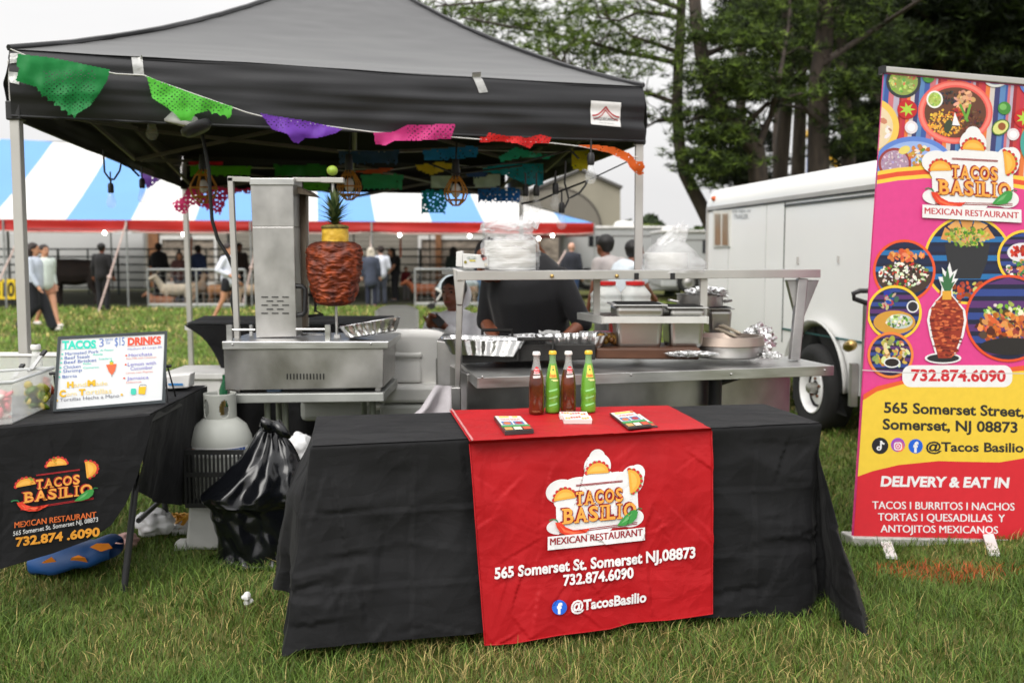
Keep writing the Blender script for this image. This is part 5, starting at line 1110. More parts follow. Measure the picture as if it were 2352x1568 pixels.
# spit cut-out
def body(k):
    L = [(2166,672),(2150,690),(2136,712),(2132,735),(2138,770),(2146,800),(2152,822)]; Rr = [(2176,672),(2192,690),(2208,712),(2211,735),(2205,770),(2194,800),(2182,822)]
    cx = 2171; return [(cx+(x-cx)*k-(2 if k > 1 else 0), y) for x, y in L]+[(cx+(x-cx)*k+(2 if k > 1 else 0), y) for x, y in Rr[::-1]]
W_ = (.80,.79,.80)
ar.disc(2163,822,42,13,W_); ar.poly(body(1.1), W_); ar.poly([(2156,690),(2186,690),(2184,660),(2198,640),(2188,640),(2196,618),(2184,626),(2178,602),(2170,625),(2160,614),(2164,636),(2152,636),(2160,660)], W_)
ar.disc(2163,822,37,9.5,s2(40,40,42)); ar.poly(body(1), s2(150,52,34)); 
for k in range(150): y = rr.uniform(690,818); f = 1-abs((y-735)/110)**1.6*.6; ar.disc(2171+rr.uniform(-36,36)*f, y, rr.uniform(3,8), rr.uniform(1.5,3), s2(*rr.choice(((190,85,50),(130,40,28),(215,110,65),(100,30,24)))), 7, rr.uniform(-.3,.3), inc=.012)
ar.lay += .2; ar.rect(2161,668,2182,688,s2(225,165,60)); ar.poly([(2166,668),(2180,668),(2190,646),(2182,650),(2188,626),(2178,640),(2173,612),(2168,636),(2160,624),(2164,648),(2156,645)], s2(60,110,70))
# logo and name band
def bM(u, v): x = 2107+u*.335; return (x, 452+(v-485)*.331+.052*(x-2235))
ar.clip = None; ar.cell = 60
logo(ar, bM); ar.poly([bM(*p) for p in ((22,560),(698,560),(700,650),(20,650))], W_); ar.lay += .2
ar.text('MEXICAN RESTAURANT', 2119, 2334, 477.5, 491.5, s2(190,36,52), 0, slope=.052); ar.text('MEXICAN RESTAURANT', 2120, 2335, 477.5, 491.5, s2(190,36,52), 0, slope=.052)
ar.clip = K
# yellow field, red field, words
ar.poly([(1960,915),(1974,908),(2010,886),(2070,872),(2350,838),(2440,835),(2440,1300),(1940,1300)], s2(226,92,48)); ar.poly([(1950,930),(1974,921),(2010,898),(2070,881),(2200,862),(2350,850),(2440,842),(2440,1300),(1940,1300)], s2(232,196,62))
ar.poly([(1940,1102),(1953,1097),(2000,1080),(2060,1066),(2151,1057),(2230,1059),(2290,1060),(2350,1050),(2440,1030),(2440,1300),(1940,1300)], s2(206,36,48))
ar.rect(2068,838,2320,888,W_,r=20); ar.lay += .2
ar.clip = None
ar.text('732.874.6090', 2088, 2305, 847, 873, s2(200,40,50), .035, slope=.01); ar.line([(1976,849),(2070,855),(2352,857)], 2, (.55,.53,.52))
BK = (.02,.02,.02)
ar.text('565 Somerset Street,', 2026, 2347, 922, 946, BK, .03, slope=.03); ar.text('Somerset, NJ 08873', 2023, 2332, 960, 984, BK, .03, slope=.025); ar.text('@Tacos Basilio', 2122, 2346, 1013, 1034, BK, .03, slope=.012)
ar.disc(2017,1022,19,19,(.012,.012,.018)); ar.line([(2019,1011),(2019,1028)], 4, WHT); ar.disc(2014.5,1028,5.5,5,WHT,16); ar.disc(2014.5,1028,2,2,(.012,.012,.018),12); ar.line([(2019,1011),(2022,1016),(2027,1018)], 4, WHT)
for k in range(10): ar.disc(2058+k*.6, 1023+k*.9-3, 16-k*1.0, 16-k*1.0, s2(*[int(lerp(a, b_, k/9)) for a, b_ in zip((140,70,200),(245,120,90))]), 30, inc=.03)
ar.rect(2049,1014,2067,1032,WHT,r=5); ar.rect(2051.5,1016.5,2064.5,1029.5,s2(215,80,130),r=4); ar.disc(2058,1023,4.6,col=WHT,n=16); ar.disc(2058,1023,2.6,col=s2(215,80,130),n=16)
fb_icon(ar, 2098.5, 1023, 16.5)
ar.text('DELIVERY & EAT IN', 2018, 2311, 1091, 1114, WHT, .04, shear=.12, slope=.012)
for t, x0, x1, y0, y1 in (('TACOS I BURRITOS I NACHOS', 1999, 2325, 1149, 1166), ('TORTAS I QUESADILLAS  Y', 2012, 2303, 1176, 1193), ('ANTOJITOS MEXICANOS', 2018, 2287, 1203, 1219.5)): [ar.text(t, x0+d, x1-.8+d, y0, y1, WHT, 0, slope=.012) for d in (0, .8)]
ar.build('printed_design', PRINT, rb)
# ------------------------------------------------------------------ vertical broiler (spit) on its stand
gy = thing('vertical_broiler', 'tall stainless vertical broiler on a stand left of the grill', 'broiler', at(697, 900, 5.2).xy.to_3d()); YB = 4.95
DARK = mat('slot_dark', (.008,.008,.008), .8); SOOT = mat('burnt_steel', (.13,.085,.05), .6, .6, var=.6, scale=5, stretch=(3,3,.6), bump=.2, col2=(.34,.28,.22))
def fq(mb, q, Y, d, **k): mb.hexa([at(*q[3], Y), at(*q[2], Y), at(*q[2], Y)+V3((0,d,0)), at(*q[3], Y)+V3((0,d,0))], [at(*q[0], Y), at(*q[1], Y), at(*q[1], Y)+V3((0,d,0)), at(*q[0], Y)+V3((0,d,0))], **k)
mb = MB(); fq(mb, ((513,798),(881,798),(880,890),(517,896)), YB, .52); bx = mb.build('base_box', STEELD, gy, bevel=.004)
mb = MB(); fq(mb, ((509,784),(893,784),(892,801),(511,803)), YB-.015, .56); mb.build('drip_tray', STEEL, gy, bevel=.004)
for i in range(12): mb = MB(); mb.front(658+i*7.6, 858, 661+i*7.6, 871, YB-.003, .01); mb.build('vent_slot', DARK, bx)
for x, y in ((534,791),(852,789)): mb = MB(); mb.ball(at(x, y, YB-.017), .006, 8, 6); mb.build('screw', STEEL, bx, smooth=180)
mb = MB(); fq(mb, ((530,905),(881,902),(882,922),(530,926)), YB-.02, .60); mb.build('lower_shelf', mat('shelf_steel', (.40,.41,.39), .5, .6, var=.15), gy, bevel=.004)
for x in (528, 545, 868): mb = MB(); mb.front(x-6, 888, x+6, 906, YB+.05, .04); mb.build('foot', STEELD, gy)
LEGM = mat('green_grey_leg', (.22,.24,.19), .5, .3, var=.2)
for x, Y in ((614,5.05),(640,5.45),(655,5.1),(856,5.1),(836,5.5)):
    a = at(x, 922, Y); mb = MB(); mb.tube([a, V3((a.x, a.y, 0))], .016, 8); mb.build('leg', LEGM, gy, smooth=60)
YP = 5.12
mb = MB(); fq(mb, ((575,424),(673,424),(675,521),(579,521)), YP, .15); fq(mb, ((579,521),(675,521),(681,772),(588,775)), YP, .15); tw = mb.build('burner_tower', STEELD, gy, bevel=.003)
mb = MB(); fq(mb, ((573,409),(675,409),(675,425),(573,425)), YP-.01, .2); mb.build('tower_cap', STEEL, gy, bevel=.003)
mb = MB(); fq(mb, ((676,434),(702,448),(703,752),(683,760)), YP+.17, .06); mb.build('burner_side', SOOT, gy)
mb = MB(); fq(mb, ((686,452),(703,450),(704,752),(690,756)), YP+.25, .07); mb.build('rear_panel', STEELD, gy)
mb = MB(); fq(mb, ((675,426),(700,436),(716,449),(680,444)), YP+.1, .25); mb.build('heat_hood', SOOT, gy)
for r_, n, o in ((0,3,0),(1,2,12),(2,3,0),(3,2,12),(4,3,0)):
    for i in range(n): mb = MB(); x, y = 600+o+i*24, 681+r_*9.3; mb.front(x, y, x+15, y+2.4, YP-.004, .01); mb.build('vent_slot', DARK, tw)
mb = MB(); mb.bar(at(530,408,YP+.05), at(546,788,YP+.05), .027, .03); mb.bar(at(524,411,YP+.05), at(576,413,YP+.05), .03, .025); mb.build('frame_post', ALU, gy, bevel=.002)
mb = MB(); mb.bar(at(674,413,YP+.05), at(762,414,YP+.05), .03, .022); mb.bar(at(738,414,YP+.05), at(790,415,YP+.05), .05, .026); mb.build('top_arm', ALU, gy, bevel=.002)
mb = MB(); P = [(677,657),(694,657),(701,664),(701,716),(695,722),(677,724)]; mb.tube([at(x, y, YP+.02) for x, y in P], .0125, 10); mb.build('handle', BLACKP, gy, smooth=60)
mb = MB(); P = [(703,676),(722,678),(725,690),(724,714),(742,722),(708,726)]; mb.tube([at(x, y, YP+.3) for x, y in P], .008, 8); mb.build('handle', BLACKM, gy, smooth=60)
for x, w_ in ((526,13),(576,7),(752,12)): mb = MB(); mb.front(x-w_/2, 746, x+w_/2, 788, YB+.02 if x != 576 else YB+.42, .025); mb.build('rail_post', STEEL, gy)
for q in ((532,757,586,757), (680,756,746,756), (690,768,744,770)): mb = MB(); mb.tube([at(q[0],q[1],YB+.03 if q[1] < 760 else YB+.4), at(q[2],q[3],YB+.03 if q[1] < 760 else YB+.4)], .006, 8); mb.build('rail', STEEL, gy)
mb = MB(); mb.tube([at(764,420,YP+.06), at(767,520,YP+.06), at(774,786,YP+.06)], .0075, 8); mb.box(at(775,778,YP+.06), (.03,.03,.05)); mb.build('spit_rod', STEEL, gy, smooth=60)
# meat cone, pineapple, lime: things on the spit
MEAT = mat('spit_meat', attr=True, rough=.5, var=.4, scale=26, stretch=(1,1,3), spec=.55, bump=.35, bscale=70)
Ym = YP+.06; zc = lambda y: at(768, y, Ym).z; pm = [(553,20),(556,42),(562,55),(572,61),(590,62),(610,61),(630,59),(650,56),(668,52),(682,47),(692,43),(699,34),(703,10)]
mc = at(768, 628, Ym); zs = [zc(y) for y, _ in pm]; rs_ = [r_/FX*Ym for _, r_ in pm]
def prof(z):
    for i in range(len(zs)-1):
        if zs[i] >= z >= zs[i+1]: return lerp(rs_[i], rs_[i+1], (zs[i]-z)/(zs[i]-zs[i+1]))
    return rs_[-1]
mb = MB(); NU, NV = 110, 120; vs, cs = [], []
for j in range(NV+1):
    for i in range(NU):
        z = lerp(zs[0]-.001, zs[-1]+.001, j/NV); a = 2*math.pi*i/NU; wob = z + .022*nz3((math.cos(a)*2.5, math.sin(a)*2.5, z*6)) + .004*nz3((math.cos(a)*9, math.sin(a)*9, z*20))
        q1 = 1-2*abs(nz3((math.cos(a)*1.7, math.sin(a)*1.7, wob*34))); q2 = 1-2*abs(nz3((math.cos(a)*4.2+7, math.sin(a)*4.2, wob*70))); q3 = nz3((math.cos(a)*12, math.sin(a)*12, z*90))
        lay = .5+.5*q1; r_ = prof(z); rr_ = r_ + .010*q1 + .006*q2 + .003*q3 + .008*nz3((math.cos(a)*2.2, math.sin(a)*2.2, z*8)) - .008
        vs.append((mc.x+rr_*math.cos(a) + .004*(z-mc.z), mc.y+rr_*math.sin(a), z)); f = .5+.5*nz3((math.cos(a)*5, math.sin(a)*5, z*34)); g_ = .5+.5*nz3((math.cos(a)*2+4, math.sin(a)*2, z*7)); e_ = max(0, (z-zs[3])/(zs[0]-zs[3])) if z > zs[3] else max(0, (zs[-3]-z)/(zs[-3]-zs[-1]))
        c_ = V3(srgb(74,20,8)).lerp(V3(srgb(186,80,24)), min(1, max(0, f*1.15*g_*1.5-.1))); c_ = c_.lerp(V3(srgb(40,15,10)), min(1, .75*e_ + (.45*(.5+nz3((math.cos(a)*3, math.sin(a)*3, z*15))) if lay < .4 else 0))); cs.append(tuple(c_))
for j in range(NV):
    for i in range(NU):
        k = (i+1) % NU; mb.f.append([j*NU+i, j*NU+k, (j+1)*NU+k, (j+1)*NU+i]); mb.c.append(cs[j*NU+i]); mb.m.append(0)
mb.v = vs; mb.f += [list(range(NU)), list(range(NV*NU, (NV+1)*NU))[::-1]]; mb.c += [cs[0], cs[-1]]; mb.m += [0, 0]
tag(mb.build('meat_spit', MEAT, smooth=180), 'big browned cone of layered marinated pork on the spit', 'meat')
pn = thing('pineapple', 'peeled yellow pineapple with spiky green crown on top of the meat', 'pineapple', at(770,557,Ym)); c0 = at(770,557,Ym); r0 = 30.5/FX*Ym
mb = MB(); h_ = zc(524)-zc(557)
def pf(u, v): a = u*2*math.pi; z = h_*v; k = r0*(1-.03*v) + .003*nz3((math.cos(a)*7, math.sin(a)*7, z*40)); k = k if .02 < v < .99 else 0; return c0 + V3((k*math.cos(a), k*math.sin(a), z))
mb.grid(pf, 40, 24); mb.build('flesh', mat('pineapple_flesh', (.70,.40,.02), .4, var=.3, scale=22, stretch=(1,1,1.6), col2=(.80,.52,.06), bump=.3, bscale=50), pn, smooth=180)
mb = MB(); zt_ = c0.z+h_; mb.lathe([(r0*1.02,zt_-.002),(r0*1.05,zt_+.006),(r0*.92,zt_+.014),(r0*.5,zt_+.02),(0,zt_+.021)], (c0.x,c0.y,0), 30); mb.build('rind', mat('pineapple_rind', (.13,.12,.03), .7, var=.5, scale=40, col2=(.30,.22,.06)), pn, smooth=60)
mb = MB(); rg = random.Random(4)
for k in range(84):
    t = k/84; a = k*2.4; L = lerp(.085, .125, min(1, t*1.3)); el = lerp(.18, 1.5, t**1.35); d = V3((math.cos(a)*math.cos(el), math.sin(a)*math.cos(el), math.sin(el))); o = V3((c0.x, c0.y, zt_+.014+t*.075)); q = V3((-math.sin(a), math.cos(a), 0))*.012; cv = V3((d.x, d.y, -.1))*.02
    c_ = srgb(*rg.choice(((92,110,66),(70,92,52),(120,132,88),(60,78,50))))
    mb.add([o-q, o+q, o+d*L*.5+q*.75-cv*.3, o+d*L*.5-q*.75-cv*.3, o+d*L+cv], [(0,1,2,3),(3,2,4)], c_)
mb.build('crown', mat('crown_leaf', attr=True, rough=.5, var=.2, scale=20), pn)
mb = MB(); mb.ball(at(763,392,Ym), (.029,.029,.026), 18, 12); tag(mb.build('lime', mat('lime_skin', (.30,.42,.05), .4, var=.2, scale=9, bump=.15, bscale=120), smooth=180), 'whole green lime stuck on top of the spit rod', 'lime')
def foil_pan(name, label, px, py, Y, L, W, H, tilt=0, roll=0, rz=0, fill=None, group='crimped foil trays'):
    c_ = at(px, py, Y); M_ = Matrix.Translation(c_) @ Matrix.Rotation(rz, 4, 'Z') @ Matrix.Rotation(tilt, 4, 'Y') @ Matrix.Rotation(roll, 4, 'X'); t = thing(name, label, 'foil tray', c_, group); mb = MB()
    def rect(a, sx, sy): k = max(abs(math.cos(a)), abs(math.sin(a)))**.75; return math.cos(a)/k*sx/2, math.sin(a)/k*sy/2
    def fn(u, v):
        a = u*2*math.pi; k = lerp(.80, 1.0, v); x, y = rect(a, L*k, W*k); ri = .0045*math.sin(u*150) if v > .05 else 0; n = V3((math.cos(a), math.sin(a), 0)); return M_ @ (V3((x, y, H*v)) + n*ri + n*.004*nz3((u*14, v*3, px)))
    mb.grid(fn, 300, 5)
    mb.grid(lambda u, v: M_ @ V3((*rect(u*2*math.pi, L*lerp(1.0,1.06,v), W*lerp(1.0,1.07,v)), H+.004*math.sin(v*3.1)+.004*nz3((u*16, v, px)))), 120, 3)
    mb.grid(lambda u, v: M_ @ V3((*rect(u*2*math.pi, L*.80*v, W*.80*v), .002)), 60, 3); mb.build('tray', FOIL, t, smooth=180)
    if fill:
        mb = MB(); rr_ = random.Random(int(px))
        for i in range(40): mb.ball(M_ @ V3((rr_.uniform(-.36,.36)*L, rr_.uniform(-.32,.32)*W, H*rr_.uniform(.35,.7))), (.028,.022,.013), 7, 5, srgb(*rr_.choice(fill)), M=Matrix.Rotation(rr_.uniform(0,3), 3, 'Z'))
        mb.build('food', mat('wet_produce'), t, smooth=180)
    return t
foil_pan('foil_tray', 'foil tray of orange scraps propped on the broiler edge', 855, 768, YB+.12, .30, .20, .06, -.16, -.12, .12, ((190,90,40),(120,50,30),(210,130,60)))
pb_ = thing('paper_wrap', 'blue and white paper wrap on the lower shelf of the broiler', 'paper', at(650,902,YB+.1)); mb = MB(); mb.front(612, 890, 645, 903, YB+.06, .12); mb.build('blue_wrap', mat('blue_paper', (.28,.42,.62), .6), pb_, bevel=.006); mb = MB(); mb.front(645, 892, 800, 903, YB+.12, .2); mb.build('white_wrap', WBAG, pb_, bevel=.008)
mb = MB(); mb.lathe([(.028,0),(.03,.02),(.03,.09),(.012,.14),(.012,.17),(0,.17)], at(517,920,5.3)-V3((0,0,.03)), 16); tag(mb.build('bottle', mat('dark_green_bottle', (.01,.10,.04), .25), smooth=50), 'dark green bottle behind the propane tank collar', 'bottle')
# ------------------------------------------------------------------ table, chairs, coolers behind the broiler
Yt = 6.3; zt2_ = at(425,745,Yt-.1).z; BT = [at(424,747,Yt-.1), at(905,750,Yt-.1), at(905,731,Yt+.75), at(470,729,Yt+.75)]
for p in BT: p.z = zt2_
bt = thing('folding_table', 'folding table under a black cloth behind the broiler', 'table', ((BT[0]+BT[2])/2).xy.to_3d()); mb = MB(); mb.hexa([p-V3((0,0,.035)) for p in BT], [p-V3((0,0,.004)) for p in BT]); mb.build('tabletop', WHITEP, bt)
for x, y in ((BT[0].x+.35, BT[0].y+.1), (BT[1].x-.2, BT[1].y+.1), (BT[2].x-.2, BT[2].y-.1), (BT[3].x+.3, BT[3].y-.1)): mb = MB(); mb.tube([(x,y,0),(x,y,zt2_-.03)], .014, 8); mb.build('leg', GALV, bt)
def bsk(u, v):
    top = lerp(BT[0], BT[1], u); d = .80*zt2_*min(1, .30+u*3.2) if u < .25 else .80*zt2_; p = top - V3((0, .02+.05*v*math.sin(u*26), d*v)); p.x += .36*v*max(0, 1-u*5); return p
mb = MB(); mb.grid(bsk, 90, 16); mb.grid(lambda u, v: lerp(lerp(BT[0],BT[1],u), lerp(BT[3],BT[2],u), v)+V3((0,0,.003)), 30, 6); tag(mb.build('tablecloth', BCLOTH, smooth=70), 'black cloth hanging in a point from the rear table behind the broiler', 'tablecloth')
CHW = mat('chair_white', (.84,.83,.80), .45, var=.05)
def chair(label, px, py, Y, rz, w_=.44, seat=True):
    t = thing('folding_chair', label, 'chair', (0,0,0), 'white folding chairs'); H = .84
    mb = MB()
    def bk(u, v): x = (u-.5)*w_; k = 1-.10*max(0, abs(u-.5)*2-.75)*4*(v > .6); return V3((x*1.0, .05*(1-(2*u-1)**2)+.0 + .10*v, H-.30+.30*v*(1-.12*(abs(2*u-1)**4))))
    mb.grid(bk, 20, 8); mb.build('backrest', CHW, t, smooth=180, solid=.022)
    for s_ in (-1, 1):
        x = s_*w_*.5; mb = MB(); mb.tube([(x, .05, H-.04), (x, .02, .5), (x, -.28, 0)], .013, 8); mb.build('front_leg', CHW, t, smooth=60)
        mb = MB(); mb.tube([(x*.92, -.18, .45), (x*.92, .20, 0)], .012, 8); mb.build('rear_leg', CHW, t, smooth=60)
    mb = MB(); mb.box((0, -.18, .45), (w_*.92, .40, .03)); mb.build('seat', CHW, t, bevel=.012)
    p = at(px, py, Y); t.location = (p.x, p.y, 0); t.rotation_euler = (0, 0, rz); t.scale = (p.z/H,)*3; return t
chair('white folding chair with its back to us at the far end of the rear table', 910, 703, 9.6, 0, .36)
chair('pale grey folding chair in front of the cooler, behind the spit meat', 940, 751, 5.75, R(178), .42)
chair('white folding chair between the hooded sitter and the grill', 1028, 767, 6.0, R(170))
cl = thing('cool_box', 'large pale grey cool box under the folding chair right of the broiler', 'cooler', at(925,960,5.5).xy.to_3d()); x0, x1 = at(862,0,5.5).x, at(1000,0,5.5).x; zt3 = at(0,885,5.5).z
mb = MB(); mb.box(((x0+x1)/2, 5.75, zt3*.42), (x1-x0, .42, zt3*.84), taper=1.04); mb.build('body', mat('cool_box_grey', (.47,.48,.45), .5, var=.06), cl, bevel=.02)
mb = MB(); mb.box(((x0+x1)/2, 5.75, zt3*.92), (x1-x0+.03, .45, zt3*.14)); mb.build('lid', WHITEP, cl, bevel=.02)
mb = MB(); mb.tube([((x0+.03), 5.52, zt3*.3), (x0+.10, 5.51, zt3*.66), (x1-.12, 5.51, zt3*.66), (x1-.05, 5.52, zt3*.3)], .008, 6); mb.build('handle', mat('cool_box_grey'), cl, smooth=60)
c2_ = thing('cool_box', 'white cool box with ribbed lid standing on the chair seat', 'cooler', at(925,850,5.6)); mb = MB(); mb.front(885, 818, 968, 880, 5.62, .3); mb.build('body', WHITEP, c2_, bevel=.02); mb = MB(); mb.front(884, 808, 970, 822, 5.60, .34); mb.build('lid', mat('cool_box_white', (.66,.65,.62), .45), c2_, bevel=.012)
fb2 = thing('foam_box', 'white foam box on the ground behind the propane tank', 'box', at(445,960,5.9).xy.to_3d()); mb = MB(); mb.front(372, 868, 512, 1010, 5.9, .4); mb.build('body', mat('foam_white', (.72,.71,.69), .8), fb2, bevel=.01); mb = MB(); mb.front(368, 857, 516, 872, 5.88, .44); mb.build('lid', mat('foam_white'), fb2, bevel=.008)
c3 = thing('storage_tub', 'long low white plastic tub on the grass below the broiler', 'tub', at(780,985,5.6).xy.to_3d()); a = on(680,972); mb = MB(); mb.front(688, 918, 880, 968, 5.75, .35); mb.build('body', mat('cool_box_grey'), c3, bevel=.03); mb = MB(); mb.front(682, 910, 886, 921, 5.72, .41); mb.build('rim', mat('cool_box_white'), c3, bevel=.008)
TOWEL = mat('towel_grey', (.47,.44,.46), .95, var=.08, scale=6, bump=.25, bscale=60, sheen=.3)
mb = MB()
def tw_(u, v):
    x0_ = lerp(lerp(1000, 1048, u), lerp(942, 1068, u), min(1, v*1.7)); y_ = lerp(884+u*3, 1000, v) + (1-u)*v*0 + 38*(1-u)*max(0, .35-abs(v-.35)); return at(x0_, y_, 4.93 - .03*math.sin(u*11)*min(1, v*3) - .06*v)
mb.grid(tw_, 50, 40); tag(mb.build('towel', TOWEL, smooth=180), 'pale grey towel hanging at the left end of the grill', 'towel')
# ------------------------------------------------------------------ stainless grill cart
gc = thing('grill_cart', 'long stainless taco grill cart with counter and overshelf', 'grill cart', at(1450,1000,5.0).xy.to_3d())
zk = .87; kFL, kFR = on(1098,868,zk), on(1915,840,zk); kBL, kBR = on(1040,818,zk), on(1812,818,zk); ke = (kFR-kFL).normalized(); kn = V3((ke.y,-ke.x,0)); kb = -kn
D_ = lambda p, d, z=None: V3((p.x, p.y, z if z is not None else p.z)) + kb*d
mb = MB(); q = [kFL, kFR, kBR, kBL]; mb.hexa([p-V3((0,0,.012)) for p in q], q); mb.build('counter', STEEL, gc)
mb = MB(); mb.hexa([p+kn*.004-V3((0,0,.048)) for p in (kFL,kFR)]+[p+kb*.01-V3((0,0,.048)) for p in (kFR,kFL)], [p+kn*.004+V3((0,0,.002)) for p in (kFL,kFR)]+[p+kb*.01+V3((0,0,.002)) for p in (kFR,kFL)])
mb.hexa([kBL-V3((.01,0,.05)), kFL+kn*.004-V3((.006,0,.048)), kFL+V3((.004,0,-.048)), kBL+V3((.004,0,-.05))], [kBL+V3((-.01,0,.002)), kFL+kn*.004+V3((-.006,0,.002)), kFL+V3((.004,0,.002)), kBL+V3((.004,0,.002))]); mb.build('counter_edge', STEEL, gc, bevel=.002)
for x, y in ((1108,862),(1450,858),(1680,856),(1895,847)): mb = MB(); p = on(x, y, zk-.02); mb.ball(hit(x, y+3, kFL+kn*.006, kn), .006, 8, 6); mb.build('screw', STEELD, gc, smooth=180)
bA, bB = hit(1072,900,kFL+kb*.26,kn), hit(1815,900,kFL+kb*.26,kn); mb = MB(); mb.hexa([V3((bA.x,bA.y,.05)), V3((bB.x,bB.y,.05)), D_(bB,.75,.05), D_(bA,.75,.05)], [V3((bA.x,bA.y,zk-.012)), V3((bB.x,bB.y,zk-.012)), D_(bB,.75,zk-.012), D_(bA,.75,zk-.012)]); mb.build('body', STEELD, gc, bevel=.004)
mb = MB(); mb.front(1056, 884, 1071, 1010, 4.86, .03); mb.build('foil_strip', mat('dull_foil', (.62,.66,.70), .4, .8, var=.15, scale=20, bump=.3), gc)
mb = MB(); fq(mb, ((1003,782),(1056,790),(1056,1000),(1008,1000)), 5.05, .5); mb.build('side_box', STEELD, gc, bevel=.004)
mb = MB(); a = hit(1643,865,kFL+kb*.2,kn); mb.tube([V3((a.x,a.y,zk-.04)), V3((a.x,a.y,zk-.22))], .034, 14); mb.tube([V3((a.x,a.y,zk-.1)), a+ke*.15+V3((0,0,.0))], .014, 8); mb.bar(V3((a.x-.05,a.y,zk-.03)), V3((a.x+.34,a.y,zk-.03)), .05, .03); mb.build('jack_leg', BLACKP, gc, smooth=60)
# overshelf
zs_ = 1.395; sFL, sFR = at(1050,626,4.62), at(1884,638,5.18); zs_ = sFL.z; sFR.z = zs_; se = (sFR-sFL).normalized(); sn = V3((se.y,-se.x,0)); sb = -sn
mb = MB(); qs = [sFL, sFR, sFR+sb*.32, sFL+sb*.32]; mb.hexa([p-V3((0,0,.012)) for p in qs], [p+V3((0,0,.004)) for p in qs]); mb.build('overshelf', STEEL, gc)
mb = MB(); mb.hexa([p-V3((0,0,.036)) for p in (sFL+sn*.004, sFR+sn*.004, sFR+sb*.014, sFL+sb*.014)], [p+V3((0,0,.007)) for p in (sFL+sn*.004, sFR+sn*.004, sFR+sb*.014, sFL+sb*.014)]); mb.build('shelf_lip', mat('pale_lip', (.55,.54,.52), .45, .6, var=.1, scale=4), gc, bevel=.002)
for x, w_ in ((1462,10),(1545,10)): mb = MB(); p0 = hit(x-w_/2, 628, sFL+sn*.007, sn); p1 = hit(x+w_/2, 641, sFL+sn*.007, sn); mb.box((p0+p1)/2, ((p1-p0).x, .006, .032)); mb.build('black_tape', BLACKP, gc)
for x in (1268,1417): mb = MB(); mb.ball(hit(x, 634, sFL+sn*.007, sn), .01, 8, 6); mb.build('brass_stud', mat('brass'), gc, smooth=180)
mb = MB(); fq(mb, ((1040,616),(1070,624),(1062,700),(1048,700)), 4.63, .10); fq(mb, ((1048,700),(1062,700),(1056,895),(1044,895)), 4.64, .05); fq(mb, ((1036,890),(1058,890),(1058,960),(1038,958)), 4.62, .05); mb.build('corner_post', STEELD, gc, bevel=.003)
mb = MB(); mb.bar(at(1842,640,5.2), at(1824,826,5.15), .05, .05); a, b_, c_ = at(1808,643,5.2), at(1882,643,5.2), at(1836,755,5.18); mb.prism([a,b_,c_], (0,.05,0)); mb.build('end_bracket', STEELD, gc, bevel=.003)
for x, y1 in ((1371,735),(1617,732)): mb = MB(); mb.front(x-7, 638, x+7, y1, 5.0, .03); mb.build('shelf_hanger', ALU, gc)
mb = MB(); mb.front(1386, 727, 1624, 742, 4.86, .02); a, b_ = at(1386,735,4.87), at(1624,735,4.87); mb.bar(a, a+kb*.36, .02, .035); mb.bar(b_, b_+kb*.36, .02, .035); mb.bar(a+kb*.36, b_+kb*.36, .02, .035); mb.build('pan_rack', mat('pale_rack', (.66,.66,.63), .45, .3), gc)
# things on the grill
HOTEL = mat('hotel_pan_steel', (.47,.46,.44), .33, 1.0, var=.12, scale=3, rvar=.3)
def hotel(label, q, Y, d):
    t = thing('steam_pan', label, 'steam pan', at((q[0]+q[2])/2, q[3], Y), 'steel steam pans on the grill'); x0_, y0_, x1_, y1_ = q; mb = MB(); a, b_ = at(x0_, y0_, Y), at(x1_, y1_, Y); w_, h_ = b_.x-a.x, a.z-b_.z; c_ = V3(((a.x+b_.x)/2, Y+d/2, b_.z)); mb.box((c_.x, c_.y, c_.z+h_/2), (w_*.86, d*.88, h_), M=None, taper=1.12); mb.build('pan', HOTEL, t, bevel=.025, seg=4)
    mb = MB(); mb.box((c_.x, c_.y, a.z+.002), (w_*1.08, d*1.06, .007)); mb.build('rim', STEEL, t, bevel=.003); mb = MB(); mb.box((c_.x, c_.y, a.z+.004), (w_*.86, d*.8, .012)); mb.build('inside', DARK, t); return t
hotel('left deep steel pan hanging in the white rack', (1412,702,1528,802), 4.88, .30); hotel('right deep steel pan hanging in the white rack', (1536,708,1622,801), 4.90, .28)
hotel('darker steel pan behind the rack, right of the hanging pans', (1628,710,1684,772), 5.35, .2)
def pot(label, px, ytop, ybot, w_, Y, foil=True, m=STEELD):
    t = thing('stock_pot', label, 'pot', at(px, ybot, Y)); c_ = at(px, ybot, Y); r_ = w_/2/FX*Y; h_ = at(px, ytop, Y).z-c_.z; mb = MB(); mb.lathe([(r_*.96,0),(r_,.01),(r_,h_),(r_*1.05,h_+.006),(r_*.97,h_+.006),(r_*.95,h_*.7),(0,h_*.7)], c_, 32); mb.build('body', m, t, smooth=40)
    for s_ in (-1,1): mb = MB(); mb.tube([c_+V3((s_*r_,-.04,h_*.75)), c_+V3((s_*(r_+.04),-.03,h_*.8)), c_+V3((s_*(r_+.04),.03,h_*.8)), c_+V3((s_*r_,.04,h_*.75))], .007, 6); mb.build('handle', m, t, smooth=60)
    return t, c_, r_, h_
p_, c_, r_, h_ = pot('dented stock pot covered with crumpled foil under the overshelf', 1607, 677, 740, 105, 5.5)
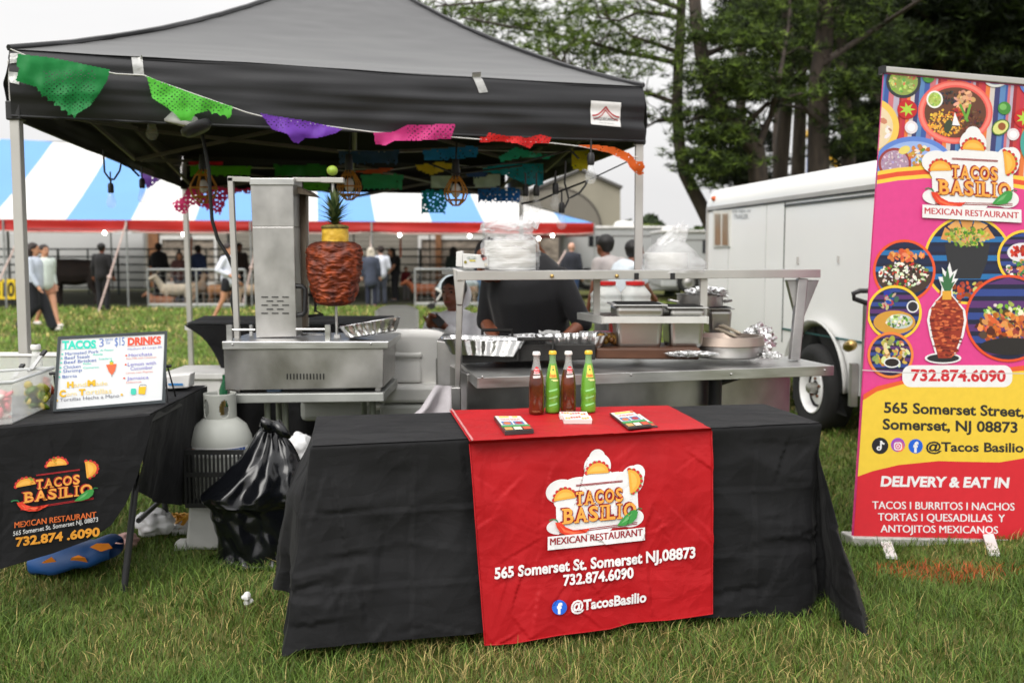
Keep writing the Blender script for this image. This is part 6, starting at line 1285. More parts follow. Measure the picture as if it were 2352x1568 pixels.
def crumple(name, label, px, py, Y, rr_, seed, cat_='foil', amp=.5):
    mb = MB(); c_ = at(px, py, Y)
    def f(u, v):
        a, t = u*2*math.pi, v*math.pi; d = V3((math.sin(t)*math.cos(a), math.sin(t)*math.sin(a), -math.cos(t))); k = .8+amp*abs(nz3((d.x*3+seed, d.y*3, d.z*3)))+amp*.6*abs(nz3((d.x*8, d.y*8+seed, d.z*8))); return c_ + V3((d.x*rr_[0], d.y*rr_[1], d.z*rr_[2]))*k
    mb.grid(f, 60, 40); return tag(mb.build(name, FOIL, smooth=25), label, cat_)
crumple('foil_sheet', 'crumpled foil cover bulging over the stock pot rim', 1624, 672, 5.48, (.11,.11,.035), 2)
crumple('foil_wad', 'foil wad at the right end of the grill by the bracket', 1772, 815, 5.0, (.05,.05,.018), 5)
crumple('foil_sheet', 'flat crumpled foil in front of the round cooking pot', 1590, 812, 4.78, (.12,.06,.014), 8)
crumple('foil_sheet', 'tall foil windbreak wrapped behind the round pot', 1742, 782, 5.42, (.09,.05,.085), 11)
rp = thing('comal_pot', 'wide shallow round cooking pot with greasy rim at the right of the grill', 'pot', at(1660,818,5.05)); c_ = at(1668,818,5.1); r_ = 84/FX*5.1; hz_ = at(1668,770,5.1).z-c_.z
mb = MB(); mb.lathe([(r_*.9,0),(r_*.98,.012),(r_,hz_*.55)], c_, 40); mb.build('body', STEELD, rp, smooth=50); mb = MB(); mb.lathe([(r_,hz_*.55),(r_*1.03,hz_*.6),(r_*.98,hz_),(r_*.9,hz_),(r_*.8,hz_*.6),(0,hz_*.5)], c_, 40); mb.build('rim', mat('greasy_rim', (.40,.36,.32), .4, .7, var=.3, scale=6, col2=(.46,.36,.30)), rp, smooth=50)
for x0, y0, x1, y1, lb in ((1660,748,1700,765,'pale wooden spoon lying on the foil behind the round pot'),(1650,756,1690,772,'short wooden handled spatula on the foil')): mb = MB(); mb.tube([at(x0,y0,5.3), at(x1,y1,5.22)], [.011,.007], 8); mb.ball(at(x0,y0,5.3), (.025,.015,.008), 10, 6); tag(mb.build('wooden_spoon', mat('pale_wood', (.55,.47,.36), .6, var=.15), smooth=60), lb, 'spoon')
bd = thing('chopping_board', 'thick dark wooden chopping block in the middle of the grill', 'chopping board', at(1480,822,4.85)); mb = MB(); fq(mb, ((1370,800),(1610,800),(1606,826),(1366,824)), 4.83, .35); mb.build('block', mat('dark_wood_block', (.085,.035,.018), .5, var=.5, scale=3, stretch=(1,4,4)), bd, bevel=.008)
gr = thing('griddle', 'black iron griddle on the left half of the grill', 'griddle', at(1220,822,4.9)); mb = MB(); fq(mb, ((1062,790),(1368,790),(1368,826),(1062,834)), 4.8, .45); mb.build('plate', BLACKM, gr, bevel=.006)
for P in ([(1108,812),(1108,758),(1176,758),(1176,790)], [(1190,826),(1190,779),(1270,778),(1270,812)]): mb = MB(); mb.tube([at(x, y, 5.0 if P[0][0] < 1150 else 4.78) for x, y in P], .011, 8); mb.build('guard_rail', BLACKM, gr, smooth=50)
foil_pan('foil_tray', 'long foil tray of browned meat at the left end of the grill', 1112, 812, 4.86, .40, .24, .075, .03, 0, -.05, ((90,45,30),(60,30,22),(140,80,50)))
foil_pan('foil_tray', 'empty foil tray behind the bottles on the griddle', 1312, 804, 4.95, .34, .24, .075, -.03, 0, .1)
foil_pan('foil_tray', 'foil tray with white paper lying beyond the griddle rails', 1225, 792, 5.25, .24, .2, .05, 0, 0, .2)
nk = thing('paper_napkin', 'white napkin resting at the rear edge of the griddle', 'napkin', at(1262,775,5.2)); mb = MB(); c_ = at(1262,772,5.15); mb.grid(lambda u, v: c_+V3(((u-.5)*.11, (v-.5)*.1, .022*nz3((u*3, v*3, 1))+.02)), 14, 14); mb.build('sheet', mat('foam_white'), nk, smooth=180)
for x, y, lb, s_ in ((1400,778,'yellow brown grilled onions piled left of the hanging pans',((150,110,50),(170,130,60),(120,80,40))),):
    pile('grilled_onions', lb, 'onions', x, y, 4.98, 26, (26,6), .022, s_)
pkt = thing('paper_packet', 'pink and blue printed packet beside the red lidded jugs', 'packet', at(1370,768,5.2)); mb = MB(); c_ = at(1372,764,5.2); mb.box(c_, (.17,.1,.012), Matrix.Rotation(.15, 3, 'Z')); mb.build('packet', mat('white_card'), pkt, bevel=.003); mb = MB(); mb.box(c_+V3((.03,-.01,.008)), (.09,.06,.004), Matrix.Rotation(.15, 3, 'Z')); mb.build('printed_patch', mat('pink_print', (.55,.12,.25), .5), pkt)
JUG = mat('translucent_jug', (.70,.72,.69), .3, var=.05, alpha=.62); REDL = mat('red_lid', (.55,.02,.02), .4)
def jug(label, px, Y):
    t = thing('plastic_jug', label, 'jug', at(px, 742, Y), 'red lidded drink jugs'); c_ = at(px, 742, Y); k = Y/FX; R_ = 36*k; H = at(px, 649, Y).z - c_.z
    pr = [(R_*.9,0),(R_,.02)] + [(R_*(1+.03*math.sin(i*1.6)), .03+i*H*.045) for i in range(14)] + [(R_*.85,H*.80),(R_*.6,H*.92),(R_*.55,H*.97)]
    mb = MB(); mb.lathe(pr, c_, 28, sx=1, sy=.8); mb.build('body', JUG, t, smooth=60); mb = MB(); mb.lathe([(R_*.6,H*.94),(R_*.62,H*1.03),(0,H*1.04)], c_, 24); mb.build('lid', REDL, t, smooth=40)
    mb = MB(); mb.lathe([(R_*.85,.02),(R_*.9,H*.5),(0,H*.5)], c_, 24, sx=1, sy=.8); mb.build('drink', mat('horchata', (.62,.63,.56), .5), t, smooth=60)
jug('red lidded clear jug left of the tent leg under the overshelf', 1392, 5.75); jug('red lidded clear jug right of the tent leg under the overshelf', 1458, 5.8)
mb = MB(); mb.front(1405, 742, 1440, 768, 5.1, .16); tag(mb.build('red_container', REDL, bevel=.012), 'red plastic container behind the hanging steam pans', 'container')
# bagged plates and glove box on the overshelf
FILMB = mat('clear_bag_film', (.80,.80,.81), .12, var=.05, alpha=.30, spec=.9, bump=.6, bscale=22)
PLATE = mat('foam_plate', (.74,.735,.71), .7, var=.03)
def plates(label, px, ybase, ytop, wd, Y, bl):
    t = thing('plate_stack', label, 'plate stack', at(px, ybase, Y)); c_ = at(px, ybase, Y); c_.z = zs_+.008; H = at(px, ytop, Y).z-c_.z; n = 20; mb = MB(); r_ = wd/2*Y/FX
    pr = []
    for i in range(n): z = H*i/n; pr += [(r_*.975, z), (r_*(1.0+.004*math.sin(i*5)), z+H/n*.55), (r_*.99, z+H/n*.9)]
    mb.lathe([(0,0)]+pr+[(r_*.8,H),(0,H*.98)], c_, 40, sx=1, sy=.75); mb.build('plates', PLATE, t, smooth=50)
    return t, c_, r_, H
def bagfilm(parent, rows, Y, depth, seed):
    mb = MB()
    def f(u, v):
        k = v*(len(rows)-1); i = min(int(k), len(rows)-2); q = k-i; y, xl, xr = [lerp(rows[i][m_], rows[i+1][m_], q) for m_ in range(3)]; a = u*2*math.pi; hw = (xr-xl)/2; c0_ = at((xl+xr)/2, y, Y); kk_ = Y/FX
        w_ = 1+.12*nz3((math.cos(a)*2+seed, math.sin(a)*2, v*6))+.08*abs(nz3((a*4, v*12, seed))); return c0_+V3((math.cos(a)*hw*kk_*w_, math.sin(a)*min(depth, hw*kk_)*w_, .03*nz3((a*2, v*5, seed))*(.2+(v < .5))))
    mb.grid(f, 70, 50); return mb.build('plastic_bag', FILMB, parent, smooth=180)
pY = 4.86
t_, c_, r_, H_ = plates('tall stack of white foam plates in a clear bag beside the glove box', 1172, 614, 552, 118, pY, 0)
bagfilm(t_, [(556,1168,1176),(551,1140,1205),(540,1112,1220),(530,1100,1226),(518,1108,1228),(508,1140,1226),(520,1180,1236),(500,1200,1242)][::-1], pY, .14, 1); bagfilm(t_, [(620,1110,1236),(600,1108,1238),(575,1109,1238),(556,1112,1234),(545,1120,1222)][::-1], pY-.0, .15, 4)
t_, c_, r_, H_ = plates('shorter stack of white foam plates slumped in a loose clear bag', 1530, 624, 580, 100, 5.08, 0)
bagfilm(t_, [(626,1472,1622),(605,1476,1618),(585,1480,1602),(570,1490,1585),(558,1508,1575),(548,1526,1572),(535,1540,1580),(520,1548,1580),(516,1560,1576)][::-1], 5.08, .16, 7)
gb = thing('glove_box', 'white cardboard box of disposable gloves at the left end of the overshelf', 'box', at(1090,618,4.85)); mb = MB(); fq(mb, ((1062,582),(1122,586),(1122,616),(1064,616)), 4.80, .11); mb.build('carton', mat('white_card'), gb, bevel=.003)
mb = MB(); fq(mb, ((1048,578),(1062,576),(1063,614),(1047,612)), 4.84, .14); mb.build('carton_flap', mat('white_card'), gb, bevel=.003)
ar = Art(lambda x, y, l: at(x, y, 4.797-l), step=.0004); ar.disc(1083,592,11,3.2,srgb(150,160,150)); ar.disc(1083,592,10,2.4,(.7,.7,.7)); ar.text('GLOVE', 1075, 1091, 590.4, 593.6, srgb(90,110,90), .01); ar.disc(1069,602,3.4,3.4,srgb(140,130,50)); ar.rect(1078,597,1092,600,srgb(220,205,90)); ar.disc(1111,590,8,4.5,srgb(60,40,45),16,.5); ar.disc(1113,594,6,3.5,srgb(170,80,70),16,-.4); ar.rect(1113,604,1120,611,srgb(215,205,180)); ar.build('printed_design', PRINT, gb)
# ------------------------------------------------------------------ white enclosed trailer
TRW = mat('white_trailer_skin', (.86,.86,.845), .35, var=.04, scale=.8, coat=.2); TRL = mat('dark_seam', (.05,.055,.055), .5)
tA = at(1627, 460, 10.6); tA.z = 0; tB = V3((at(1905,0,7.95).x, 7.95, 0)); te = (tB-tA).normalized(); tnn = V3((-te.y, te.x, 0)); tnn = tnn if tnn.x < 0 else -tnn   # facing the camera side
LEN = 5.6; HT = at(1640, 432, 10.5).z; ZBt = .38; trl = thing('cargo_trailer', 'white box cargo trailer parked behind the pink banner', 'trailer', tA + te*2.5 - tnn*1.0)
def tp3(s_, d, z): return tA + te*s_ - tnn*d + V3((0,0,z))
zr = HT-.20; mb = MB()
mb.hexa([tp3(0,0,ZBt), tp3(LEN,0,ZBt), tp3(LEN,2.0,ZBt), tp3(0,2.0,ZBt)], [tp3(0,0,zr), tp3(LEN,0,zr), tp3(LEN,2.0,zr), tp3(0,2.0,zr)]); bdy = mb.build('body', TRW, trl)
mb = MB(); pr = [(-.012,0),(-.012,.04),(.0,.11),(.05,.17),(.14,.20),(1.0,.235),(1.86,.20),(1.95,.17),(2.0,.11),(2.012,.04),(2.012,0)]
vs = [tp3(s_, d, zr+h) for s_ in (-.012, .06, LEN+.01) for d, h in pr]; n = len(pr); 
for i in range(n): vs[i] = tp3(-.012 if pr[i][1] < .05 else .06, pr[i][0], zr+pr[i][1]*(.9 if pr[i][1] > .1 else 1))
mb.add(vs, [(j*n+i, j*n+i+1, (j+1)*n+i+1, (j+1)*n+i) for j in range(2) for i in range(n-1)] + [tuple(range(n)), tuple(range(2*n, 3*n))[::-1]]); mb.build('roof', TRW, trl, smooth=50)
mb = MB(); mb.bar(tp3(-.01,-.008,zr-.01), tp3(LEN,-.008,zr-.01), .016, .035); mb.build('roof_trim', ALU, trl); mb = MB(); mb.bar(tp3(0,-.006,zr-.035), tp3(LEN,-.006,zr-.035), .008, .012); mb.build('roof_seam', TRL, trl)
mb = MB(); mb.bar(tp3(1.95,-.006,zr-.07), tp3(LEN,-.006,zr-.07), .01, .018); mb.build('door_rail', TRL, trl)
for s_, w_, m_ in ((.62,.004,mat('pale_seam', (.45,.45,.44), .5)), (1.55,.004,mat('pale_seam')), (1.95,.008,TRL)): mb = MB(); mb.bar(tp3(s_,-.002,ZBt+.28), tp3(s_,-.002,zr-.04), w_, w_); mb.build('panel_seam', m_, trl)
mb = MB(); mb.bar(tp3(1.95,-.005,ZBt+.40), tp3(LEN,-.005,ZBt+.40), .008, .014); mb.build('door_sill_seam', mat('teal_seam', (.02,.10,.10), .5), trl)
mb = MB(); mb.bar(tp3(0,-.004,ZBt), tp3(0,-.004,zr), .03, .03); mb.build('corner_trim', ALU, trl)
def tG(px, py, l=0.0): return hit(px, py, tA+tnn*.004, tnn) + tnn*l
mb = MB(); q = ((1640,484),(1678,482),(1677,566),(1640,568)); mb.hexa([tG(*p, -.01) for p in q], [tG(*p, .012) for p in q]); vf = mb.build('vent_frame', mat('cream_frame', (.62,.61,.57), .5), trl)
mb = MB()
for i in range(24):
    y = 491+i*3.0; 
    for a, b_ in ((1645,1658),(1662,1675)): mb.hexa([tG(a,y+2,.010), tG(b_,y+2,.010), tG(b_,y+2,.02), tG(a,y+2,.02)], [tG(a,y,.010), tG(b_,y,.010), tG(b_,y,.014), tG(a,y,.014)])
mb.build('louvre', mat('rusty_louvre', (.50,.44,.36), .7, var=.3, scale=2.5, col2=(.32,.15,.05)), vf)
ar = Art(lambda x, y, l: tG(x, y, l), step=.0006); GT = (.28,.29,.30)
for t, x0, x1, y0, y1 in (('DO NOT', 1688, 1718, 467, 477), ('use tape on', 1682, 1724, 480, 488), ('TRAILER.', 1685, 1720, 492, 503)): ar.text(t, x0, x1, y0, y1, GT, .0, slope=-.02)
ar.build('lettering', PRINT, trl)
mb = MB(); mb.ball(tG(1641, 456, .0), (.035,.035,.028), 12, 8); mb.build('marker_light', mat('orange_lens', (.55,.10,.02), .3), trl, smooth=180)
for x, y in ((1833,598),(1926,596)): mb = MB(); a, b_ = tG(x, y-8, .004), tG(x, y+8, .004); mb.bar(a, b_, .012, .012); mb.build('latch', ALU, trl)
# wheel with arch
sw_ = (tB-tA).length; wr_ = .355; cw = tp3(sw_, .12, wr_); Mw = Matrix((te, tnn*-1, V3((0,0,1)))).transposed() @ Matrix.Rotation(R(90), 3, 'X')
mb = MB(); pts = [(sw_+ .50*math.cos(R(a)), wr_+.03+.47*math.sin(R(a))) for a in range(0,181,9)]
mb.add([tp3(s_, -.006, z) for s_, z in pts]+[tp3(sw_+.5,-.006,.2), tp3(sw_-.5,-.006,.2)], [tuple(range(len(pts)+2))]); mb.build('wheel_well', DARK, trl)
mb = MB(); mb.add(*(lambda A_: (A_, [(i, i+1, len(pts)+i+1, len(pts)+i) for i in range(len(pts)-1)]))([tp3(s_, -.008, z) for s_, z in pts]+[tp3(sw_+(s_-sw_)*1.10, -.07, wr_+.03+(z-wr_-.03)*1.10) for s_, z in pts])); mb.build('fender', mat('white_fender', (.55,.55,.53), .4), trl, smooth=180, solid=.01)
cw = tp3(sw_, .04, wr_)
def wl3(r_, d, a): return cw + te*(r_*math.cos(a)) + V3((0,0,r_*math.sin(a))) + tnn*d
def wring(mb, pf_, n=44): 
    vs = [wl3(r_, d, 2*math.pi*j/n) for r_, d in pf_ for j in range(n)]; mb.add(vs, [(i*n+j, i*n+(j+1)%n, (i+1)*n+(j+1)%n, (i+1)*n+j) for i in range(len(pf_)-1) for j in range(n)])
mb = MB(); wring(mb, [(.20,.10),(.27,.125),(.32,.12),(.35,.09),(.355,.05),(.355,-.05),(.345,-.09)]); whl = mb.build('wheel', RUB, trl, smooth=50)
mb = MB(); wring(mb, [(.205,.108),(.198,.115),(.188,.09),(.175,.04),(.165,.03)]); wring(mb, [(.125,.055),(.09,.066),(.06,.07)]); 
for k in range(8): a = k*math.pi/4; mb.add([wl3(.17,.032,a-.22), wl3(.17,.032,a+.22), wl3(.12,.056,a+.36), wl3(.12,.056,a-.36)], [(0,1,2,3)])
wring(mb, [(.132,.05),(.118,.058)]); mb.build('rim', mat('white_rim', (.86,.86,.85), .4), whl, smooth=30)
mb = MB(); wring(mb, [(.18,.02),(.0001,.02)]); mb.build('rim_back', DARK, whl); mb = MB(); wring(mb, [(.045,.06),(.042,.13),(.03,.14),(.0001,.142)], 20); mb.build('hub', mat('dull_hub', (.42,.41,.38), .4, .8), whl, smooth=40)
for k in range(5): mb = MB(); a = k*2*math.pi/5+.3; mb.ball(wl3(.075,.075,a), .013, 8, 6); mb.build('lug_nut', mat('rusty_nut', (.16,.07,.04), .6, .5), whl)
mb = MB(); q = ((1795,880),(1815,880),(1815,1000),(1795,1000)); p = tp3(1.9,.2,0); mb.bar(V3((p.x,p.y,0)), V3((p.x,p.y,.4)), .06, .06); mb.build('stabiliser_leg', STEELD, trl)
mb = MB(); a, b_ = tG(1984,775,.0), tG(1984,775,.0); mb.bar(tp3(sw_+.62,-.03,.30), tp3(sw_+.62,-.03,.62), .05, .06); mb.build('door_post', STEELD, trl)
mb = MB(); c_ = at(1948,796,7.2); Mr = Matrix.Rotation(R(90), 3, 'X'); mb.lathe([(.03,-.03),(.04,.0),(.04,.08),(.03,.10),(.015,.11),(0,.11)], c_, 18, Matrix.Rotation(R(75), 3, 'X')); tag(mb.build('gas_regulator', mat('brass'), smooth=50), 'tarnished brass coupling beside the banner, in front of the tyre', 'coupling')
hd = thing('hand_truck', 'hand truck with black looped grip half hidden behind the banner', 'hand truck', on(2000,1010)); mb = MB(); mb.tube([at(2010,700,6.6), at(1985,694,6.6), at(1962,686,6.6), at(1960,674,6.6), at(1975,668,6.6), at(2012,668,6.6)], .017, 10); mb.build('grip', BLACKP, hd, smooth=60)
mb = MB(); a = at(1990,700,6.62); mb.bar(V3((a.x,a.y,.0)), a, .035, .03); mb.build('post', STEELD, hd)
# ------------------------------------------------------------------ pines behind the trailer
BARK = mat('pine_bark', (.05,.038,.03), .9, var=.4, scale=5, stretch=(3,3,.6), bump=.6, bscale=20); NEED = mat('pine_needles', attr=True, rough=.6, var=.2, scale=1.5, thin=.15, spec=.2)
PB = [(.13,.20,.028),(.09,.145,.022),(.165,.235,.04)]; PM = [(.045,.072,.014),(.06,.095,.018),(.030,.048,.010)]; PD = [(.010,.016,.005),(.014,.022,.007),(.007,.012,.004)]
tr_ = random.Random(11)
def spray(acc, c, r, n, L, wd, cols):      # tufts of needles filling a flattened cloud
    for _ in range(n):
        a = tr_.uniform(0, 6.283); k = tr_.random()**.5; o = c + V3((math.cos(a)*k*r*1.35, math.sin(a)*k*r, tr_.gauss(.04, .13)*r - .12*r*k)); col = tr_.choice(cols); sh = tr_.uniform(.7, 1.25); col = tuple(q*sh for q in col)
        for _ in range(8):
            d = V3((tr_.gauss(0,1), tr_.gauss(0,1), tr_.gauss(.35,.7))).normalized(); q = d.orthogonal().normalized()*wd; q.rotate(Matrix.Rotation(tr_.uniform(0,3.1), 3, d)); l = L*tr_.uniform(.6,1.2)
            acc.add([o-q, o+q, o+d*l], [(0,1,2)], col)
def pine(label, trunk, Y, rad, limbs, tufts, cols, r=.34, n=22, L=.135, wd=.009, group='pines behind the white trailer', name='pine_tree'):
    b = at(*trunk[0], Y); t = thing(name, label, 'tree', (b.x, b.y, 0), group); mb = MB(); P = [V3((b.x+.05, Y, -.05))]+[at(x, y, Y+.15*math.sin(i)) for i, (x, y) in enumerate(trunk)]
    mb.tube(P, [rad*1.25]+[lerp(rad, rad*.55, i/(len(trunk)-1)) for i in range(len(trunk))], 10); acc = MB()
    for lm in limbs:
        Q = [at(x, y, Y + (i*.25 if len(lm) > 2 else 0)*tr_.choice((-1,1))) for i, (x, y) in enumerate(lm)]; k = len(Q); mb.tube(Q, [max(.014, rad*.34*(1-.75*i/(k-1))) for i in range(k)], 7)
        for i in range(1, k):
            for _ in range(3):
                s_ = lerp(Q[i-1], Q[i], tr_.random()); e_ = s_ + V3((tr_.uniform(-.5,.5), tr_.uniform(-.5,.5), tr_.uniform(.0,.35))); mb.tube([s_, (s_+e_)/2+V3((0,0,.05)), e_], [.012,.008,.004], 5); spray(acc, e_, r*.6, max(4,n//3), L, wd, cols)
    for q in tufts:
        x, y, s_ = (q+(1,))[:3]; c = at(x, y, Y+tr_.uniform(-.9, .9)); spray(acc, c, r*s_, int(n*s_), L, wd, cols)
    mb.build('trunk', BARK, t, smooth=60); acc.build('crown', NEED, t); return t
def area(x0, x1, y0, y1, n, s0=.8, s1=1.3): return [(tr_.uniform(x0, x1), y0 + (tr_.randrange(max(1, int((y1-y0)/30)))+.5)*30 + tr_.gauss(0, 5), tr_.uniform(s0, s1)) for _ in range(n)]
pine('tall pine with a curved bare trunk, limbs reaching left over the black canopy', [(1668,600),(1640,532),(1612,475),(1592,437),(1573,400),(1560,330),(1555,250),(1558,150),(1563,60),(1568,-60)], 17, .135,
     [[(1558,146),(1488,130),(1420,118),(1361,99),(1300,85),(1240,72),(1150,58),(1060,40)], [(1560,40),(1500,30),(1471,27),(1420,48),(1370,40)], [(1556,120),(1519,106),(1454,85),(1403,48),(1385,10)], [(1554,238),(1500,218),(1450,206),(1402,191),(1350,165),(1317,154),(1283,137),(1238,144)], [(1556,277),(1530,276),(1505,280),(1478,296)], [(1564,20),(1480,-10),(1380,-30),(1250,-20),(1120,5),(1000,15)]],
     [(985,18),(1015,35),(1045,20),(1050,52),(1085,30),(1090,62),(1125,45),(1130,80),(1160,30),(1165,70),(1195,55),(1200,92),(1225,30),(1235,75),(1262,55),(1265,100),(1292,40),(1296,82),(1300,120),(1325,60),(1330,100),(1352,30),(1356,75),(1360,125),(1385,60),(1390,95),(1392,145),(1415,25),(1422,80),(1425,125),(1430,165),(1448,55),(1452,100),(1455,150),(1475,30),(1480,125),(1495,70),(1505,105),(1530,40),(1535,130),(1345,160),(1310,140),(1380,180),(1410,190),(1290,12),(1340,5),(1400,0),(1220,5),(1170,5),(1110,8),(1460,5),(1520,5),(1480,160,.7),(1510,215,.6),(1600,60),(1590,120),(1620,90)] + area(1040,1480,10,150,45,.5,.9), PB+PB+PM, r=.33, n=20)
pine('forked pine with a thick leaning trunk right behind the trailer roof', [(1752,640),(1743,420),(1736,345),(1700,300),(1662,266),(1638,220),(1612,130),(1600,50),(1590,-60)], 16, .17,
     [[(1742,335),(1770,267),(1790,180),(1812,60),(1818,-40)], [(1640,215),(1690,190),(1740,175)], [(1655,262),(1610,265),(1575,285)], [(1612,130),(1660,110),(1720,100)], [(1700,300),(1760,240),(1840,215)]],
     area(1600,1760,140,250,42) + area(1590,1690,245,340,26,.7,1.1) + area(1580,1720,340,425,22,.6,1.0) + area(1590,1660,40,110,10,.7,1) + area(1690,1760,50,120,10) + area(1610,1640,380,440,4,.5,.7), PB+PM+PM+PD, r=.38, n=32)
pine('slim dark pine between the forked trunk and the broad trunk', [(1790,640),(1792,397),(1803,274),(1812,137),(1806,0),(1800,-80)], 18, .15, [[(1808,150),(1760,110),(1710,60)], [(1806,200),(1850,160),(1890,140)]], area(1730,1860,95,170,26) + area(1690,1800,0,70,20) + area(1790,1890,170,270,18,.7,1.1), PB+PM+PM+PD, r=.40, n=28)
pine('straight narrow pine trunk just left of the broad trunk', [(1833,640),(1833,397),(1838,260),(1840,140),(1842,0),(1842,-80)], 19.5, .15, [[(1840,120),(1880,90),(1930,70)]], area(1800,1930,50,130,24) + area(1760,1880,-20,50,22), PB+PM+PM+PD, r=.42, n=28)
pine('broad trunked pine with a long bare limb slanting up to the right', [(1880,640),(1880,386),(1880,188),(1893,100),(1897,0),(1900,-80)], 16.5, .20, [[(1890,150),(1908,133),(2014,65),(2113,0),(2180,-50)], [(1882,230),(1930,215),(1990,210)], [(1882,280),(1850,250),(1800,240)]], area(1900,2030,160,240,24,.7,1.1) + area(1920,2040,250,350,18,.6,1) + area(1870,2000,-30,60,20), PM+PM+PB+PD+PD, r=.42, n=28)
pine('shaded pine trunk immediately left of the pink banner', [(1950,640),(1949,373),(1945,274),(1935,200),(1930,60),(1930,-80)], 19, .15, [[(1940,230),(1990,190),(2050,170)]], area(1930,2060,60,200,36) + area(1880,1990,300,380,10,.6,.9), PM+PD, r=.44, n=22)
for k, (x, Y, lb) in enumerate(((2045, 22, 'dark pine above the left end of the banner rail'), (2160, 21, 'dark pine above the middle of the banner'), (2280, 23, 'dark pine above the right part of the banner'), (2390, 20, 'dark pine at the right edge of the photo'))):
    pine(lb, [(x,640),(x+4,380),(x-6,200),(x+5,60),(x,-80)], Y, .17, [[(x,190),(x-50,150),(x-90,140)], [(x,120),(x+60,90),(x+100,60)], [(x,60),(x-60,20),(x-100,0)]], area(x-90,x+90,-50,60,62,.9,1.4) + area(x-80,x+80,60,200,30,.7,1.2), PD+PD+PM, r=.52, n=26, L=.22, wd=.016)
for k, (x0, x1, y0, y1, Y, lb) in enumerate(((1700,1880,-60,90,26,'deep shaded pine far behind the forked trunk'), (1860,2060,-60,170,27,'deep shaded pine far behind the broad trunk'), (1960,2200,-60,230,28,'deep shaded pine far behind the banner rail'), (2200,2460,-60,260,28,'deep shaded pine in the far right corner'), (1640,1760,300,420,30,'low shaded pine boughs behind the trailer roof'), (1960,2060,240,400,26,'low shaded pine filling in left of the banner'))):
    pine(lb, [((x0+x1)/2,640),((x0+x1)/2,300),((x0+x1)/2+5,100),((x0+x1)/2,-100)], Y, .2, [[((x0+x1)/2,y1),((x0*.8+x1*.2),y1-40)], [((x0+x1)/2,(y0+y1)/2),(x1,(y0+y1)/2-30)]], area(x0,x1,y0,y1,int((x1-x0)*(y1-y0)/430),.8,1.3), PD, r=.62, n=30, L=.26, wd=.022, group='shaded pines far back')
fr = thing('fair_slide', 'yellow and blue fairground slide glimpsed between the pine trunks', 'fair ride', (at(1880,600,42).x, 42, 0)); YLW = mat('yellow_paint', (.70,.40,.03), .5); BLU = mat('blue_paint', (.03,.12,.45), .5)
mb = MB(); mb.bar(V3((at(1861,300,42).x,42,0)), at(1861,300,42), .18, .18); mb.build('post', BLU, fr); mb = MB(); mb.bar(at(1862,296,42.5), at(1925,378,42.5), 1.2, .25); mb.build('chute', mat('pale_chute', (.62,.58,.50), .5), fr); mb = MB(); mb.bar(at(1856,300,42), at(1890,318,42), .5, .5); mb.bar(at(1930,265,42.5), at(1990,262,42.5), .5, .35); mb.build('canopy', YLW, fr); mb = MB(); mb.bar(at(1862,305,41.7), at(1932,392,41.7), .15, .2); mb.build('rail', YLW, fr)
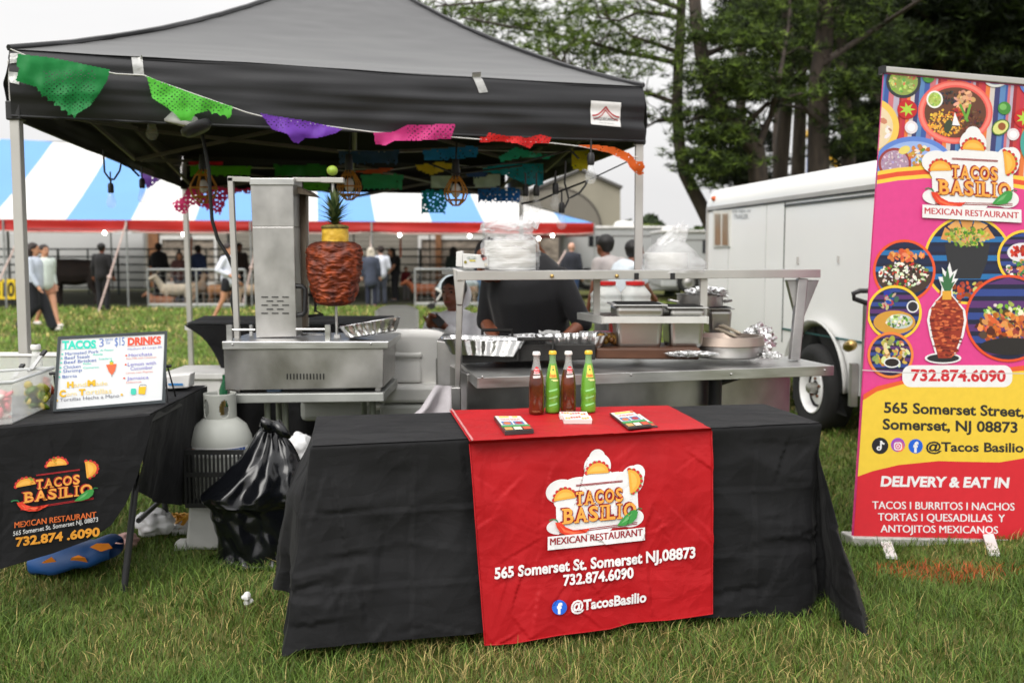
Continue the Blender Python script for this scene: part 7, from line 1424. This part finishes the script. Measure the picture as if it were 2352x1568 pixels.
# ------------------------------------------------------------------ people
SKINS = {'tan': srgb(198,145,115), 'brown': srgb(120,72,52), 'dark': srgb(82,50,38), 'pale': srgb(215,165,142)}
def skin(k): return mat('skin_'+k, SKINS[k], .5, var=.05, scale=9)
def cloth(k, c, **a): return mat('cloth_'+k, srgb(*c), .85, var=.12, scale=9, bump=.15, bscale=25, sheen=.1, **a)
def person(label, foot, h, rz, sk, top, low, hair, shoe=('grey_shoe',(70,70,72)), J=None, sleeve=2, legs='trousers', hlen=.10, face=False, vox=.013, wide=1.0, coat=0, print_=None, group=None):
    t = thing('person', label, 'person', (0,0,0), group)
    j = dict(head=(0,-.012,.925), neck=(0,.0,.845), chest=(0,.005,.745), waist=(0,0,.62), pelvis=(0,.005,.535), shL=(.105,.005,.80), shR=(-.105,.005,.80), elL=(.14,.01,.645), elR=(-.14,.01,.645), wrL=(.15,-.035,.51), wrR=(-.15,-.035,.51), hipL=(.052,.005,.52), hipR=(-.052,.005,.52), knL=(.056,-.012,.285), knR=(-.056,-.012,.285), anL=(.058,.012,.045), anR=(-.058,.012,.045))
    if J: j.update(J)
    j = {k: V3(v)*h for k, v in j.items()}; u = h
    for s_ in 'LR':                        # hand and toe directions follow the limb
        d = (j['wr'+s_]-j['el'+s_]).normalized(); j['ha'+s_] = j['wr'+s_] + d*.045*u; j['hd'+s_] = d
        sh_ = (j['an'+s_]-j['kn'+s_]); tdir = V3((0,-1,0)); j['to'+s_] = j['an'+s_] + tdir*.085*u - V3((0,0,.022*u))
    b = MB(); H = j['head']; b.ball(H+V3((0,.008,.012))*u, (.050*u,.062*u,.058*u), 14, 10); b.ball(H+V3((0,-.012,-.028))*u, (.038*u,.045*u,.045*u), 12, 8); caps(b, H+V3((0,.01,-.03))*u, .031*u, j['neck']-V3((0,0,.03))*u, .036*u)
    b.ball(H+V3((0,-.060,-.012))*u, (.009*u,.014*u,.013*u), 8, 6)
    for s_ in (-1,1): b.ball(H+V3((s_*.050,.008,-.008))*u, (.008*u,.014*u,.020*u), 8, 6)
    caps(b, j['chest'], .085*u*wide, j['pelvis'], .082*u*wide)
    for s_ in 'LR':
        caps(b, j['sh'+s_], .034*u, j['el'+s_], .025*u); caps(b, j['el'+s_], .025*u, j['wr'+s_], .017*u)
        d = j['hd'+s_]; sd = d.cross(V3((0,1,.2))).normalized(); cu = V3((0,-1,0)); w0 = j['wr'+s_]; caps(b, w0, .016*u, w0+d*.045*u, .021*u)
        for k, (o, L) in enumerate(((-.016,.040),(-.006,.046),(.005,.043),(.015,.034))): p = w0+d*.05*u+sd*o*u; m_ = p+d*L*.6*u+cu*.004*u; caps(b, p, .0062*u, m_, .0058*u, 6); caps(b, m_, .0058*u, m_+(d*.7+cu*.7)*L*.45*u, .0048*u, 6)
        p = w0+d*.018*u+sd*.016*u; caps(b, p, .0075*u, p+(d*.7+sd*.6+cu*.3).normalized()*.04*u, .006*u, 6)
        caps(b, j['hip'+s_], .058*u*wide, j['kn'+s_], .036*u); caps(b, j['kn'+s_], .034*u, j['an'+s_], .021*u); caps(b, j['an'+s_], .021*u, j['to'+s_], .017*u)
    fuse(b, 'body', skin(sk), t, vox*u*.75, 3)
    b = MB(); g_ = .016*u; caps(b, j['chest']+V3((0,0,.01))*u, .088*u*wide+g_, j['waist'], .082*u*wide+g_, 14); caps(b, j['waist'], .082*u*wide+g_, j['pelvis']-V3((0,0,.01+coat))*u, .084*u*wide+g_, 14); caps(b, j['shL'], .042*u, j['shR'], .042*u)
    for s_ in 'LR':
        e_ = j['el'+s_] if sleeve >= 1.5 else lerp(j['sh'+s_], j['el'+s_], .65)
        if sleeve: caps(b, j['sh'+s_], .044*u, e_, .036*u)
        if sleeve == 2: caps(b, j['el'+s_], .035*u, lerp(j['el'+s_], j['wr'+s_], .93), .027*u)
    tp_ = fuse(b, 'top', cloth(*top), t, vox*u, 3)
    b = MB(); caps(b, j['pelvis']+V3((0,0,.02))*u, .084*u*wide+g_*.5, j['pelvis']-V3((0,0,.01))*u, .086*u*wide+g_*.5)
    for s_ in 'LR':
        w_ = 1.35 if legs == 'wide' else 1.0
        if legs == 'shorts': caps(b, j['hip'+s_], .066*u*wide, lerp(j['hip'+s_], j['kn'+s_], .42), .060*u)
        else: caps(b, j['hip'+s_], .066*u*wide, j['kn'+s_], .046*u*w_); caps(b, j['kn'+s_], .045*u*w_, j['an'+s_]+V3((0,0,.01))*u, .036*u*w_*1.15)
    fuse(b, 'shorts' if legs == 'shorts' else 'trousers', cloth(*low), t, vox*u, 3)
    for s_ in 'LR':
        b = MB(); caps(b, j['an'+s_]-V3((0,-.012,.018))*u, .026*u, j['to'+s_], .023*u); fuse(b, 'shoe', cloth(*shoe), t, vox*u*.8, 2)
    if hair:
        b = MB(); b.ball(H+V3((0,.018,.024))*u, (.060*u,.066*u,.057*u), 14, 10)
        if hlen > .12:
            for dx in (-.034, 0, .034): caps(b, H+V3((dx,.034,.0))*u, .036*u, H+V3((dx*1.25,.046,-hlen))*u, .028*u)
        else: b.ball(H+V3((0,.036,-.004))*u, (.048*u,.040*u,.045*u), 12, 8)
        fuse(b, 'hair', mat('hair_'+hair[0], srgb(*hair[1]), .55, var=.3, scale=20, stretch=(4,4,1)), t, vox*u*.8, 2)
    if face:
        for s_ in (-1,1): b = MB(); b.ball(H+V3((s_*.020,-.0555,.006))*u, (.0075*u,.004*u,.0042*u), 10, 6); b.build('eye', mat('eye_dark', (.02,.014,.012), .2), t, smooth=180); b = MB(); caps(b, H+V3((s_*.011,-.060,.021))*u, .0026*u, H+V3((s_*.029,-.053,.022))*u, .002*u, 6); b.build('eyebrow', mat('hair_'+hair[0]), t)
        b = MB(); caps(b, H+V3((-.013,-.0545,-.040))*u, .0042*u, H+V3((.013,-.0545,-.040))*u, .0042*u, 6); b.build('mouth', mat('lips', srgb(140,70,65), .5), t, smooth=180)
    t.location = foot; t.rotation_euler = (0,0,rz); return t, tp_
BLK = ('black_cotton',(24,24,27)); DKH = ('dark_brown',(38,26,22)); BKH = ('black',(20,17,16))
walk = dict(knL=(.05,-.085,.29), anL=(.05,-.16,.05), knR=(-.05,-.01,.285), anR=(-.05,.15,.075), elL=(.13,.05,.645), wrL=(.12,-.01,.52), elR=(-.13,-.02,.645), wrR=(-.13,-.09,.52))
person('woman in pale grey hoodie and wide black trousers walking at far left', on(84,762), 1.64, R(92), 'tan', ('pale_hoodie',(190,198,212)), ('black_wide',(28,29,34)), DKH, ('white_shoe',(215,210,205)), walk, 2, 'wide', .20, True)
person('smiling woman in white cardigan and shorts beside the woman in wide trousers', on(108,752), 1.62, R(55), 'tan', ('mint_cardigan',(205,215,208)), ('tan_shorts',(170,120,95)), DKH, ('white_shoe',(215,210,205)), walk, 2, 'shorts', .10, True)
person('dark silhouetted person standing at the rump of the black cow', on(238,712), 1.72, R(180), 'brown', ('charcoal',(30,29,31)), ('black_denim',(26,26,30)), BKH, J=None)
person('broad person in black shirt leaning at the left goat pen', on(368,696), 1.76, R(170), 'brown', BLK, ('black_denim',(26,26,30)), BKH, J=dict(wrL=(.12,-.14,.55), wrR=(-.12,-.14,.55)), wide=1.25)
person('dark haired person in a rusty patterned top behind the left goat pen', on(415,698), 1.50, R(20), 'tan', ('rust_print',(92,60,58)), ('grey_denim',(70,75,88)), BKH, hlen=.16)
person('person in navy shirt behind the tent leg at the left goat pen', on(458,696), 1.70, R(160), 'brown', ('navy_shirt',(38,50,82)), ('black_denim',(26,26,30)), BKH, wide=1.2)
person('person in dim camouflage jacket by the siding wall', on(528,686), 1.74, R(10), 'tan', ('camo',(78,70,58)), ('brown_trouser',(66,56,46)), BKH)
person('dark haired person just behind the woman in the white shirt', on(552,692), 1.78, R(40), 'brown', ('brown_jacket',(60,48,44)), ('black_denim',(26,26,30)), BKH)
person('woman in white shirt and black shorts striding left of the broiler', on(528,738), 1.66, R(75), 'tan', ('white_shirt',(222,226,238)), ('black_shorts',(30,31,36)), DKH, ('white_shoe',(215,210,205)), dict(knL=(.05,-.05,.29), anL=(.05,-.03,.05), knR=(-.05,.06,.285), anR=(-.05,.20,.06), elL=(.17,.06,.66), wrL=(.10,-.05,.60), elR=(-.17,.06,.66), wrR=(-.10,-.05,.60)), 2, 'shorts', .12)
person('white haired woman in a long slate cardigan seen from behind', on(853,704), 1.62, R(185), 'pale', ('slate_cardigan',(66,72,88)), ('navy_trouser',(32,36,52)), ('white_blonde',(200,190,175)), ('beige_shoe',(170,130,115)), None, 2, 'trousers', .16, coat=.10, wide=1.15)
person('person in a white long sleeved shirt behind the white haired woman', on(876,700), 1.66, R(200), 'pale', ('white_shirt',(222,226,238)), ('grey_denim',(70,75,88)), DKH, J=dict(wrL=(.15,-.06,.52), wrR=(-.13,-.12,.55)))
person('woman with long dark hair in black bending toward a small child', on(908,692), 1.66, R(-60), 'tan', BLK, ('black_denim',(26,26,30)), BKH, J=dict(head=(0,-.07,.91), neck=(0,-.04,.84), wrL=(.10,-.20,.50), wrR=(-.10,-.20,.50), elL=(.13,-.09,.63), elR=(-.13,-.09,.63)), sleeve=1, hlen=.22)
person('small child in a dark red top beside the woman in black', on(933,690), 1.05, R(30), 'tan', ('dark_red_top',(110,30,36)), ('grey_trouser',(110,108,108)), DKH)
person('person with long black hair standing behind the stroller', on(1042,692), 1.66, R(150), 'tan', ('dark_green_top',(34,46,40)), ('black_denim',(26,26,30)), BKH, hlen=.26)
person('balding man in dark top and pale blue jeans behind the overshelf', on(1112,712), 1.72, R(150), 'pale', ('dark_blue_top',(40,44,56)), ('pale_jeans',(98,128,165)), None)
person('bald man in charcoal jacket and blue jeans right of the cook', on(1312,712), 1.74, R(165), 'pale', ('charcoal_jacket',(44,46,56)), ('blue_jeans',(52,72,110)), None, ('white_shoe',(215,210,205)), dict(knL=(.06,-.03,.285), anL=(.07,.02,.045), anR=(-.07,-.02,.045)), wide=1.15)
_, tp1 = person('dark haired person in a grey shirt with orange lettering, nearer the tent leg', (at(1400,600,11).x, 11, 0), 1.66, R(215), 'brown', ('grey_tee',(168,160,158)), ('grey_trouser',(110,108,108)), BKH, J=dict(head=(0,-.06,.915), neck=(0,-.03,.84)), sleeve=1)
ar = Art(lambda x, y, l: at(x, y, 10.80-l), step=.001, cell=6); 
for k in range(5): ar.disc(1398+k*1.5, 590+k*8, 5.5, 3.4, srgb(215,130,90), 12, .5); ar.disc(1398+k*1.5, 590+k*8, 3, 1.6, srgb(170,162,160), 10, .5)
ar.build('shirt_print', PRINTC, tp1)
person('dark haired person in a pale blue tee bending forward beside the tent leg', (at(1424,600,10.6).x, 10.6, 0), 1.62, R(120), 'brown', ('pale_blue_tee',(200,208,215)), ('grey_trouser',(110,108,108)), BKH, J=dict(head=(0,-.13,.90), neck=(0,-.08,.83), chest=(0,-.045,.74), shL=(.105,-.06,.79), shR=(-.105,-.06,.79), elL=(.13,-.12,.66), elR=(-.13,-.12,.66), wrL=(.07,-.22,.60), wrR=(-.07,-.22,.60)), sleeve=1)
# the cook, bent over the grill with his back to the shelf
Yc = 5.75; p0 = at(1222, 700, Yc)
_, ck = person('cook in a loose black shirt bent over the grill behind the overshelf', (p0.x, Yc, 0), 1.66, R(-25), 'brown', ('black_shirt',(22,22,25)), ('black_denim',(26,26,30)), BKH,
    J=dict(head=(-.07,-.19,.835), neck=(-.04,-.12,.81), chest=(0,-.04,.725), shL=(.125,-.05,.775), shR=(-.125,-.05,.775), elL=(.195,-.02,.625), elR=(-.165,-.03,.62), wrL=(.145,-.14,.55), wrR=(-.05,-.18,.56)), sleeve=1.5, wide=1.42, vox=.010)
# seated person with a phone
Ys_ = 7.3; p0 = at(1046, 720, Ys_); h_ = 1.60; sz = .62
sitJ = dict(pelvis=(0,.02,.30), hipL=(.055,.0,.29), hipR=(-.055,.0,.29), waist=(0,.02,.385), chest=(0,.01,.50), neck=(0,-.005,.60), head=(0,-.03,.685), shL=(.105,.0,.555), shR=(-.105,.0,.555), elL=(.14,-.06,.415), elR=(-.14,-.06,.415), wrL=(.035,-.165,.535), wrR=(-.05,-.165,.54), knL=(.07,-.25,.30), knR=(-.07,-.25,.30), anL=(.07,-.25,.05), anR=(-.07,-.25,.05))
zoff = at(1035, 672, Ys_).z - .685*h_
_, hd_ = person('seated person in a pale grey hooded sweatshirt looking at a phone', (p0.x, Ys_, zoff), h_, R(-22), 'brown', ('grey_hoodie',(236,236,240)), ('navy_jeans',(34,48,84)), BKH, J=sitJ, face=True, vox=.008, wide=1.08)
pr_ = hd_.parent; b = MB(); H = V3((0,-.03,.685))*h_
b.ball(H+V3((0,.062,-.012))*h_, (.066*h_,.036*h_,.070*h_), 16, 10); hb = b.build('hood', cloth('grey_hoodie',(236,236,240)), None, smooth=180); hb.parent = pr_; hb.matrix_parent_inverse = Matrix(); 
ph = thing('phone', 'black phone held by the seated person in the hooded sweatshirt', 'phone', at(1006,736,Ys_-.33)); b = MB(); c_ = at(1006,736,Ys_-.33); b.box(c_, (.06,.012,.10), Matrix.Rotation(R(-48), 3, 'Y') @ Matrix.Rotation(R(-30), 3, 'X')); b.build('case', BLACKP, ph, bevel=.004)
chs = chair('white folding chair under the seated person with the phone', 1052, 742, Ys_+.12, R(-22))
# stroller
sr = thing('stroller', 'grey hooded pushchair on the grass before the right hand pen', 'pushchair', on(1020,712)); Yb = sr.location.y; k = Yb/FX; q0 = at(1020,660,Yb)
mb = MB()
for i in range(9):
    pass
def hoodf(u, v): a = R(5)+u*R(150); r_ = .46; return at(1050,668,Yb) + V3((-math.cos(a)*r_*1.2+.05, (v-.5)*.5, math.sin(a)*r_*(1-.25*(2*v-1)**2)))
mb.grid(hoodf, 16, 8)
for e_ in (0, 1): mb.add([hoodf(i/16, e_) for i in range(17)], [tuple(range(17))])
mb.build('hood', cloth('stroller_grey',(168,178,182)), sr, smooth=180, solid=.02)
mb = MB(); mb.grid(lambda u, v: at(lerp(1000,1050,u), lerp(655,690,v), Yb-.22+.1*v), 8, 8); mb.grid(lambda u, v: at(lerp(1000,1050,u), lerp(672,690,u), Yb-.22+.45*v), 8, 4); mb.build('seat', cloth('stroller_black',(40,42,46)), sr, smooth=180, solid=.03)
for y_ in (-.25,.25): mb = MB(); mb.tube([at(988,708,Yb)+V3((0,y_,0)), at(1010,684,Yb)+V3((0,y_,0)), at(1062,640,Yb)+V3((0,y_,0))], .018, 6); mb.tube([at(1048,706,Yb)+V3((0,y_,0)), at(1015,672,Yb)+V3((0,y_,0))], .018, 6); mb.build('frame', BLACKP, sr, smooth=60)
mb = MB(); mb.tube([at(1000,662,Yb-.26), at(1030,680,Yb-.26)], .03, 6); mb.tube([at(1003,690,Yb-.26), at(1018,668,Yb-.26)], .02, 6); mb.build('bumper_bar', WHITEP, sr)
for x, r_ in ((990,.09),(1048,.12)):
    for y_ in (-.25,.25): c_ = at(x, 700, Yb); mb = MB(); mb.lathe([(r_*.5,-.02),(r_,-.02),(r_,.02),(r_*.5,.02)], V3((c_.x, c_.y+y_, r_)), 16, Matrix.Rotation(R(90), 3, 'X')); mb.build('wheel', RUB, sr, smooth=40)
# ------------------------------------------------------------------ animals
def beast(name, label, cat_, pos, rz, s_, cols, cow=False, headup=.0, lying=False, patch=None, group=None):
    t = thing(name, label, cat_, (0,0,0), group); b = MB(); L = .42 if not cow else .78; lz = .40 if not cow else .72; R_ = .145 if not cow else .36; dz = -.26 if lying else 0
    if cow: lz = .95
    sp = lambda p: V3((p[0], p[1], p[2]+dz))*s_
    caps(b, sp((0,-L*.55,lz+.02)), R_*1.05*s_, sp((0,0,lz)), R_*1.1*s_, 12); caps(b, sp((0,0,lz)), R_*1.1*s_, sp((0,L*.6,lz+.03)), R_*.92*s_, 12)
    nb, nh = sp((0,-L*.75,lz+R_*.5)), sp((0,-L*(1.15 if not cow else 1.25),lz+(.22 if not cow else .18)+headup)); caps(b, nb, R_*.62*s_, nh, R_*.45*s_, 10)
    mz = nh + V3((0,-(.15 if not cow else .34),-(.07 if not cow else .20)))*s_; caps(b, nh, R_*.44*s_, mz, R_*.25*s_, 10)
    for x in (-1,1):
        caps(b, nh+V3((x*R_*.4,.01,.02))*s_, R_*.14*s_, nh+V3((x*R_*.95,.03,-.02))*s_, R_*.10*s_, 6)
        if lying: caps(b, sp((x*R_*.7,-L*.5,lz-.1)), .05*s_, V3((x*R_*1.2,-L*.75,.05))*s_, .03*s_); caps(b, sp((x*R_*.7,L*.5,lz-.1)), .06*s_, V3((x*R_*1.3,L*.3,.05))*s_, .03*s_); continue
        k = 1 if not cow else 2.0
        for y, hind in ((-L*.55,0),(L*.62,1)):
            hip = sp((x*R_*.6, y, lz-.05)); kn_ = sp((x*R_*.62, y+(-.03 if hind else .0)*k, lz*.62)); hk = sp((x*R_*.62, y+(.05 if hind else -.005)*k, lz*.34)); ft = sp((x*R_*.62, y+(.02 if hind else 0)*k, .03))
            caps(b, hip, (.075 if hind else .06)*k*s_, kn_, (.05 if hind else .036)*k*s_, 8); caps(b, kn_, (.045 if hind else .034)*k*s_, hk, .027*k*s_, 8); caps(b, hk, .024*k*s_, ft, .022*k*s_, 8)
    tb = sp((0,L*.6+R_*.9,lz+R_*.6)); caps(b, tb, .025*s_*(2 if cow else 1), tb+V3((0,.07,.05 if not cow else -.6))*s_, .018*s_*(1.6 if cow else 1), 6)
    fuse(b, 'body', mat('hide_'+cols[0], srgb(*cols[1]), .9, var=.15, scale=4, bump=.3, bscale=30, col2=srgb(*cols[2]) if len(cols) > 2 else None), t, .016*s_*(2 if cow else 1), 3)
    for x in (-1,1):
        b = MB()
        if cow: caps(b, nh+V3((x*.08,.03,.10))*s_, .035*s_, nh+V3((x*.24,0,.18))*s_, .014*s_, 6)
        else: caps(b, nh+V3((x*.03,.02,.05))*s_, .014*s_, nh+V3((x*.04,.09,.13))*s_, .007*s_, 6)
        b.build('horn', mat('horn', (.25,.21,.16), .5), t, smooth=60)
    t.location = pos; t.rotation_euler = (0,0,rz); return t
beast('cow', 'black brown cow standing in the shade under the far tent', 'cow', (at(172,600,28).x, 28, 0), R(-75), .98, ('black_cow',(30,24,22),(44,33,28)), True, -.10)
beast('goat', 'cream white goat standing with its head raised in the left pen', 'goat', (at(405,700,27.4).x, 27.4, 0), R(-62), 1.12, ('cream_goat',(205,195,175),(185,170,150)), headup=.12)
beast('goat', 'russet goat lying in front of the cream goat', 'goat', (at(372,700,27.1).x, 27.1, 0), R(-110), 1.0, ('russet_goat',(120,58,32),(150,110,85)), lying=True)
beast('goat', 'tan goat facing away behind the tent leg in the left pen', 'goat', (at(450,700,28.3).x, 28.3, 0), R(170), 1.15, ('tan_goat',(170,140,110),(190,165,140)), headup=.1)
beast('goat', 'small black goat between the cream and tan goats', 'goat', (at(432,700,28.9).x, 28.9, 0), R(60), .95, ('black_goat',(32,28,28),(46,40,38)))
beast('goat', 'brown goat nearest the white shirted woman in the left pen', 'goat', (at(508,700,28).x, 28, 0), R(80), 1.05, ('brown_goat',(125,85,55),(150,110,75)))
beast('goat', 'pale brown goat beyond the woman in white, by the knotted rope', 'goat', (at(572,700,28.2).x, 28.2, 0), R(-70), 1.05, ('fawn_goat',(180,150,120),(200,180,155)))
beast('goat', 'chestnut goat in the right pen beside the stroller', 'goat', (at(975,700,28.6).x, 28.6, 0), R(-80), 1.05, ('chestnut_goat',(130,72,42),(110,60,36)))
beast('goat', 'white and brown goat facing us behind the man in pale jeans', 'goat', (at(1092,700,28.4).x, 28.4, 0), R(15), 1.1, ('pied_goat',(205,190,170),(130,95,70)), headup=.08)
beast('goat', 'brown goat right of the pale jeans, half hidden by the cook', 'goat', (at(1140,700,28.8).x, 28.8, 0), R(70), 1.05, ('brown_goat',(125,85,55),(150,110,75)))
